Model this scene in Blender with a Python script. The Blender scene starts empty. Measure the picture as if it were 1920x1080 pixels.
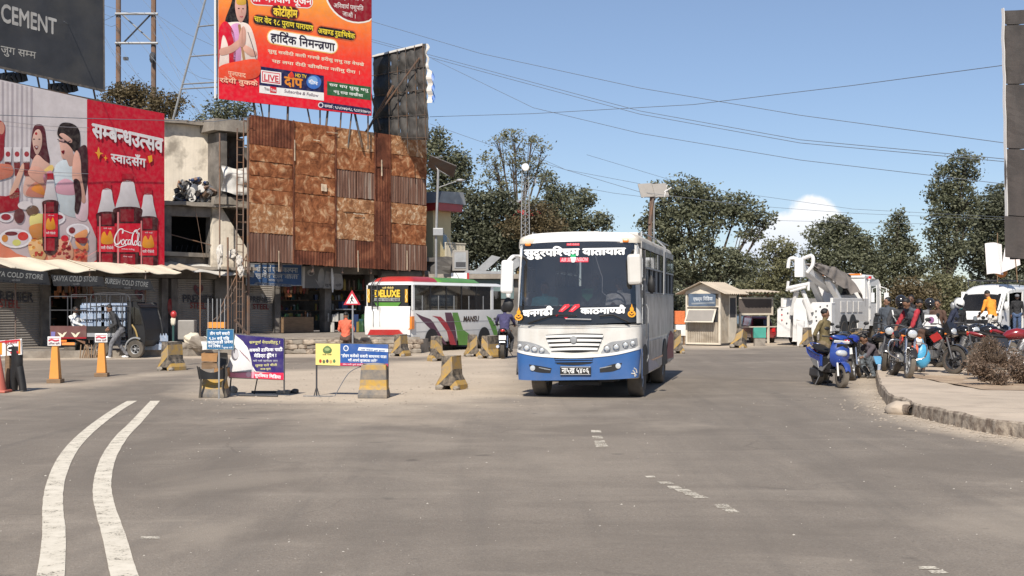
import bpy,math,random
import numpy as np
from mathutils import Vector,Matrix,Euler,noise
from mathutils.geometry import tessellate_polygon
R=math.radians
rnd=random.Random(11)
scene=bpy.context.scene
COL=scene.collection
# ------------------------------------------------------------------ camera
FOC=2500.0;HORIZ=570.0;CAMZ=1.7
cam_data=bpy.data.cameras.new('camera')
cam_data.sensor_width=36.0
cam_data.lens=FOC/1920.0*36.0
cam_data.shift_y=(HORIZ-540.0)/1920.0
cam_data.clip_start=0.1
cam_data.clip_end=4000
cam=bpy.data.objects.new('camera',cam_data)
COL.objects.link(cam)
cam.location=(0,0,CAMZ)
cam.rotation_euler=(R(90),0,0)
scene.camera=cam
# ------------------------------------------------------------------ sky, sun, exposure
SUN_AZ=R(12)  # shadows fall away from the camera and 12 degrees to the right
SUN_EL=R(44)
to_sun=Vector((-math.sin(SUN_AZ)*math.cos(SUN_EL),-math.cos(SUN_AZ)*math.cos(SUN_EL),math.sin(SUN_EL)))
world=bpy.data.worlds.new('World')
scene.world=world
world.use_nodes=True
nt=world.node_tree
for n in list(nt.nodes):nt.nodes.remove(n)
wo=nt.nodes.new('ShaderNodeOutputWorld')
bg=nt.nodes.new('ShaderNodeBackground')
sky=nt.nodes.new('ShaderNodeTexSky')
sky.sky_type='NISHITA'
sky.sun_disc=False
sky.sun_elevation=SUN_EL
sky.sun_rotation=math.atan2(to_sun.x,to_sun.y)%(2*math.pi)
sky.altitude=1400
sky.air_density=1.0
sky.dust_density=0.15
sky.ozone_density=2.6
bg.inputs['Strength'].default_value=0.115
# one cumulus low over the far trees, and a thin wisp trailing to its right
tc=nt.nodes.new('ShaderNodeTexCoord')
def wdir(px,py):
 return Vector(((px-960)/FOC,1.0,(HORIZ-py)/FOC)).normalized()
def wmath(op,a,b=None,c=None):
 m=nt.nodes.new('ShaderNodeMath');m.operation=op
 for i,v in enumerate((a,b,c)):
  if v is None:continue
  if hasattr(v,'links'):nt.links.new(v,m.inputs[i])
  else:m.inputs[i].default_value=v
 return m.outputs[0]
wn=nt.nodes.new('ShaderNodeTexNoise');wn.inputs['Scale'].default_value=55;wn.inputs['Detail'].default_value=7
wn.inputs['Roughness'].default_value=0.55
nt.links.new(tc.outputs['Generated'],wn.inputs['Vector'])
sep=nt.nodes.new('ShaderNodeSeparateXYZ');nt.links.new(tc.outputs['Generated'],sep.inputs[0])
puffs=[(1525,412,54,48),(1490,440,66,54),(1455,470,74,62),(1530,470,66,60),(1480,520,90,60),(1567,448,34,34)]
acc=None
for (px,py,rx,ry) in puffs:
 d=wdir(px,py)
 ax=wmath('MULTIPLY',wmath('SUBTRACT',sep.outputs[0],d.x),FOC/rx)
 az=wmath('MULTIPLY',wmath('SUBTRACT',sep.outputs[2],d.z),FOC/ry)
 q=wmath('SQRT',wmath('ADD',wmath('MULTIPLY',ax,ax),wmath('MULTIPLY',az,az)))
 v=wmath('SUBTRACT',1.0,q)
 acc=v if acc is None else wmath('MAXIMUM',acc,v)
edge=wmath('ADD',acc,wmath('MULTIPLY',wmath('SUBTRACT',wn.outputs['Fac'],0.5),0.9))
mr=nt.nodes.new('ShaderNodeMapRange');mr.interpolation_type='SMOOTHSTEP'
mr.inputs['From Min'].default_value=-0.02;mr.inputs['From Max'].default_value=0.30
nt.links.new(edge,mr.inputs['Value'])
front=wmath('GREATER_THAN',sep.outputs[1],0.0)
cfac=wmath('MULTIPLY',wmath('MULTIPLY',mr.outputs[0],0.93),front)
shade=nt.nodes.new('ShaderNodeMapRange')
shade.inputs['From Min'].default_value=0.02;shade.inputs['From Max'].default_value=0.068
nt.links.new(sep.outputs[2],shade.inputs['Value'])
cc=nt.nodes.new('ShaderNodeMixRGB');cc.inputs[1].default_value=(4.4,5.0,6.0,1);cc.inputs[2].default_value=(6.6,6.6,6.7,1)
nt.links.new(shade.outputs[0],cc.inputs[0])
# tint the lower sky duller and bluer than the bare model
dull=nt.nodes.new('ShaderNodeMapRange');dull.inputs['From Max'].default_value=0.45
nt.links.new(sep.outputs[2],dull.inputs['Value'])
dc=nt.nodes.new('ShaderNodeMixRGB');dc.inputs[1].default_value=(0.52,0.53,0.59,1);dc.inputs[2].default_value=(0.98,0.84,0.76,1)
nt.links.new(dull.outputs[0],dc.inputs[0])
sk2=nt.nodes.new('ShaderNodeMixRGB');sk2.blend_type='MULTIPLY';sk2.inputs[0].default_value=1.0
nt.links.new(sky.outputs[0],sk2.inputs[1]);nt.links.new(dc.outputs[0],sk2.inputs[2])
mix=nt.nodes.new('ShaderNodeMixRGB')
nt.links.new(cfac,mix.inputs[0]);nt.links.new(sk2.outputs[0],mix.inputs[1]);nt.links.new(cc.outputs[0],mix.inputs[2])
nt.links.new(mix.outputs[0],bg.inputs['Color'])
nt.links.new(bg.outputs[0],wo.inputs['Surface'])
sd=bpy.data.lights.new('sun','SUN');sd.energy=4.2;sd.angle=R(0.5);sd.color=(1.0,0.93,0.83)
sun=bpy.data.objects.new('sun',sd);COL.objects.link(sun)
sun.rotation_euler=to_sun.to_track_quat('Z','Y').to_euler()
vs=scene.view_settings
vs.view_transform='Standard';vs.look='None';vs.exposure=0.5;vs.gamma=1.0;vs.use_curve_mapping=False
scene.render.engine='CYCLES'
scene.cycles.max_bounces=6;scene.cycles.transparent_max_bounces=24
# ------------------------------------------------------------------ materials
def lin(c):
 return tuple((v/255/12.92) if v/255<=0.04045 else ((v/255+0.055)/1.055)**2.4 for v in c)
MATS={}
def mat(name,col,rough=0.6,metal=0.0,var=0.12,scale=3.0,col2=None,mixpos=(0.4,0.62),mscale=2.0,bump=0.0,bscale=30.0,
dust=0.0,dustcol=(0.36,0.30,0.23),dz=1.0,coat=0.0,stretch=None,spec=0.5,trans=0.0,alpha=1.0,world=False,streak=0.0):
 """procedural surface: base colour with noise variation, an optional second colour in patches, dust near the ground, streaks, bump"""
 if name in MATS:return MATS[name]
 m=bpy.data.materials.new(name);m.use_nodes=True
 t=m.node_tree;N=t.nodes;L=t.links
 b=N['Principled BSDF']
 b.inputs['Roughness'].default_value=rough;b.inputs['Metallic'].default_value=metal
 b.inputs['Specular IOR Level'].default_value=spec
 if coat:b.inputs['Coat Weight'].default_value=coat;b.inputs['Coat Roughness'].default_value=0.12
 if trans:b.inputs['Transmission Weight'].default_value=trans
 if alpha<1:b.inputs['Alpha'].default_value=alpha
 tcn=N.new('ShaderNodeTexCoord');vec=tcn.outputs['Object']
 if world:
  g=N.new('ShaderNodeNewGeometry');vec=g.outputs['Position']
 if stretch:
  mp=N.new('ShaderNodeMapping');mp.inputs['Scale'].default_value=stretch;L.new(vec,mp.inputs[0]);svec=mp.outputs[0]
 else:svec=vec
 def nz(sc,det=5,v=None,ro=0.6):
  n=N.new('ShaderNodeTexNoise');n.inputs['Scale'].default_value=sc;n.inputs['Detail'].default_value=det
  n.inputs['Roughness'].default_value=ro
  L.new(v or svec,n.inputs['Vector']);return n.outputs['Fac']
 def ramp(fac,a,b_):
  r=N.new('ShaderNodeMapRange');r.inputs['From Min'].default_value=a;r.inputs['From Max'].default_value=b_
  L.new(fac,r.inputs['Value']);return r.outputs[0]
 def mixc(f,a,b_):
  x=N.new('ShaderNodeMixRGB')
  for i,v in ((0,f),(1,a),(2,b_)):
   if hasattr(v,'links'):L.new(v,x.inputs[i])
   elif isinstance(v,(int,float)):x.inputs[i].default_value=v
   else:x.inputs[i].default_value=tuple(v)+(1,)
  return x.outputs[0]
 c=mixc(ramp(nz(scale),0.3,0.7),tuple(max(0,v*(1-var)) for v in col),tuple(min(1,v*(1+var)) for v in col))
 if col2 is not None:
  c=mixc(ramp(nz(mscale,8),*mixpos),c,col2)
 if streak:
  mp2=N.new('ShaderNodeMapping');mp2.inputs['Scale'].default_value=(9,9,0.5);L.new(vec,mp2.inputs[0])
  sf=wm(N,L,'MULTIPLY',ramp(nz(1.0,6,mp2.outputs[0]),0.45,0.75),streak)
  c=mixc(sf,c,tuple(v*0.35 for v in col))
 if dust:
  sp=N.new('ShaderNodeSeparateXYZ');L.new(vec,sp.inputs[0])
  r=N.new('ShaderNodeMapRange');r.inputs['From Min'].default_value=dz;r.inputs['From Max'].default_value=0.0
  r.inputs['To Min'].default_value=0.25;r.inputs['To Max'].default_value=1.0
  L.new(sp.outputs[2],r.inputs['Value'])
  f=wm(N,L,'MULTIPLY',wm(N,L,'MULTIPLY',r.outputs[0],ramp(nz(2.3,8),0.25,0.75)),dust)
  c=mixc(f,c,dustcol)
  rr=wm(N,L,'ADD',wm(N,L,'MULTIPLY',f,0.5),rough);rc=wm(N,L,'MINIMUM',rr,0.95);L.new(rc,b.inputs['Roughness'])
 L.new(c,b.inputs['Base Color'])
 if bump:
  bp=N.new('ShaderNodeBump');bp.inputs['Strength'].default_value=bump;bp.inputs['Distance'].default_value=0.02
  L.new(nz(bscale,6),bp.inputs['Height']);L.new(bp.outputs[0],b.inputs['Normal'])
 MATS[name]=m
 return m
def wm(N,L,op,a,b_=None):
 m=N.new('ShaderNodeMath');m.operation=op
 for i,v in enumerate((a,b_)):
  if v is None:continue
  if hasattr(v,'links'):L.new(v,m.inputs[i])
  else:m.inputs[i].default_value=v
 return m.outputs[0]
def attr_mat(name,rough=0.55,var=0.10,vscale=2.0,weather=0.25,bump=0.15,spec=0.3):
 """printed sheet: the print's own colours come from a colour attribute, aged by a faint noise"""
 m=bpy.data.materials.new(name);m.use_nodes=True
 t=m.node_tree;N=t.nodes;L=t.links;b=N['Principled BSDF']
 a=N.new('ShaderNodeAttribute');a.attribute_name='Col'
 tcn=N.new('ShaderNodeTexCoord')
 n=N.new('ShaderNodeTexNoise');n.inputs['Scale'].default_value=vscale;n.inputs['Detail'].default_value=7
 L.new(tcn.outputs['Object'],n.inputs['Vector'])
 r=N.new('ShaderNodeMapRange');r.inputs['From Min'].default_value=0.3;r.inputs['From Max'].default_value=0.7
 r.inputs['To Min'].default_value=1-var*1.5;r.inputs['To Max'].default_value=1.0
 L.new(n.outputs['Fac'],r.inputs['Value'])
 x=N.new('ShaderNodeVectorMath');x.operation='SCALE';L.new(a.outputs['Color'],x.inputs[0]);L.new(r.outputs[0],x.inputs['Scale'])
 y=N.new('ShaderNodeMixRGB');y.inputs[2].default_value=(0.36,0.31,0.26,1)
 n2=N.new('ShaderNodeTexNoise');n2.inputs['Scale'].default_value=vscale*3;n2.inputs['Detail'].default_value=8
 L.new(tcn.outputs['Object'],n2.inputs['Vector'])
 f=wm(N,L,'MULTIPLY',wm(N,L,'MAXIMUM',wm(N,L,'SUBTRACT',n2.outputs['Fac'],0.42),0.0),weather*2)
 L.new(f,y.inputs[0]);L.new(x.outputs[0],y.inputs[1]);L.new(y.outputs[0],b.inputs['Base Color'])
 b.inputs['Roughness'].default_value=rough;b.inputs['Specular IOR Level'].default_value=spec
 bp=N.new('ShaderNodeBump');bp.inputs['Strength'].default_value=bump;bp.inputs['Distance'].default_value=0.05
 n3=N.new('ShaderNodeTexNoise');n3.inputs['Scale'].default_value=1.3;n3.inputs['Detail'].default_value=4
 L.new(tcn.outputs['Object'],n3.inputs['Vector']);L.new(n3.outputs['Fac'],bp.inputs['Height']);L.new(bp.outputs[0],b.inputs['Normal'])
 return m
 # ------------------------------------------------------------------ shapes: each is (verts, faces)
def box(x0,x1,y0,y1,z0,z1):
 v=[(x0,y0,z0),(x1,y0,z0),(x1,y1,z0),(x0,y1,z0),(x0,y0,z1),(x1,y0,z1),(x1,y1,z1),(x0,y1,z1)]
 return v,[(3,2,1,0),(4,5,6,7),(0,1,5,4),(1,2,6,5),(2,3,7,6),(3,0,4,7)]
def cbox(c,s,rot=None):
 v,f=box(-s[0]/2,s[0]/2,-s[1]/2,s[1]/2,-s[2]/2,s[2]/2)
 return xf((v,f),c,rot)
def xf(sh,loc=(0,0,0),rot=None,scale=None):
 m=Matrix.Translation(Vector(loc))
 if rot is not None:m=m@(rot.to_4x4() if isinstance(rot,Matrix) else Euler(rot).to_matrix().to_4x4())
 if scale is not None:m=m@Matrix.Diagonal((scale[0],scale[1],scale[2],1))
 return [tuple(m@Vector(p)) for p in sh[0]],sh[1]
def rings(rs,closed=True,caps=True):
 """skin a list of equal-length rings"""
 V=[];F=[];n=len(rs[0])
 for r in rs:V+=[tuple(p) for p in r]
 for i in range(len(rs)-1):
  for j in range(n if closed else n-1):
   k=(j+1)%n
   F.append((i*n+j,i*n+k,(i+1)*n+k,(i+1)*n+j))
 if caps and closed:
  F.append(tuple(range(n-1,-1,-1)));F.append(tuple((len(rs)-1)*n+j for j in range(n)))
 return V,F
def tube(pts,r,n=8,r1=None,caps=True):
 pts=[Vector(p) for p in pts];m=len(pts);rs=[];prev=None
 for i,p in enumerate(pts):
  t=(pts[min(i+1,m-1)]-pts[max(i-1,0)]).normalized()
  if prev is None:
   a=Vector((0,0,1)) if abs(t.z)<0.9 else Vector((1,0,0))
   u=t.cross(a).normalized()
  else:u=(prev-t*prev.dot(t)).normalized()
  prev=u;w=t.cross(u)
  rr=r[i] if isinstance(r,(list,tuple)) else (r if r1 is None else r+(r1-r)*i/(m-1))
  rs.append([p+(u*math.cos(2*math.pi*k/n)+w*math.sin(2*math.pi*k/n))*rr for k in range(n)])
 return rings(rs,True,caps)
def curve_pts(pts,k=6):
 P=[Vector(p) for p in pts];out=[]
 for i in range(len(P)-1):
  a,b,c,d=P[max(i-1,0)],P[i],P[i+1],P[min(i+2,len(P)-1)]
  for j in range(k):
   t=j/k
   out.append(0.5*((2*b)+(c-a)*t+(2*a-5*b+4*c-d)*t*t+(3*b-a-3*c+d)*t**3))
 out.append(P[-1]);return out
def lathe(prof,n=16,c=(0,0,0),axis='z',caps=True):
 rs=[]
 for (r,h) in prof:
  ring=[]
  for k in range(n):
   a=2*math.pi*k/n;x,y=r*math.cos(a),r*math.sin(a)
   if axis=='z':p=(x,y,h)
   elif axis=='x':p=(h,x,y)
   else:p=(y,h,x)
   ring.append((p[0]+c[0],p[1]+c[1],p[2]+c[2]))
  rs.append(ring)
 return rings(rs,True,caps)
def cyl(c,r,h0,h1,axis='z',n=16):
 return lathe([(r,h0),(r,h1)],n,c,axis)
def sph(c,r,nu=12,nv=8,rot=None):
 if isinstance(r,(int,float)):r=(r,r,r)
 V=[(0,0,1)];F=[]
 for i in range(1,nv):
  a=math.pi*i/nv
  for j in range(nu):
   b=2*math.pi*j/nu
   V.append((math.sin(a)*math.cos(b),math.sin(a)*math.sin(b),math.cos(a)))
 V.append((0,0,-1))
 for j in range(nu):F.append((0,1+j,1+(j+1)%nu))
 for i in range(nv-2):
  for j in range(nu):
   a=1+i*nu+j;b=1+i*nu+(j+1)%nu
   F.append((a,a+nu,b+nu,b))
 l=len(V)-1
 for j in range(nu):F.append((l,1+(nv-2)*nu+(j+1)%nu,1+(nv-2)*nu+j))
 return xf((V,F),c,rot,r)
def prism(poly,a,b,axis='y'):
 """poly of (u,v) extruded from a to b along axis: y -> (u,.,v), x -> (.,u,v), z -> (u,v,.)"""
 n=len(poly)
 def P(u,v,w):return (u,w,v) if axis=='y' else ((w,u,v) if axis=='x' else (u,v,w))
 V=[P(u,v,a) for u,v in poly]+[P(u,v,b) for u,v in poly]
 tri=tessellate_polygon([[Vector((u,v,0)) for u,v in poly]])
 F=[tuple(t) for t in tri]+[tuple(i+n for i in reversed(t)) for t in tri]
 F+=[(i,(i+1)%n,n+(i+1)%n,n+i) for i in range(n)]
 return V,F
def grid(f,nu,nv):
 V=[tuple(f(i/nu,j/nv)) for j in range(nv+1) for i in range(nu+1)]
 F=[(j*(nu+1)+i,j*(nu+1)+i+1,(j+1)*(nu+1)+i+1,(j+1)*(nu+1)+i) for j in range(nv) for i in range(nu)]
 return V,F
def slab(f,nu,nv,off):
 """a curved sheet with thickness: f(u,v) and the same surface moved by off, closed round the edge"""
 a=grid(f,nu,nv);o=Vector(off)
 b=[tuple(Vector(p)+o) for p in a[0]];n=len(a[0]);V=a[0]+b
 F=list(a[1])+[tuple(i+n for i in reversed(q)) for q in a[1]]
 ed=[i for i in range(nu+1)]+[j*(nu+1)+nu for j in range(1,nv+1)]+[nv*(nu+1)+i for i in range(nu-1,-1,-1)]+[j*(nu+1) for j in range(nv-1,0,-1)]
 for i in range(len(ed)):
  p,q=ed[i],ed[(i+1)%len(ed)];F.append((q,p,p+n,q+n))
 return V,F
def obj(name,mt,shapes,parent=None,smooth=False,bevel=0.0,label=None):
 """one mesh object from shapes; a shape may be (shape, material)"""
 if isinstance(shapes,tuple):shapes=[shapes]
 V=[];F=[];MI=[];ml=[mt]
 for s in shapes:
  sm=mt
  if len(s)==2 and isinstance(s[1],bpy.types.Material):s,sm=s
  if sm not in ml:ml.append(sm)
  o=len(V);V+=list(s[0]);F+=[tuple(i+o for i in f) for f in s[1]];MI+=[ml.index(sm)]*len(s[1])
 me=bpy.data.meshes.new(name);me.from_pydata(V,[],F)
 for m_ in ml:me.materials.append(m_)
 me.polygons.foreach_set('material_index',MI)
 if smooth:
  me.polygons.foreach_set('use_smooth',[True]*len(F))
  try:me.set_sharp_from_angle(angle=R(42))
  except Exception:pass
 me.update()
 ob=bpy.data.objects.new(name,me);COL.objects.link(ob)
 if parent:ob.parent=parent
 if label:ob['label']=label
 if bevel:
  b=ob.modifiers.new('bevel','BEVEL');b.width=bevel;b.segments=2;b.limit_method='ANGLE';b.angle_limit=R(40)
  b.harden_normals=False
 return ob
def objs(name,mt,shapes,parent=None,**k):
 return [obj(name,mt,[x],parent,**k) for x in shapes]
def thing(name,label,cat,loc=(0,0,0),rz=0.0,group=None):
 o=bpy.data.objects.new(name,None);COL.objects.link(o);o.empty_display_size=0.2
 o.location=loc;o.rotation_euler=(0,0,rz);o['label']=label;o['category']=cat
 if group:o['group']=group
 return o
def tag(o,label,cat,group=None):
 o['label']=label;o['category']=cat
 if group:o['group']=group
 return o
def struct(o,label=None):
 o['kind']='structure'
 if label:o['label']=label
 return o
def copy_tree(o,parent=None,skip=()):
 c=o.copy();COL.objects.link(c);c.parent=parent
 for ch in o.children:
  if ch not in skip:copy_tree(ch,c,skip)
 return c
def again(o,loc,rz,label,group=None,scale=None):
 c=copy_tree(o);c.location=loc;c.rotation_euler=(0,0,rz);c['label']=label
 if group:c['group']=group
 if scale:c.scale=scale
 return c
 # ------------------------------------------------------------------ measuring the place: bearings and distances
def at(px,d,z=0.0):return Vector(((px-960)/FOC*d,d,z))
def zat(py,d):return CAMZ+(HORIZ-py)/FOC*d
def gnd(px,py,z=0.0):
 d=FOC*(CAMZ-z)/(py-HORIZ);return Vector(((px-960)/FOC*d,d,z))
class Frame:
 """a wall or vehicle face standing on the ground from A to B; local X along it, Y away from us, Z up"""
 def __init__(s,A,B,z=0.0):
  s.A=at(*A);s.B=at(*B);u=s.B-s.A;s.W=u.length;s.rz=math.atan2(u.y,u.x)
  s.loc=Vector((s.A.x,s.A.y,z));s.m=Matrix.Translation(s.loc)@Matrix.Rotation(s.rz,4,'Z');s.inv=s.m.inverted()
  s.o=s.inv@Vector((0,0,CAMZ))
 def ray(s,px,py):
  return (s.inv@(Vector(((px-960)/FOC,1,CAMZ+(HORIZ-py)/FOC))))-s.o
 def y(s,px,py,y0=0.0):
  d=s.ray(px,py);t=(y0-s.o.y)/d.y;p=s.o+d*t;return (p.x,p.z)
 def x(s,px,py,x0=0.0):
  d=s.ray(px,py);t=(x0-s.o.x)/d.x;p=s.o+d*t;return (p.y,p.z)
 def z(s,px,py,z0=0.0):
  d=s.ray(px,py);t=(z0-s.o.z)/d.z;p=s.o+d*t;return (p.x,p.y)
  # ------------------------------------------------------------------ lettering from Blender's built-in font, shaped by hand
_G={}
def _mesh(s,off):
 c=bpy.data.curves.new('t','FONT');c.body=s;c.size=1;c.resolution_u=3;c.offset=off
 o=bpy.data.objects.new('t',c);COL.objects.link(o)
 dg=bpy.context.evaluated_depsgraph_get()
 m=o.evaluated_get(dg).to_mesh()
 m.calc_loop_triangles()
 V=[(v.co.x,v.co.y) for v in m.vertices];T=[tuple(t.vertices) for t in m.loop_triangles]
 bpy.data.objects.remove(o);bpy.data.curves.remove(c)
 return V,T
def _adv(s,dev):
 k='म' if dev else 'H'
 a=_run(k,0.0)[0];b=_run(s+k,0.0)[0]
 return max(p[0] for p in b)-max(p[0] for p in a)
def _run(s,off):
 if (s,off)not in _G:_G[(s,off)]=_mesh(s,off)
 return _G[(s,off)]
def _clip(V,T,x1):
 """keep the part of the glyph left of x1"""
 W=[];U=[]
 for t in T:
  P=[V[i] for i in t];out=[]
  for i in range(3):
   a,b=P[i],P[(i+1)%3]
   if a[0]<=x1:out.append(a)
   if (a[0]<=x1)!=(b[0]<=x1):
    k=(x1-a[0])/(b[0]-a[0]);out.append((x1,a[1]+(b[1]-a[1])*k))
  if len(out)>=3:
   o=len(W);W+=out;U+=[(o,o+i,o+i+1) for i in range(1,len(out)-1)]
 return W,U
CONS=set(chr(c) for c in range(0x0915,0x093A));VIR='\u094d'
def _clusters(s):
 """split a Devanagari word into syllables: (half consonants, base, ra below, ra above, vowel signs)"""
 i=0;out=[]
 while i<len(s):
  if s[i] in CONS:
   cs=[s[i]];i+=1
   while i+1<len(s) and s[i]==VIR and s[i+1] in CONS:cs.append(s[i+1]);i+=2
   sg=''
   while i<len(s) and '\u0900'<=s[i]<='\u0903' or i<len(s) and '\u093e'<=s[i]<='\u094d':sg+=s[i];i+=1
   reph=len(cs)>1 and cs[0]=='र'
   if reph:cs=cs[1:]
   rak=len(cs)>1 and cs[-1]=='र'
   if rak:cs=cs[:-1]
   out.append((cs[:-1],cs[-1],rak,reph,sg))
  else:out.append(s[i]);i+=1
 return out
def shape_text(s,bold=0.0):
 """triangles of one line, baseline at y=0, letter body about 0.66 high"""
 V=[];T=[];x=0.0
 def put(v,tr,dx):
  o=len(V);V.extend((p[0]+dx,p[1]) for p in v);T.extend(tuple(j+o for j in q) for q in tr)
 if not any('\u0900'<=ch<='\u097f' for ch in s):
  v,tr=_run(s,bold);return v,tr,_adv(s,False)
 buf=''
 def flush():
  nonlocal buf,x
  if buf:v,tr=_run(buf,bold);put(v,tr,x);x+=_adv(buf,True);buf=''
 for c in _clusters(s):
  if isinstance(c,str):buf+=c;continue
  halves,base,rak,reph,sg=c
  if '\u093f' in sg:buf+='\u093f';sg=sg.replace('\u093f','')
  if not halves and not rak and not reph:buf+=base+sg;continue
  for h in halves:
   flush();v,tr=_run(h,bold);a=_adv(h,True)*.68;v,tr=_clip(v,tr,a+.01);put(v,tr,x);x+=a
  flush();v,tr=_run(base+sg,bold);a=_adv(base,True);put(v,tr,x)
  if rak:put([(a-.16,.30),(a-.16,.22),(a-.42,-.02),(a-.46,.05)],[(0,1,2),(0,2,3)],x)
  if sg:a=_adv(base+sg,True)
  if reph:put([(a-.12,.64),(a-.05,.62),(a+.02,.74),(a-.02,.88),(a-.14,.90),(a-.14,.84),(a-.07,.82),(a-.05,.74)],[(0,1,7),(1,2,7),(2,6,7),(2,3,6),(3,5,6),(3,4,5)],x)
  x+=a
 flush()
 return V,T,x
class Art:
 """flat print on a sheet, drawn in the sheet's own metres (u right, v up)"""
 EPS=0.003
 def __init__(s,fr=None,y0=0.0):
  s.fr=fr;s.y0=y0;s.V=[];s.F=[];s.C=[]
 clamp=None
 def P(s,px,py):
  if s.clamp:px=min(max(px,s.clamp[0]),s.clamp[1])
  return s.fr.y(px,py,s.y0)
 def _add(s,pts,tris,col,lay):
  o=len(s.V);yy=s.y0-0.004-lay*s.EPS
  s.V+=[(p[0],yy,p[1]) for p in pts]
  s.F+=[tuple(i+o for i in t) for t in tris]
  if isinstance(col[0],(int,float)):c=lin(col);s.C+=[c]*len(pts)
  else:s.C+=[lin(c) for c in col]
 def poly(s,pts,col,lay=1,px=True):
  if px:pts=[s.P(*p) for p in pts]
  s._add(pts,tessellate_polygon([[Vector((p[0],p[1],0)) for p in pts]]),col,lay)
 def blob(s,pts,col,lay=1,px=True,k=5):
  n=len(pts);q=[]
  for i in range(n):
   a,b,c,d=[Vector(pts[(i+j)%n]) for j in (-1,0,1,2)]
   for j in range(k):
    t=j/k;q.append(tuple(0.5*((2*b)+(c-a)*t+(2*a-5*b+4*c-d)*t*t+(3*b-a-3*c+d)*t**3)))
  if px:q=[s.P(*p) for p in q]
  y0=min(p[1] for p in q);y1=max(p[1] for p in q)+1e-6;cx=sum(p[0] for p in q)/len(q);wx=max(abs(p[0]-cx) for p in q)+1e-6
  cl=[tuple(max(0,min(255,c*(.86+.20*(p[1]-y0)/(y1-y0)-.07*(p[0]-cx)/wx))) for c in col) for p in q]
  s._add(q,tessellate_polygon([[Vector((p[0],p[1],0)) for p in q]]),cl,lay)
 def rect(s,x0,y0,x1,y1,col,lay=1):s.poly([(x0,y0),(x1,y0),(x1,y1),(x0,y1)],col,lay)
 def ell(s,cx,cy,rx,ry,col,lay=1,n=20,a0=0,a1=360,rot=0):
  pts=[(cx+rx*math.cos(R(a0+(a1-a0)*i/n))*math.cos(R(rot))-ry*math.sin(R(a0+(a1-a0)*i/n))*math.sin(R(rot)),
  cy+rx*math.cos(R(a0+(a1-a0)*i/n))*math.sin(R(rot))+ry*math.sin(R(a0+(a1-a0)*i/n))*math.cos(R(rot))) for i in range(n+(a1-a0<360))]
  s.poly(pts,col,lay)
 def stroke(s,pts,w,col,lay=1,k=6,smooth=True,taper=None,px=True):
  P=curve_pts([(p[0],p[1],0) for p in pts],k) if smooth and len(pts)>2 else [Vector((p[0],p[1],0)) for p in pts]
  Lf=[];Rt=[]
  for i,p in enumerate(P):
   t=(P[min(i+1,len(P)-1)]-P[max(i-1,0)]).normalized();nn=Vector((-t.y,t.x,0))
   f=i/(len(P)-1);ww=w if taper is None else w*(taper[0]+(taper[1]-taper[0])*f)
   Lf.append(p+nn*ww/2);Rt.append(p-nn*ww/2)
  pts2=[(a.x,a.y) for a in Lf+Rt];n=len(P)
  if px:pts2=[s.P(*a) for a in pts2]
  s._add(pts2,[(i,i+1,n+i+1) for i in range(n-1)]+[(i,n+i+1,n+i) for i in range(n-1)],col,lay)
 def grad(s,q,cols,lay=0,px=True,n=10):
  """quad q = tl,tr,br,bl ; cols = list of colours top to bottom"""
  if px:q=[s.P(*p) for p in q]
  pts=[];cl=[];tr=[]
  for i in range(n+1):
   f=i/n;g=f*(len(cols)-1);j=min(int(g),len(cols)-2);h=g-j
   c=tuple(cols[j][k]*(1-h)+cols[j+1][k]*h for k in range(3))
   for a,b in ((q[0],q[3]),(q[1],q[2])):
    pts.append((a[0]*(1-f)+b[0]*f,a[1]*(1-f)+b[1]*f));cl.append(c)
   if i:o=2*(i-1);tr+=[(o,o+1,o+3),(o,o+3,o+2)]
  s._add(pts,tr,cl,lay)
 def text(s,t,x0,y0,x1,y1,h,col,lay=3,bold=0.012,outline=None,ow=0.04,slant=0.0,px=True,h2=None):
  """baseline from (x0,y0) to (x1,y1); h = height in px of a capital / of the letters under the headline"""
  V,T,W=shape_text(t,0.0)
  if not V:return
  cps=[(0,0)] if bold<.008 else [(bold*.9*x_,bold*.9*y_) for x_,y_ in ((0,0),(1,0),(-1,0),(0,1),(0,-1))]
  if px:
   a=Vector(s.P(x0,y0));b=Vector(s.P(x1,y1));top=Vector(s.P(x0,y0-h));hh=(top-a).y
   hr=hh if h2 is None else (Vector(s.P(x1,y1-h2))-b).y
  else:a=Vector((x0,y0));b=Vector((x1,y1));hh=h;hr=h if h2 is None else h2
  ex=(b-a)/W;k=1/0.66
  def M(p):
   f=p[0]/W;q=a+ex*p[0];hz=(hh*(1-f)+hr*f)*k
   return (q.x+slant*p[1]*hz,q.y+p[1]*hz)
  for k_,(dx,dy) in enumerate(cps):s._add([M((p[0]+dx,p[1]+dy)) for p in V],T,col,lay+.12*k_)
 def scribble(s,x0,y0,x1,y1,h,col,lay=3,seed=0,bold=0.02):
  """small print: real letters of the script in word groups"""
  r=random.Random(seed);W='कखगतथदनपमयरलवसहसमप';out=''
  n=max(3,int(abs(x1-x0)/(h*0.95)))
  while len(out)<n:
   out+=''.join(r.choice(W)+r.choice(['','','ा','े','ी','ु']) for _ in range(r.randint(2,3)))+' '
  s.text(out.strip(),x0,y0,x1,y1,h,col,lay,bold)
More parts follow.
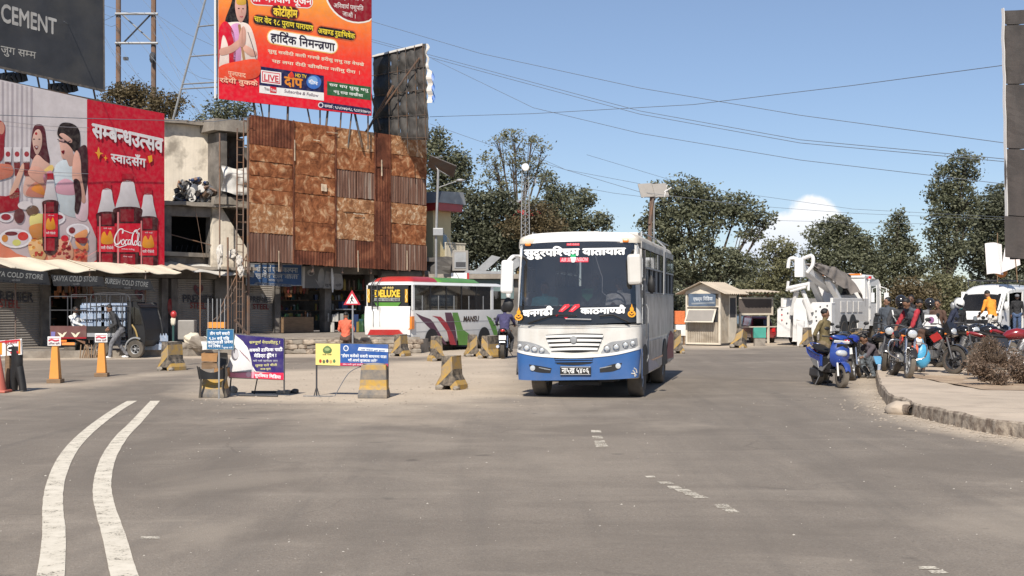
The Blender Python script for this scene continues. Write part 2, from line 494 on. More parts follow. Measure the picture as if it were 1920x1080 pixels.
 def build(s,parent,mt=None,name='print'):
  me=bpy.data.meshes.new(name);me.from_pydata(s.V,[],s.F)
  a=me.color_attributes.new('Col','FLOAT_COLOR','POINT')
  a.data.foreach_set('color',[x for c in s.C for x in (c[0],c[1],c[2],1.0)])
  # every print faces out of the sheet (towards local -Y)
  me.materials.append(mt or M['print']);me.update()
  flip=[p.index for p in me.polygons if p.normal.y>0]
  if flip:
   import bmesh
   bm=bmesh.new();bm.from_mesh(me);bm.faces.ensure_lookup_table()
   bmesh.ops.reverse_faces(bm,faces=[bm.faces[i] for i in flip]);bm.to_mesh(me);bm.free()
  o=bpy.data.objects.new(name,me);COL.objects.link(o);o.parent=parent
  return o
M={}
def defm(k,*a,**kw):M[k]=mat(k,*a,**kw)
defm('white_paint',(0.72,0.72,0.70),0.35,dust=0.35,dz=2.2,coat=0.3,scale=1.2,var=0.05)
defm('clean_white',(0.78,0.77,0.75),0.35,dust=0.3,dz=1.5,coat=0.4,scale=1.2,var=0.04)
defm('dirty_white',(0.60,0.58,0.54),0.5,dust=0.7,dz=1.8,scale=1.5,var=0.1)
defm('blue_paint',(0.03,0.13,0.42),0.3,dust=0.35,dz=0.8,coat=0.4,var=0.08)
defm('black_plastic',(0.009,0.009,0.010),0.55,dust=0.035,dz=1.0,var=.2)
defm('black_paint',(0.012,0.012,0.014),0.2,coat=0.5,dust=0.12)
defm('rubber',(0.022,0.021,0.02),0.8,dust=0.45,dz=0.7,bump=0.2)
defm('dusty_rubber',(0.05,0.045,0.04),0.9,dust=0.8,dz=0.9)
defm('chrome',(0.62,0.62,0.63),0.22,1.0,dust=0.1)
defm('steel',(0.36,0.36,0.36),0.4,0.8,dust=0.2)
defm('galv',(0.33,0.335,0.34),0.5,0.4,var=0.15)
defm('rusty_steel',(0.16,0.12,0.10),0.8,0.2,var=0.3,col2=(0.22,0.12,0.07))
defm('dark_steel',(0.06,0.06,0.065),0.6,0.3,var=0.2)
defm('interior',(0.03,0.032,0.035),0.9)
defm('seat_cloth',(0.09,0.10,0.12),0.9)
defm('red_light',(0.55,0.02,0.02),0.2,coat=0.5)
defm('amber',(0.75,0.22,0.03),0.25,coat=0.5)
defm('lens',(0.60,0.62,0.63),0.12,0.3,coat=0.8)
defm('red_paint',(0.42,0.02,0.02),0.3,dust=0.25,coat=0.4)
defm('concrete',(0.30,0.265,0.22),0.9,var=0.2,col2=(0.22,0.19,0.16),bump=0.5,bscale=8)
defm('wood',(0.22,0.14,0.08),0.8,var=0.25,stretch=(1,1,8))
defm('glass_clear',(0.86,0.9,0.9),0.03,trans=1.0,var=0.0)
def glass(name,tint=0.35,col=(0.02,0.025,0.03),rough=0.04):
 """thin tinted pane: part see-through, part mirror"""
 m=bpy.data.materials.new(name);m.use_nodes=True;t=m.node_tree;N=t.nodes;L=t.links
 for n in list(N):N.remove(n)
 o=N.new('ShaderNodeOutputMaterial');tr=N.new('ShaderNodeBsdfTransparent');tr.inputs[0].default_value=(tint,tint,tint*1.02,1)
 gl=N.new('ShaderNodeBsdfGlossy');gl.inputs['Roughness'].default_value=rough;gl.inputs[0].default_value=(0.9,0.93,0.97,1)
 df=N.new('ShaderNodeBsdfDiffuse');df.inputs[0].default_value=(0.30,0.27,0.23,1)  # grey film: dust, plus hazy reflection painted into the pane
 fr=N.new('ShaderNodeFresnel');fr.inputs[0].default_value=1.5
 tcn=N.new('ShaderNodeTexCoord');nz=N.new('ShaderNodeTexNoise');nz.inputs['Scale'].default_value=1.7;nz.inputs['Detail'].default_value=7
 L.new(tcn.outputs['Object'],nz.inputs['Vector'])
 a=N.new('ShaderNodeMixShader');L.new(wm(N,L,'MULTIPLY',nz.outputs['Fac'],0.095),a.inputs[0]);L.new(tr.outputs[0],a.inputs[1]);L.new(df.outputs[0],a.inputs[2])
 b=N.new('ShaderNodeMixShader');L.new(wm(N,L,'ADD',fr.outputs[0],0.02),b.inputs[0]);L.new(a.outputs[0],b.inputs[1]);L.new(gl.outputs[0],b.inputs[2])
 L.new(b.outputs[0],o.inputs['Surface']);M[name]=m;return m
glass('bus_glass',0.62);glass('dark_glass',0.16);glass('van_glass',0.3)
M['print']=attr_mat('print');M['print_old']=attr_mat('print_old',weather=0.5,var=0.25);M['decal']=attr_mat('decal',rough=0.4,weather=0.1,bump=0.0)
# ------------------------------------------------------------------ ground, road, dusty island, pavement
def sd_poly(X,Y,P):
 """signed distance (inside positive) to a polygon, on numpy arrays"""
 d=np.full(X.shape,1e9);ins=np.zeros(X.shape,bool);n=len(P)
 for i in range(n):
  ax,ay=P[i];bx,by=P[(i+1)%n];ex,ey=bx-ax,by-ay
  t=np.clip(((X-ax)*ex+(Y-ay)*ey)/(ex*ex+ey*ey+1e-12),0,1)
  d=np.minimum(d,np.hypot(X-ax-t*ex,Y-ay-t*ey))
  c=((ay>Y)!=(by>Y))&(X<(bx-ax)*(Y-ay)/(by-ay+1e-12)+ax);ins^=c
 return np.where(ins,d,-d)
def G2(pts):return [(gnd(*p).x,gnd(*p).y) for p in pts]
def ground_material():
 m=bpy.data.materials.new('asphalt_and_dust');m.use_nodes=True;N=m.node_tree.nodes;L=m.node_tree.links;b=N['Principled BSDF']
 g=N.new('ShaderNodeNewGeometry');P=g.outputs['Position']
 def nz(sc,det=6,ro=0.6,v=None,dist=0.0):
  n=N.new('ShaderNodeTexNoise');n.inputs['Scale'].default_value=sc;n.inputs['Detail'].default_value=det
  n.inputs['Roughness'].default_value=ro;n.inputs['Distortion'].default_value=dist;L.new(v or P,n.inputs['Vector']);return n.outputs['Fac']
 def mr(f,a,b_,c=0.0,d=1.0):
  r=N.new('ShaderNodeMapRange')
  for k,v in (('From Min',a),('From Max',b_),('To Min',c),('To Max',d)):r.inputs[k].default_value=v
  L.new(f,r.inputs['Value']);return r.outputs[0]
 def mx(f,a,b_,mode='MIX'):
  x=N.new('ShaderNodeMixRGB');x.blend_type=mode
  for i,v in ((0,f),(1,a),(2,b_)):
   if hasattr(v,'links'):L.new(v,x.inputs[i])
   elif isinstance(v,(int,float)):x.inputs[i].default_value=v
   else:x.inputs[i].default_value=tuple(v)+(1,)
  return x.outputs[0]
 at_=N.new('ShaderNodeAttribute');at_.attribute_name='Col'
 sp=N.new('ShaderNodeSeparateColor');L.new(at_.outputs['Color'],sp.inputs[0])
 sand,dark,wear=sp.outputs[0],sp.outputs[1],sp.outputs[2]
 big=nz(0.11,4,0.5);mid=nz(0.9,7,0.65)
 c=mx(mr(big,0.3,0.7),(0.225,0.190,0.155),(0.335,0.286,0.232))
 c=mx(mr(mid,0.35,0.7,0,0.7),c,(0.200,0.168,0.136))
 # aggregate: light and dark stones
 vo=N.new('ShaderNodeTexVoronoi');vo.inputs['Scale'].default_value=75;L.new(P,vo.inputs['Vector'])
 sc_=N.new('ShaderNodeSeparateColor');L.new(vo.outputs['Color'],sc_.inputs[0])
 c=mx(mr(sc_.outputs[0],0.72,0.98,0,0.30),c,(0.46,0.42,0.36))
 c=mx(mr(sc_.outputs[1],0.70,1.0,0,0.35),c,(0.085,0.076,0.068))
 c=mx(mr(nz(160,3,0.7),0.35,0.7,0,0.35),c,(0.13,0.117,0.102))
 # long scuffs and tyre tracks, drawn out along the traffic
 mp=N.new('ShaderNodeMapping');mp.inputs['Scale'].default_value=(1.6,0.10,1);mp.inputs['Rotation'].default_value=(0,0,R(-14));L.new(P,mp.inputs[0])
 c=mx(mr(nz(1.0,5,0.6,mp.outputs[0],1.2),0.5,0.78,0,0.5),c,(0.135,0.120,0.104))
 mp2=N.new('ShaderNodeMapping');mp2.inputs['Scale'].default_value=(0.14,1.3,1);L.new(P,mp2.inputs[0])
 c=mx(mr(nz(1.0,6,0.65,mp2.outputs[0],0.6),0.55,0.8,0,0.45),c,(0.38,0.33,0.27))
 c=mx(wm(N,L,'MULTIPLY',dark,0.72),c,(0.125,0.110,0.096))
 c=mx(wm(N,L,'MULTIPLY',wear,mr(mid,0.3,0.6,0.4,1.0)),c,(0.42,0.37,0.31))
 # cracks, broken up
 vc=N.new('ShaderNodeTexVoronoi');vc.feature='DISTANCE_TO_EDGE';vc.inputs['Scale'].default_value=0.33
 dn=N.new('ShaderNodeTexNoise');dn.inputs['Scale'].default_value=1.2;dn.inputs['Detail'].default_value=6;L.new(P,dn.inputs['Vector'])
 av=N.new('ShaderNodeVectorMath');av.operation='ADD';L.new(P,av.inputs[0]);L.new(dn.outputs['Color'],av.inputs[1]);L.new(av.outputs[0],vc.inputs['Vector'])
 cr=wm(N,L,'MULTIPLY',mr(vc.outputs['Distance'],0.012,0.002),mr(nz(0.35,3),0.50,0.62))
 c=mx(wm(N,L,'MULTIPLY',cr,0.22),c,(0.04,0.036,0.032))
 # oil drips, polished and patched areas
 c=mx(mr(nz(0.23,6,0.62,None,1.5),0.47,0.62,0,0.5),c,(0.150,0.128,0.106))
 c=mx(mr(nz(0.31,5,0.6,None,0.8),0.55,0.7,0,0.35),c,(0.42,0.36,0.29))
 c=mx(mr(nz(2.1,3,0.4),0.70,0.76,0,0.55),c,(0.10,0.088,0.075))
 # dust blown over it
 sandc=mx(mr(nz(0.5,7),0.3,0.7),(0.46,0.385,0.300),(0.58,0.49,0.385))
 sandc=mx(mr(nz(14,5,0.7),0.35,0.75,0,0.5),sandc,(0.36,0.295,0.225))
 sandc=mx(mr(sc_.outputs[2],0.86,1.0,0,0.5),sandc,(0.16,0.13,0.10))
 sf=wm(N,L,'ADD',sand,wm(N,L,'MULTIPLY',wm(N,L,'SUBTRACT',nz(0.7,8,0.7),0.5),0.9))
 sf=wm(N,L,'MULTIPLY',mr(sf,0.22,0.85),wm(N,L,'MINIMUM',wm(N,L,'MULTIPLY',sand,4.0),1.0))
 c=mx(sf,c,sandc)
 L.new(c,b.inputs['Base Color'])
 b.inputs['Roughness'].default_value=0.88;b.inputs['Specular IOR Level'].default_value=0.25
 h=wm(N,L,'ADD',wm(N,L,'MULTIPLY',vo.outputs['Distance'],0.7),wm(N,L,'MULTIPLY',nz(3.5,6),1.2))
 h=wm(N,L,'SUBTRACT',h,wm(N,L,'MULTIPLY',cr,1.0))
 bp=N.new('ShaderNodeBump');bp.inputs['Strength'].default_value=0.4;bp.inputs['Distance'].default_value=0.01
 L.new(h,bp.inputs['Height']);L.new(bp.outputs[0],b.inputs['Normal'])
 return m
M['road']=ground_material()
def build_road():
 xs=np.concatenate([np.arange(-60,-26,2.0),np.arange(-26,26,0.2),np.arange(26,61,2.0)])
 ys=np.concatenate([[-12,-4,2],np.arange(5,50,0.2),np.arange(50,75,0.6),[80,90]])
 X,Y=np.meshgrid(xs,ys)
 rr=np.random.RandomState(3)
 n=len(xs)
 # slight unevenness of the surface
 Z=0.012*np.sin(X*0.55+1.3)*np.cos(Y*0.31)*(np.abs(X)<40)
 Z=Z*0
 sand=np.zeros(X.shape);dark=np.zeros(X.shape);wear=np.zeros(X.shape)
 def soft(P,w,amt=1.0,arr=None):
  d=sd_poly(X,Y,P);v=np.clip(0.5+d/w,0,1)*amt
  np.maximum(arr,v,out=arr)
 isl=G2([(352,744),(430,752),(560,757),(700,760),(860,757),(960,744),(990,716),(975,690),(965,668),(880,667),(800,676),(745,678),(640,690),(540,694),(450,700),(395,704)])
 soft(isl,2.0,1.0,sand)
 soft(G2([(420,770),(560,800),(820,800),(1000,770),(980,735),(420,745)]),4.5,0.55,sand)
 soft(G2([(-60,738),(60,742),(180,726),(330,704),(390,700),(380,692),(250,700),(120,716),(-60,722)]),1.6,0.62,sand)
 soft(G2([(1588,702),(1600,740),(1650,775),(1720,800),(1820,822),(1930,842),(2150,880),(2150,860),(1930,815),(1810,800),(1700,770),(1655,740),(1642,700),(1630,690)]),0.9,0.95,sand)
 soft(G2([(1250,652),(1340,656),(1460,650),(1560,644),(1900,640),(1900,634),(1250,640)]),3.0,0.85,sand)
 soft(G2([(-300,680),(480,672),(700,670),(960,668),(960,655),(-300,655)]),1.8,0.8,sand)
 soft(G2([(1000,772),(1180,773),(1180,782),(1000,780)]),0.5,0.4,wear)
 soft(G2([(0,900),(90,920),(90,1100),(-100,1100)]),0.6,0.25,sand)
 soft(G2([(120,1000),(250,1000),(330,1100),(150,1100)]),2.5,0.2,wear)
 # darker, less dusty tracks where the lanes run
 soft(G2([(0,760),(200,745),(380,712),(420,716),(300,760),(140,810),(0,860)]),2.0,0.55,dark)
 soft(G2([(-80,900),(100,906),(330,912),(330,918),(60,930),(-80,960)]),0.8,0.25,dark)
 soft(G2([(1280,700),(1330,660),(1560,655),(1500,700),(1480,800),(1600,900),(1900,980),(1900,1080),(1500,1080),(1350,900)]),5.0,0.42,dark)
 for tr in ([(480,800),(430,860),(420,960),(460,1090)],[(700,790),(690,860),(720,960),(800,1090)],[(1320,720),(1330,800),(1400,900),(1560,1040)],[(1450,700),(1480,780),(1600,880),(1800,990)],[(60,770),(-20,830),(-160,930)],[(900,900),(885,960),(905,1060),(920,1100)]):
  for o_,a_ in ((0,.55),(1,.4)):
   P_=[gnd(*p) for p in tr];P_=curve_pts(P_,6);wd=.16
   soft([(p.x-wd+o_*1.7,p.y) for p in P_]+[(p.x+wd+o_*1.7,p.y) for p in P_[::-1]],.5,a_,dark)
 soft(G2([(895,905),(950,915),(1040,955),(1030,958),(960,930),(900,912)]),0.35,0.55,dark)
 soft(G2([(940,818),(1120,812),(1180,814),(1120,818),(950,821)]),0.3,0.5,dark)
 rr=np.random.RandomState(5)
 V=np.stack([X.ravel(),Y.ravel(),Z.ravel()],1);h,w=X.shape
 i=np.arange(h*w).reshape(h,w)
 F=np.stack([i[:-1,:-1].ravel(),i[:-1,1:].ravel(),i[1:,1:].ravel(),i[1:,:-1].ravel()],1)
 me=bpy.data.meshes.new('road');me.from_pydata(V.tolist(),[],F.tolist())
 a=me.color_attributes.new('Col','FLOAT_COLOR','POINT')
 C=np.stack([sand.ravel(),dark.ravel(),wear.ravel(),np.ones(h*w)],1).astype(np.float32)
 a.data.foreach_set('color',C.ravel());me.materials.append(M['road'])
 o=bpy.data.objects.new('road',me);COL.objects.link(o);return struct(o)
build_road()
M['earth']=mat('earth',(0.30,0.24,0.17),0.95,var=0.2,scale=0.3,col2=(0.17,0.16,0.09),mscale=0.08,bump=0.5,bscale=2,world=True)
struct(obj('ground',M['earth'],grid(lambda u,v:((u-0.5)*2400,-100+v*2000,-0.03),40,40)))
# painted lines, worn
def worn_paint():
 m=bpy.data.materials.new('worn_paint');m.use_nodes=True;N=m.node_tree.nodes;L=m.node_tree.links;b=N['Principled BSDF']
 g=N.new('ShaderNodeNewGeometry')
 n=N.new('ShaderNodeTexNoise');n.inputs['Scale'].default_value=5;n.inputs['Detail'].default_value=9;n.inputs['Roughness'].default_value=0.75
 L.new(g.outputs['Position'],n.inputs['Vector'])
 n2=N.new('ShaderNodeTexNoise');n2.inputs['Scale'].default_value=60;n2.inputs['Detail'].default_value=4;L.new(g.outputs['Position'],n2.inputs['Vector'])
 r=N.new('ShaderNodeValToRGB');r.color_ramp.elements[0].position=0.3;r.color_ramp.elements[1].position=0.65
 r.color_ramp.elements[0].color=(0.50,0.45,0.36,1);r.color_ramp.elements[1].color=(0.74,0.68,0.57,1)
 L.new(n.outputs['Fac'],r.inputs[0]);L.new(r.outputs[0],b.inputs['Base Color']);b.inputs['Roughness'].default_value=0.8
 a=N.new('ShaderNodeMapRange');a.inputs['From Min'].default_value=0.27;a.inputs['From Max'].default_value=0.34
 mm=wm(N,L,'ADD',wm(N,L,'MULTIPLY',n.outputs['Fac'],0.5),wm(N,L,'MULTIPLY',n2.outputs['Fac'],0.35))
 a.inputs['From Min'].default_value=0.335;a.inputs['From Max'].default_value=0.37
 L.new(mm,a.inputs['Value']);L.new(a.outputs[0],b.inputs['Alpha']);return m
M['paint_line']=worn_paint()
def line_mark(pts,w,z=0.005,k=10):
 P=curve_pts([gnd(*p) for p in pts],k);V=[];F=[]
 for i,p in enumerate(P):
  t=(P[min(i+1,len(P)-1)]-P[max(i-1,0)]);t.z=0;t.normalize();n=Vector((-t.y,t.x,0))
  e=1+0.05*noise.noise(p*4);V+=[tuple(p+n*w/2*e+Vector((0,0,z))),tuple(p-n*w/2*e+Vector((0,0,z)))]
 F=[(2*i,2*i+1,2*i+3,2*i+2) for i in range(len(P)-1)]
 return V,F
struct(obj('road_marking',M['paint_line'],line_mark([(248,752),(219,769),(179,798),(146,828),(124,857),(109,890),(101,921),(99,955),(101,992),(100,1028),(95,1079),(85,1150)],0.165)),'left of the two white curved lines on the road')
struct(obj('road_marking',M['paint_line'],line_mark([(291,752),(272,773),(252,795),(230,817),(210,846),(199,871),(192,904),(193,933),(200,962),(215,1010),(233,1079),(262,1150)],0.165)),'right of the two white curved lines on the road')
M['paint_faint']=M['paint_line'].copy()
for n_ in M['paint_faint'].node_tree.nodes:
 if n_.type=='MAP_RANGE':n_.inputs['From Min'].default_value=0.35;n_.inputs['From Max'].default_value=0.46;n_.inputs['To Max'].default_value=0.85
def dash(quads,lab):
 sh=[]
 for q in quads:
  sh.append(([tuple(gnd(*p)+Vector((0,0,0.005))) for p in q],[(0,1,2,3)]))
 struct(obj('road_marking',M['paint_faint'],sh),lab)
dash([[(1109,812),(1128,812),(1126,807),(1108,807)],[(1111,823),(1131,823),(1129,818),(1110,818)],[(1118,840),(1141,838),(1136,832),(1115,832)],[(1116,831),(1135,830),(1133,826),(1113,827)]],'short worn white dash on the road before the blue and white bus')
dash([[(1240,908),(1264,908),(1256,904),(1232,904)],[(1256,917),(1280,917),(1272,912),(1250,912)],[(1272,923),(1300,923),(1290,918),(1264,918)],[(1286,929),(1312,929),(1304,924),(1280,924)],[(1302,935),(1330,935),(1318,930),(1292,930)],[(1213,896),(1230,896),(1226,893),(1208,893)]],'worn white dash broken into bars, right of the centre of the road')
dash([[(1345,953),(1372,953),(1362,946),(1338,946)],[(1366,962),(1388,962),(1376,955),(1352,955)]],'short piece of worn white dash nearest the middle of the road')
dash([[(262,1011),(300,1011),(298,1007),(264,1007)]],'faint white fleck of paint beside the curved lines')
dash([[(1724,1068),(1762,1068),(1752,1063),(1722,1063)],[(1748,1077),(1780,1076),(1766,1070),(1740,1071)]],'worn white mark at the near right of the road')
# ---- right pavement: a raised slab with a crumbling edge
M['pavement']=mat('pavement',(0.47,0.39,0.305),0.95,var=0.12,scale=0.8,col2=(0.36,0.295,0.23),mscale=1.5,mixpos=(0.5,0.75),bump=0.6,bscale=9,world=True)
M['kerb']=mat('kerb',(0.36,0.30,0.235),0.95,var=0.25,scale=4,col2=(0.16,0.12,0.09),mscale=6,mixpos=(0.44,0.60),bump=1.0,bscale=18,world=True)
kb=[gnd(*p) for p in [(1660,673),(1646,688),(1641,706),(1645,731),(1655,750),(1666,762),(1690,770),(1715,781),(1753,791),(1811,804),(1867,815),(1918,822),(2050,850),(2300,905)]]
kb=curve_pts(kb,24)
KH=0.2
def kerb_ring():
 top=[];mid=[];bot=[];n=len(kb)
 for i,p in enumerate(kb):
  t=(kb[min(i+1,n-1)]-kb[max(i-1,0)]);t.z=0;t.normalize();nn=Vector((-t.y,t.x,0))  # inward
  if nn.dot(Vector((1,0.6,0)))<0:nn=-nn
  a=noise.noise(Vector((p.x*1.7,p.y*1.7,0)))*0.03;b2=noise.noise(Vector((p.x*7,p.y*7,3)))*0.022
  top.append(p+nn*(0.05+a+b2*0.6)+Vector((0,0,KH+0.02*noise.noise(Vector((p.x*2,p.y*2,9))))))
  mid.append(p+nn*(0.02+b2*.5)+Vector((0,0,KH*0.86)));bot.append(p+nn*(0.0+b2*1.1)+Vector((0,0,-0.02)))
 return top,mid,bot
kt,km,kbt=kerb_ring()
n=len(kt)
kerb_ob=obj('kerb',M['kerb'],rings([kbt,km,kt],closed=False,caps=False),smooth=False)
back=[Vector((46,7,KH)),Vector((60,30,KH)),Vector((40,39,KH)),Vector((13,39,KH))]
poly=[(p.x,p.y) for p in kt]+[(p.x,p.y) for p in back]
tri=tessellate_polygon([[Vector((x,y,0)) for x,y in poly]])
V=[tuple(p) for p in kt]+[tuple(p) for p in back]
pav=obj('pavement',M['pavement'],(V,[tuple(t) for t in tri]));struct(pav)
kerb_ob.parent=pav
# back kerb face
b0=[Vector((13,39,0)),Vector((40,39,0)),Vector((60,30,0))]
obj('kerb',M['kerb'],rings([[Vector((p.x,p.y,-0.02)) for p in b0],[Vector((p.x,p.y,KH-0.002)) for p in b0]],closed=False,caps=False),pav)
# broken drain pipe in its mound of mortar at the bend
dp=thing('drain_pipe','broken concrete drain mouth in a lump of mortar at the pavement bend','drain',gnd(1712,779),R(20))
def lump(c,s,seed,nu=16,nv=10,amp=0.22):
 v,f=sph((0,0,0),1,nu,nv);out=[]
 for p in v:
  q=Vector(p);k=1+amp*noise.noise(q*1.7+Vector((seed,seed*2,0)))+amp*0.5*noise.noise(q*4+Vector((seed,0,5)))
  out.append((c[0]+q.x*s[0]*k,c[1]+q.y*s[1]*k,c[2]+q.z*s[2]*k))
 return out,f
obj('mortar_mound',M['pavement'],[lump((0.05,0.36,0.06),(0.24,0.26,0.13),3),lump((0.2,0.3,0.02),(0.16,0.2,0.10),5)],dp,smooth=True)
obj('pipe',M['kerb'],rings([[(r_*math.cos(a),y_,0.075+r_*math.sin(a)) for a in [2*math.pi*k/14 for k in range(14)]] for r_,y_ in ((0.085,0.03),(0.085,0.2),(0.06,0.2),(0.06,0.026))],True,False),dp)
obj('pipe_mouth',M['black_plastic'],cyl((0,0,0.075),0.06,0.06,0.12,'y',14),dp)
# rubble and grit along the kerb: too many to count
def scatter(name,mt,n,fn,smin,smax,seed,flat=0.6):
 r=random.Random(seed);sh=[]
 for _ in range(n):
  p=fn(r)
  if p is None:continue
  s=smin+(smax-smin)*r.random()**2.5
  v=[(p.x+s*x*r.uniform(0.6,1.2),p.y+s*y*r.uniform(0.6,1.2),p.z+s*z*flat*r.uniform(0.7,1.2)) for x,y,z in
  ((1,0,0.1),(0,1,0.1),(-1,0,0.1),(0,-1,0.1),(0.2,0.1,1),(0,0,-0.3))]
  sh.append((v,[(0,1,4),(1,2,4),(2,3,4),(3,0,4),(1,0,5),(2,1,5),(3,2,5),(0,3,5)]))
 o=obj(name,mt,sh);o['kind']='stuff';return o
M['stone']=mat('stone',(0.34,0.29,0.235),0.95,var=0.3,scale=8,world=True)
def near_kerb(r):
 i=r.randrange(10,n-12);p=kb[i];t=kb[i+1]-kb[i];nn=Vector((-t.y,t.x,0)).normalized()
 if nn.dot(Vector((1,0.6,0)))>0:nn=-nn
 return p+nn*abs(r.gauss(0.0,0.35))+Vector((0,0,0.002))
o=scatter('gravel',M['stone'],900,near_kerb,0.006,0.04,4);o['label']='grit and small rubble along the foot of the kerb'
def on_island(r):
 return gnd(r.uniform(360,980),r.uniform(672,765))+Vector((0,0,0.002))
o=scatter('gravel',M['stone'],700,on_island,0.006,0.035,6);o['label']='grit on the dusty island between the lanes'
def on_road(r):return gnd(r.uniform(-50,1970),570+1.0/r.uniform(1/510,1/170))+Vector((0,0,0.001))
o=scatter('gravel',mat('pale_grit',(0.5,0.46,0.4),0.9,var=0.3,scale=9,world=True),420,on_road,0.004,0.014,8);o['label']='loose pale stones scattered over the road'
# ---- raised platforms in front of the shops
M['slab']=mat('slab',(0.30,0.265,0.22),0.95,var=0.2,scale=1.2,col2=(0.19,0.16,0.13),mscale=2.2,bump=0.7,bscale=7,world=True)
def platform(front,backp,z,lab):
 P=[gnd_d(px,d) for px,d in front]+[gnd_d(px,d) for px,d in backp]
 k=len(P)
 fr=curve_pts(P[:len(front)],12)
 fr2=[p+Vector((0,0.10*noise.noise(p*2.0),0)) for p in fr]
 poly=[(p.x,p.y) for p in fr2]+[(p.x,p.y) for p in P[len(front):]]
 o=obj('shop_platform',M['slab'],prism(poly,-0.02,z,'z'));struct(o,lab);return o
def gnd_d(px,d):return at(px,d)
platform([(-260,40.5),(0,41.5),(180,42.3),(330,43.2),(440,44.6)],[(446,58),(-260,50)],0.22,'low broken concrete step before the shutters')
# ------------------------------------------------------------------ the building row on the left
M['corr_shutter']=mat('corr_shutter',(0.30,0.275,0.25),0.55,0.2,var=0.15,scale=1.0,dust=0.3,dz=2.0,streak=0.35)
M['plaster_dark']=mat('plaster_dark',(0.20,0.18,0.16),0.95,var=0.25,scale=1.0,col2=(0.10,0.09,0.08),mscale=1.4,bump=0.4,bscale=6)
M['plaster_white']=mat('plaster_white',(0.74,0.66,0.54),0.95,var=0.12,scale=0.9,col2=(0.30,0.26,0.21),mscale=1.1,mixpos=(0.50,0.66),bump=0.6,bscale=5,streak=0.25)
M['plaster_yellow']=mat('plaster_yellow',(0.62,0.52,0.30),0.9,var=0.08,scale=1.0)
M['tin_roof']=mat('tin_roof',(0.52,0.44,0.34),0.6,0.1,var=0.12,scale=1.0,col2=(0.30,0.20,0.14),mscale=0.9,mixpos=(0.55,0.8))
M['awning_cloth']=mat('awning_cloth',(0.011,0.012,0.014),0.9,var=0.2,scale=2)
M['cream_cloth']=mat('cream_cloth',(0.62,0.56,0.44),0.85,var=0.08,scale=1.5,col2=(0.4,0.33,0.24),mscale=1.0,mixpos=(0.58,0.8),bump=0.4,bscale=4)
SH=Frame((-60,44),(445,55))
def corr_sheet(x0,x1,z0,z1,y,pitch=0.09,amp=0.012,horiz=True,thick=0.01):
 """ribbed sheet standing in the XZ plane"""
 prof=[]
 if horiz:
  n=int((z1-z0)/pitch*4)
  V=[];F=[]
  for i in range(n+1):
   z=z0+(z1-z0)*i/n;yy=y+amp*math.sin(i*math.pi/2+0.4)*(1 if i%4 else 1.4)
   V+=[(x0,yy,z),(x1,yy,z)]
   if i:o=2*(i-1);F.append((o,o+1,o+3,o+2))
 else:
  n=int((x1-x0)/pitch*4);V=[];F=[]
  for i in range(n+1):
   x=x0+(x1-x0)*i/n;yy=y+amp*math.sin(i*math.pi/2)
   V+=[(x,yy,z0),(x,yy,z1)]
   if i:o=2*(i-1);F.append((o,o+2,o+3,o+1))
 return V,F
shop=thing('shop_row','low row of shuttered shops under the red cola billboard','building',SH.loc,SH.rz)
def shx(px,py=600):return SH.y(px,py)[0]
# piers and lintel
ztop=3.3
piers=[(-60,-40),(76,92),(150,158),(300,312),(318,330),(425,436)]
for a,b in piers:obj('pier',M['plaster_dark'],box(shx(a),shx(b),-0.10,0.3,0.2,ztop-0.62),shop)
obj('lintel',M['plaster_dark'],box(shx(-60),shx(445),-0.12,0.3,ztop-0.60,ztop+0.25),shop)
obj('back_wall',M['plaster_dark'],box(shx(-60),shx(445),3.2,3.4,0.2,ztop),shop)
objs('side_wall',M['plaster_dark'],[box(shx(-60),shx(-60)+0.2,0.3,3.2,0.2,ztop),box(shx(445)-0.2,shx(445),0.3,3.2,0.2,ztop)],shop)
obj('roof',M['concrete'],box(shx(-60)-0.1,shx(445)+0.1,-0.3,3.6,ztop+0.26,ztop+0.42),shop)
def shutter(a,b,x_word,y1,y2,red,hgt,seed,heart=None):
 s=obj('shutter',M['corr_shutter'],corr_sheet(shx(a),shx(b),0.22,ztop-0.61,0.05,0.085,0.014),shop)
 A=Art(SH,0.03)
 if x_word:
  A.text('PREMIER',x_word[0],y1,x_word[1],y2,hgt,(58,60,70),1,0.03)
  cx=(x_word[0]+x_word[1])/2
  A.text('STEEL',cx+red[0],red[2],cx+red[1],red[3],hgt*0.82,(150,52,48),1,0.025)
 if heart:
  hx,hy,r=heart
  A.blob([(hx,hy+r*1.2),(hx-r,hy-r*0.1),(hx-r*0.7,hy-r),(hx,hy-r*0.55),(hx+r*0.7,hy-r),(hx+r,hy-r*0.1)],(112,60,66),1)
  A.blob([(hx,hy+r*0.6),(hx-r*.5,hy),(hx-r*0.3,hy-r*.4),(hx,hy-r*0.1),(hx+r*0.3,hy-r*.4),(hx+r*.5,hy)],(64,62,74),2)
 if A.V:A.build(s,M['print_old'])
 return s
shutter(-40,76,(-12,62),563,566,(-26,12,575,578),17,1)
shutter(158,300,(238,296),581,583,(-14,14,591,592),15,2,(262,551,9))
shutter(330,425,(342,402),566,568,(-16,14,578,579),13,3,(372,543,9))
# red emblem on the pier between the shutters
A=Art(SH,-0.11);A.blob([(316,562),(321,562),(322,585),(317,590),(314,575)],(150,40,40),1);A.build(shop,M['print_old'],'pier_emblem')
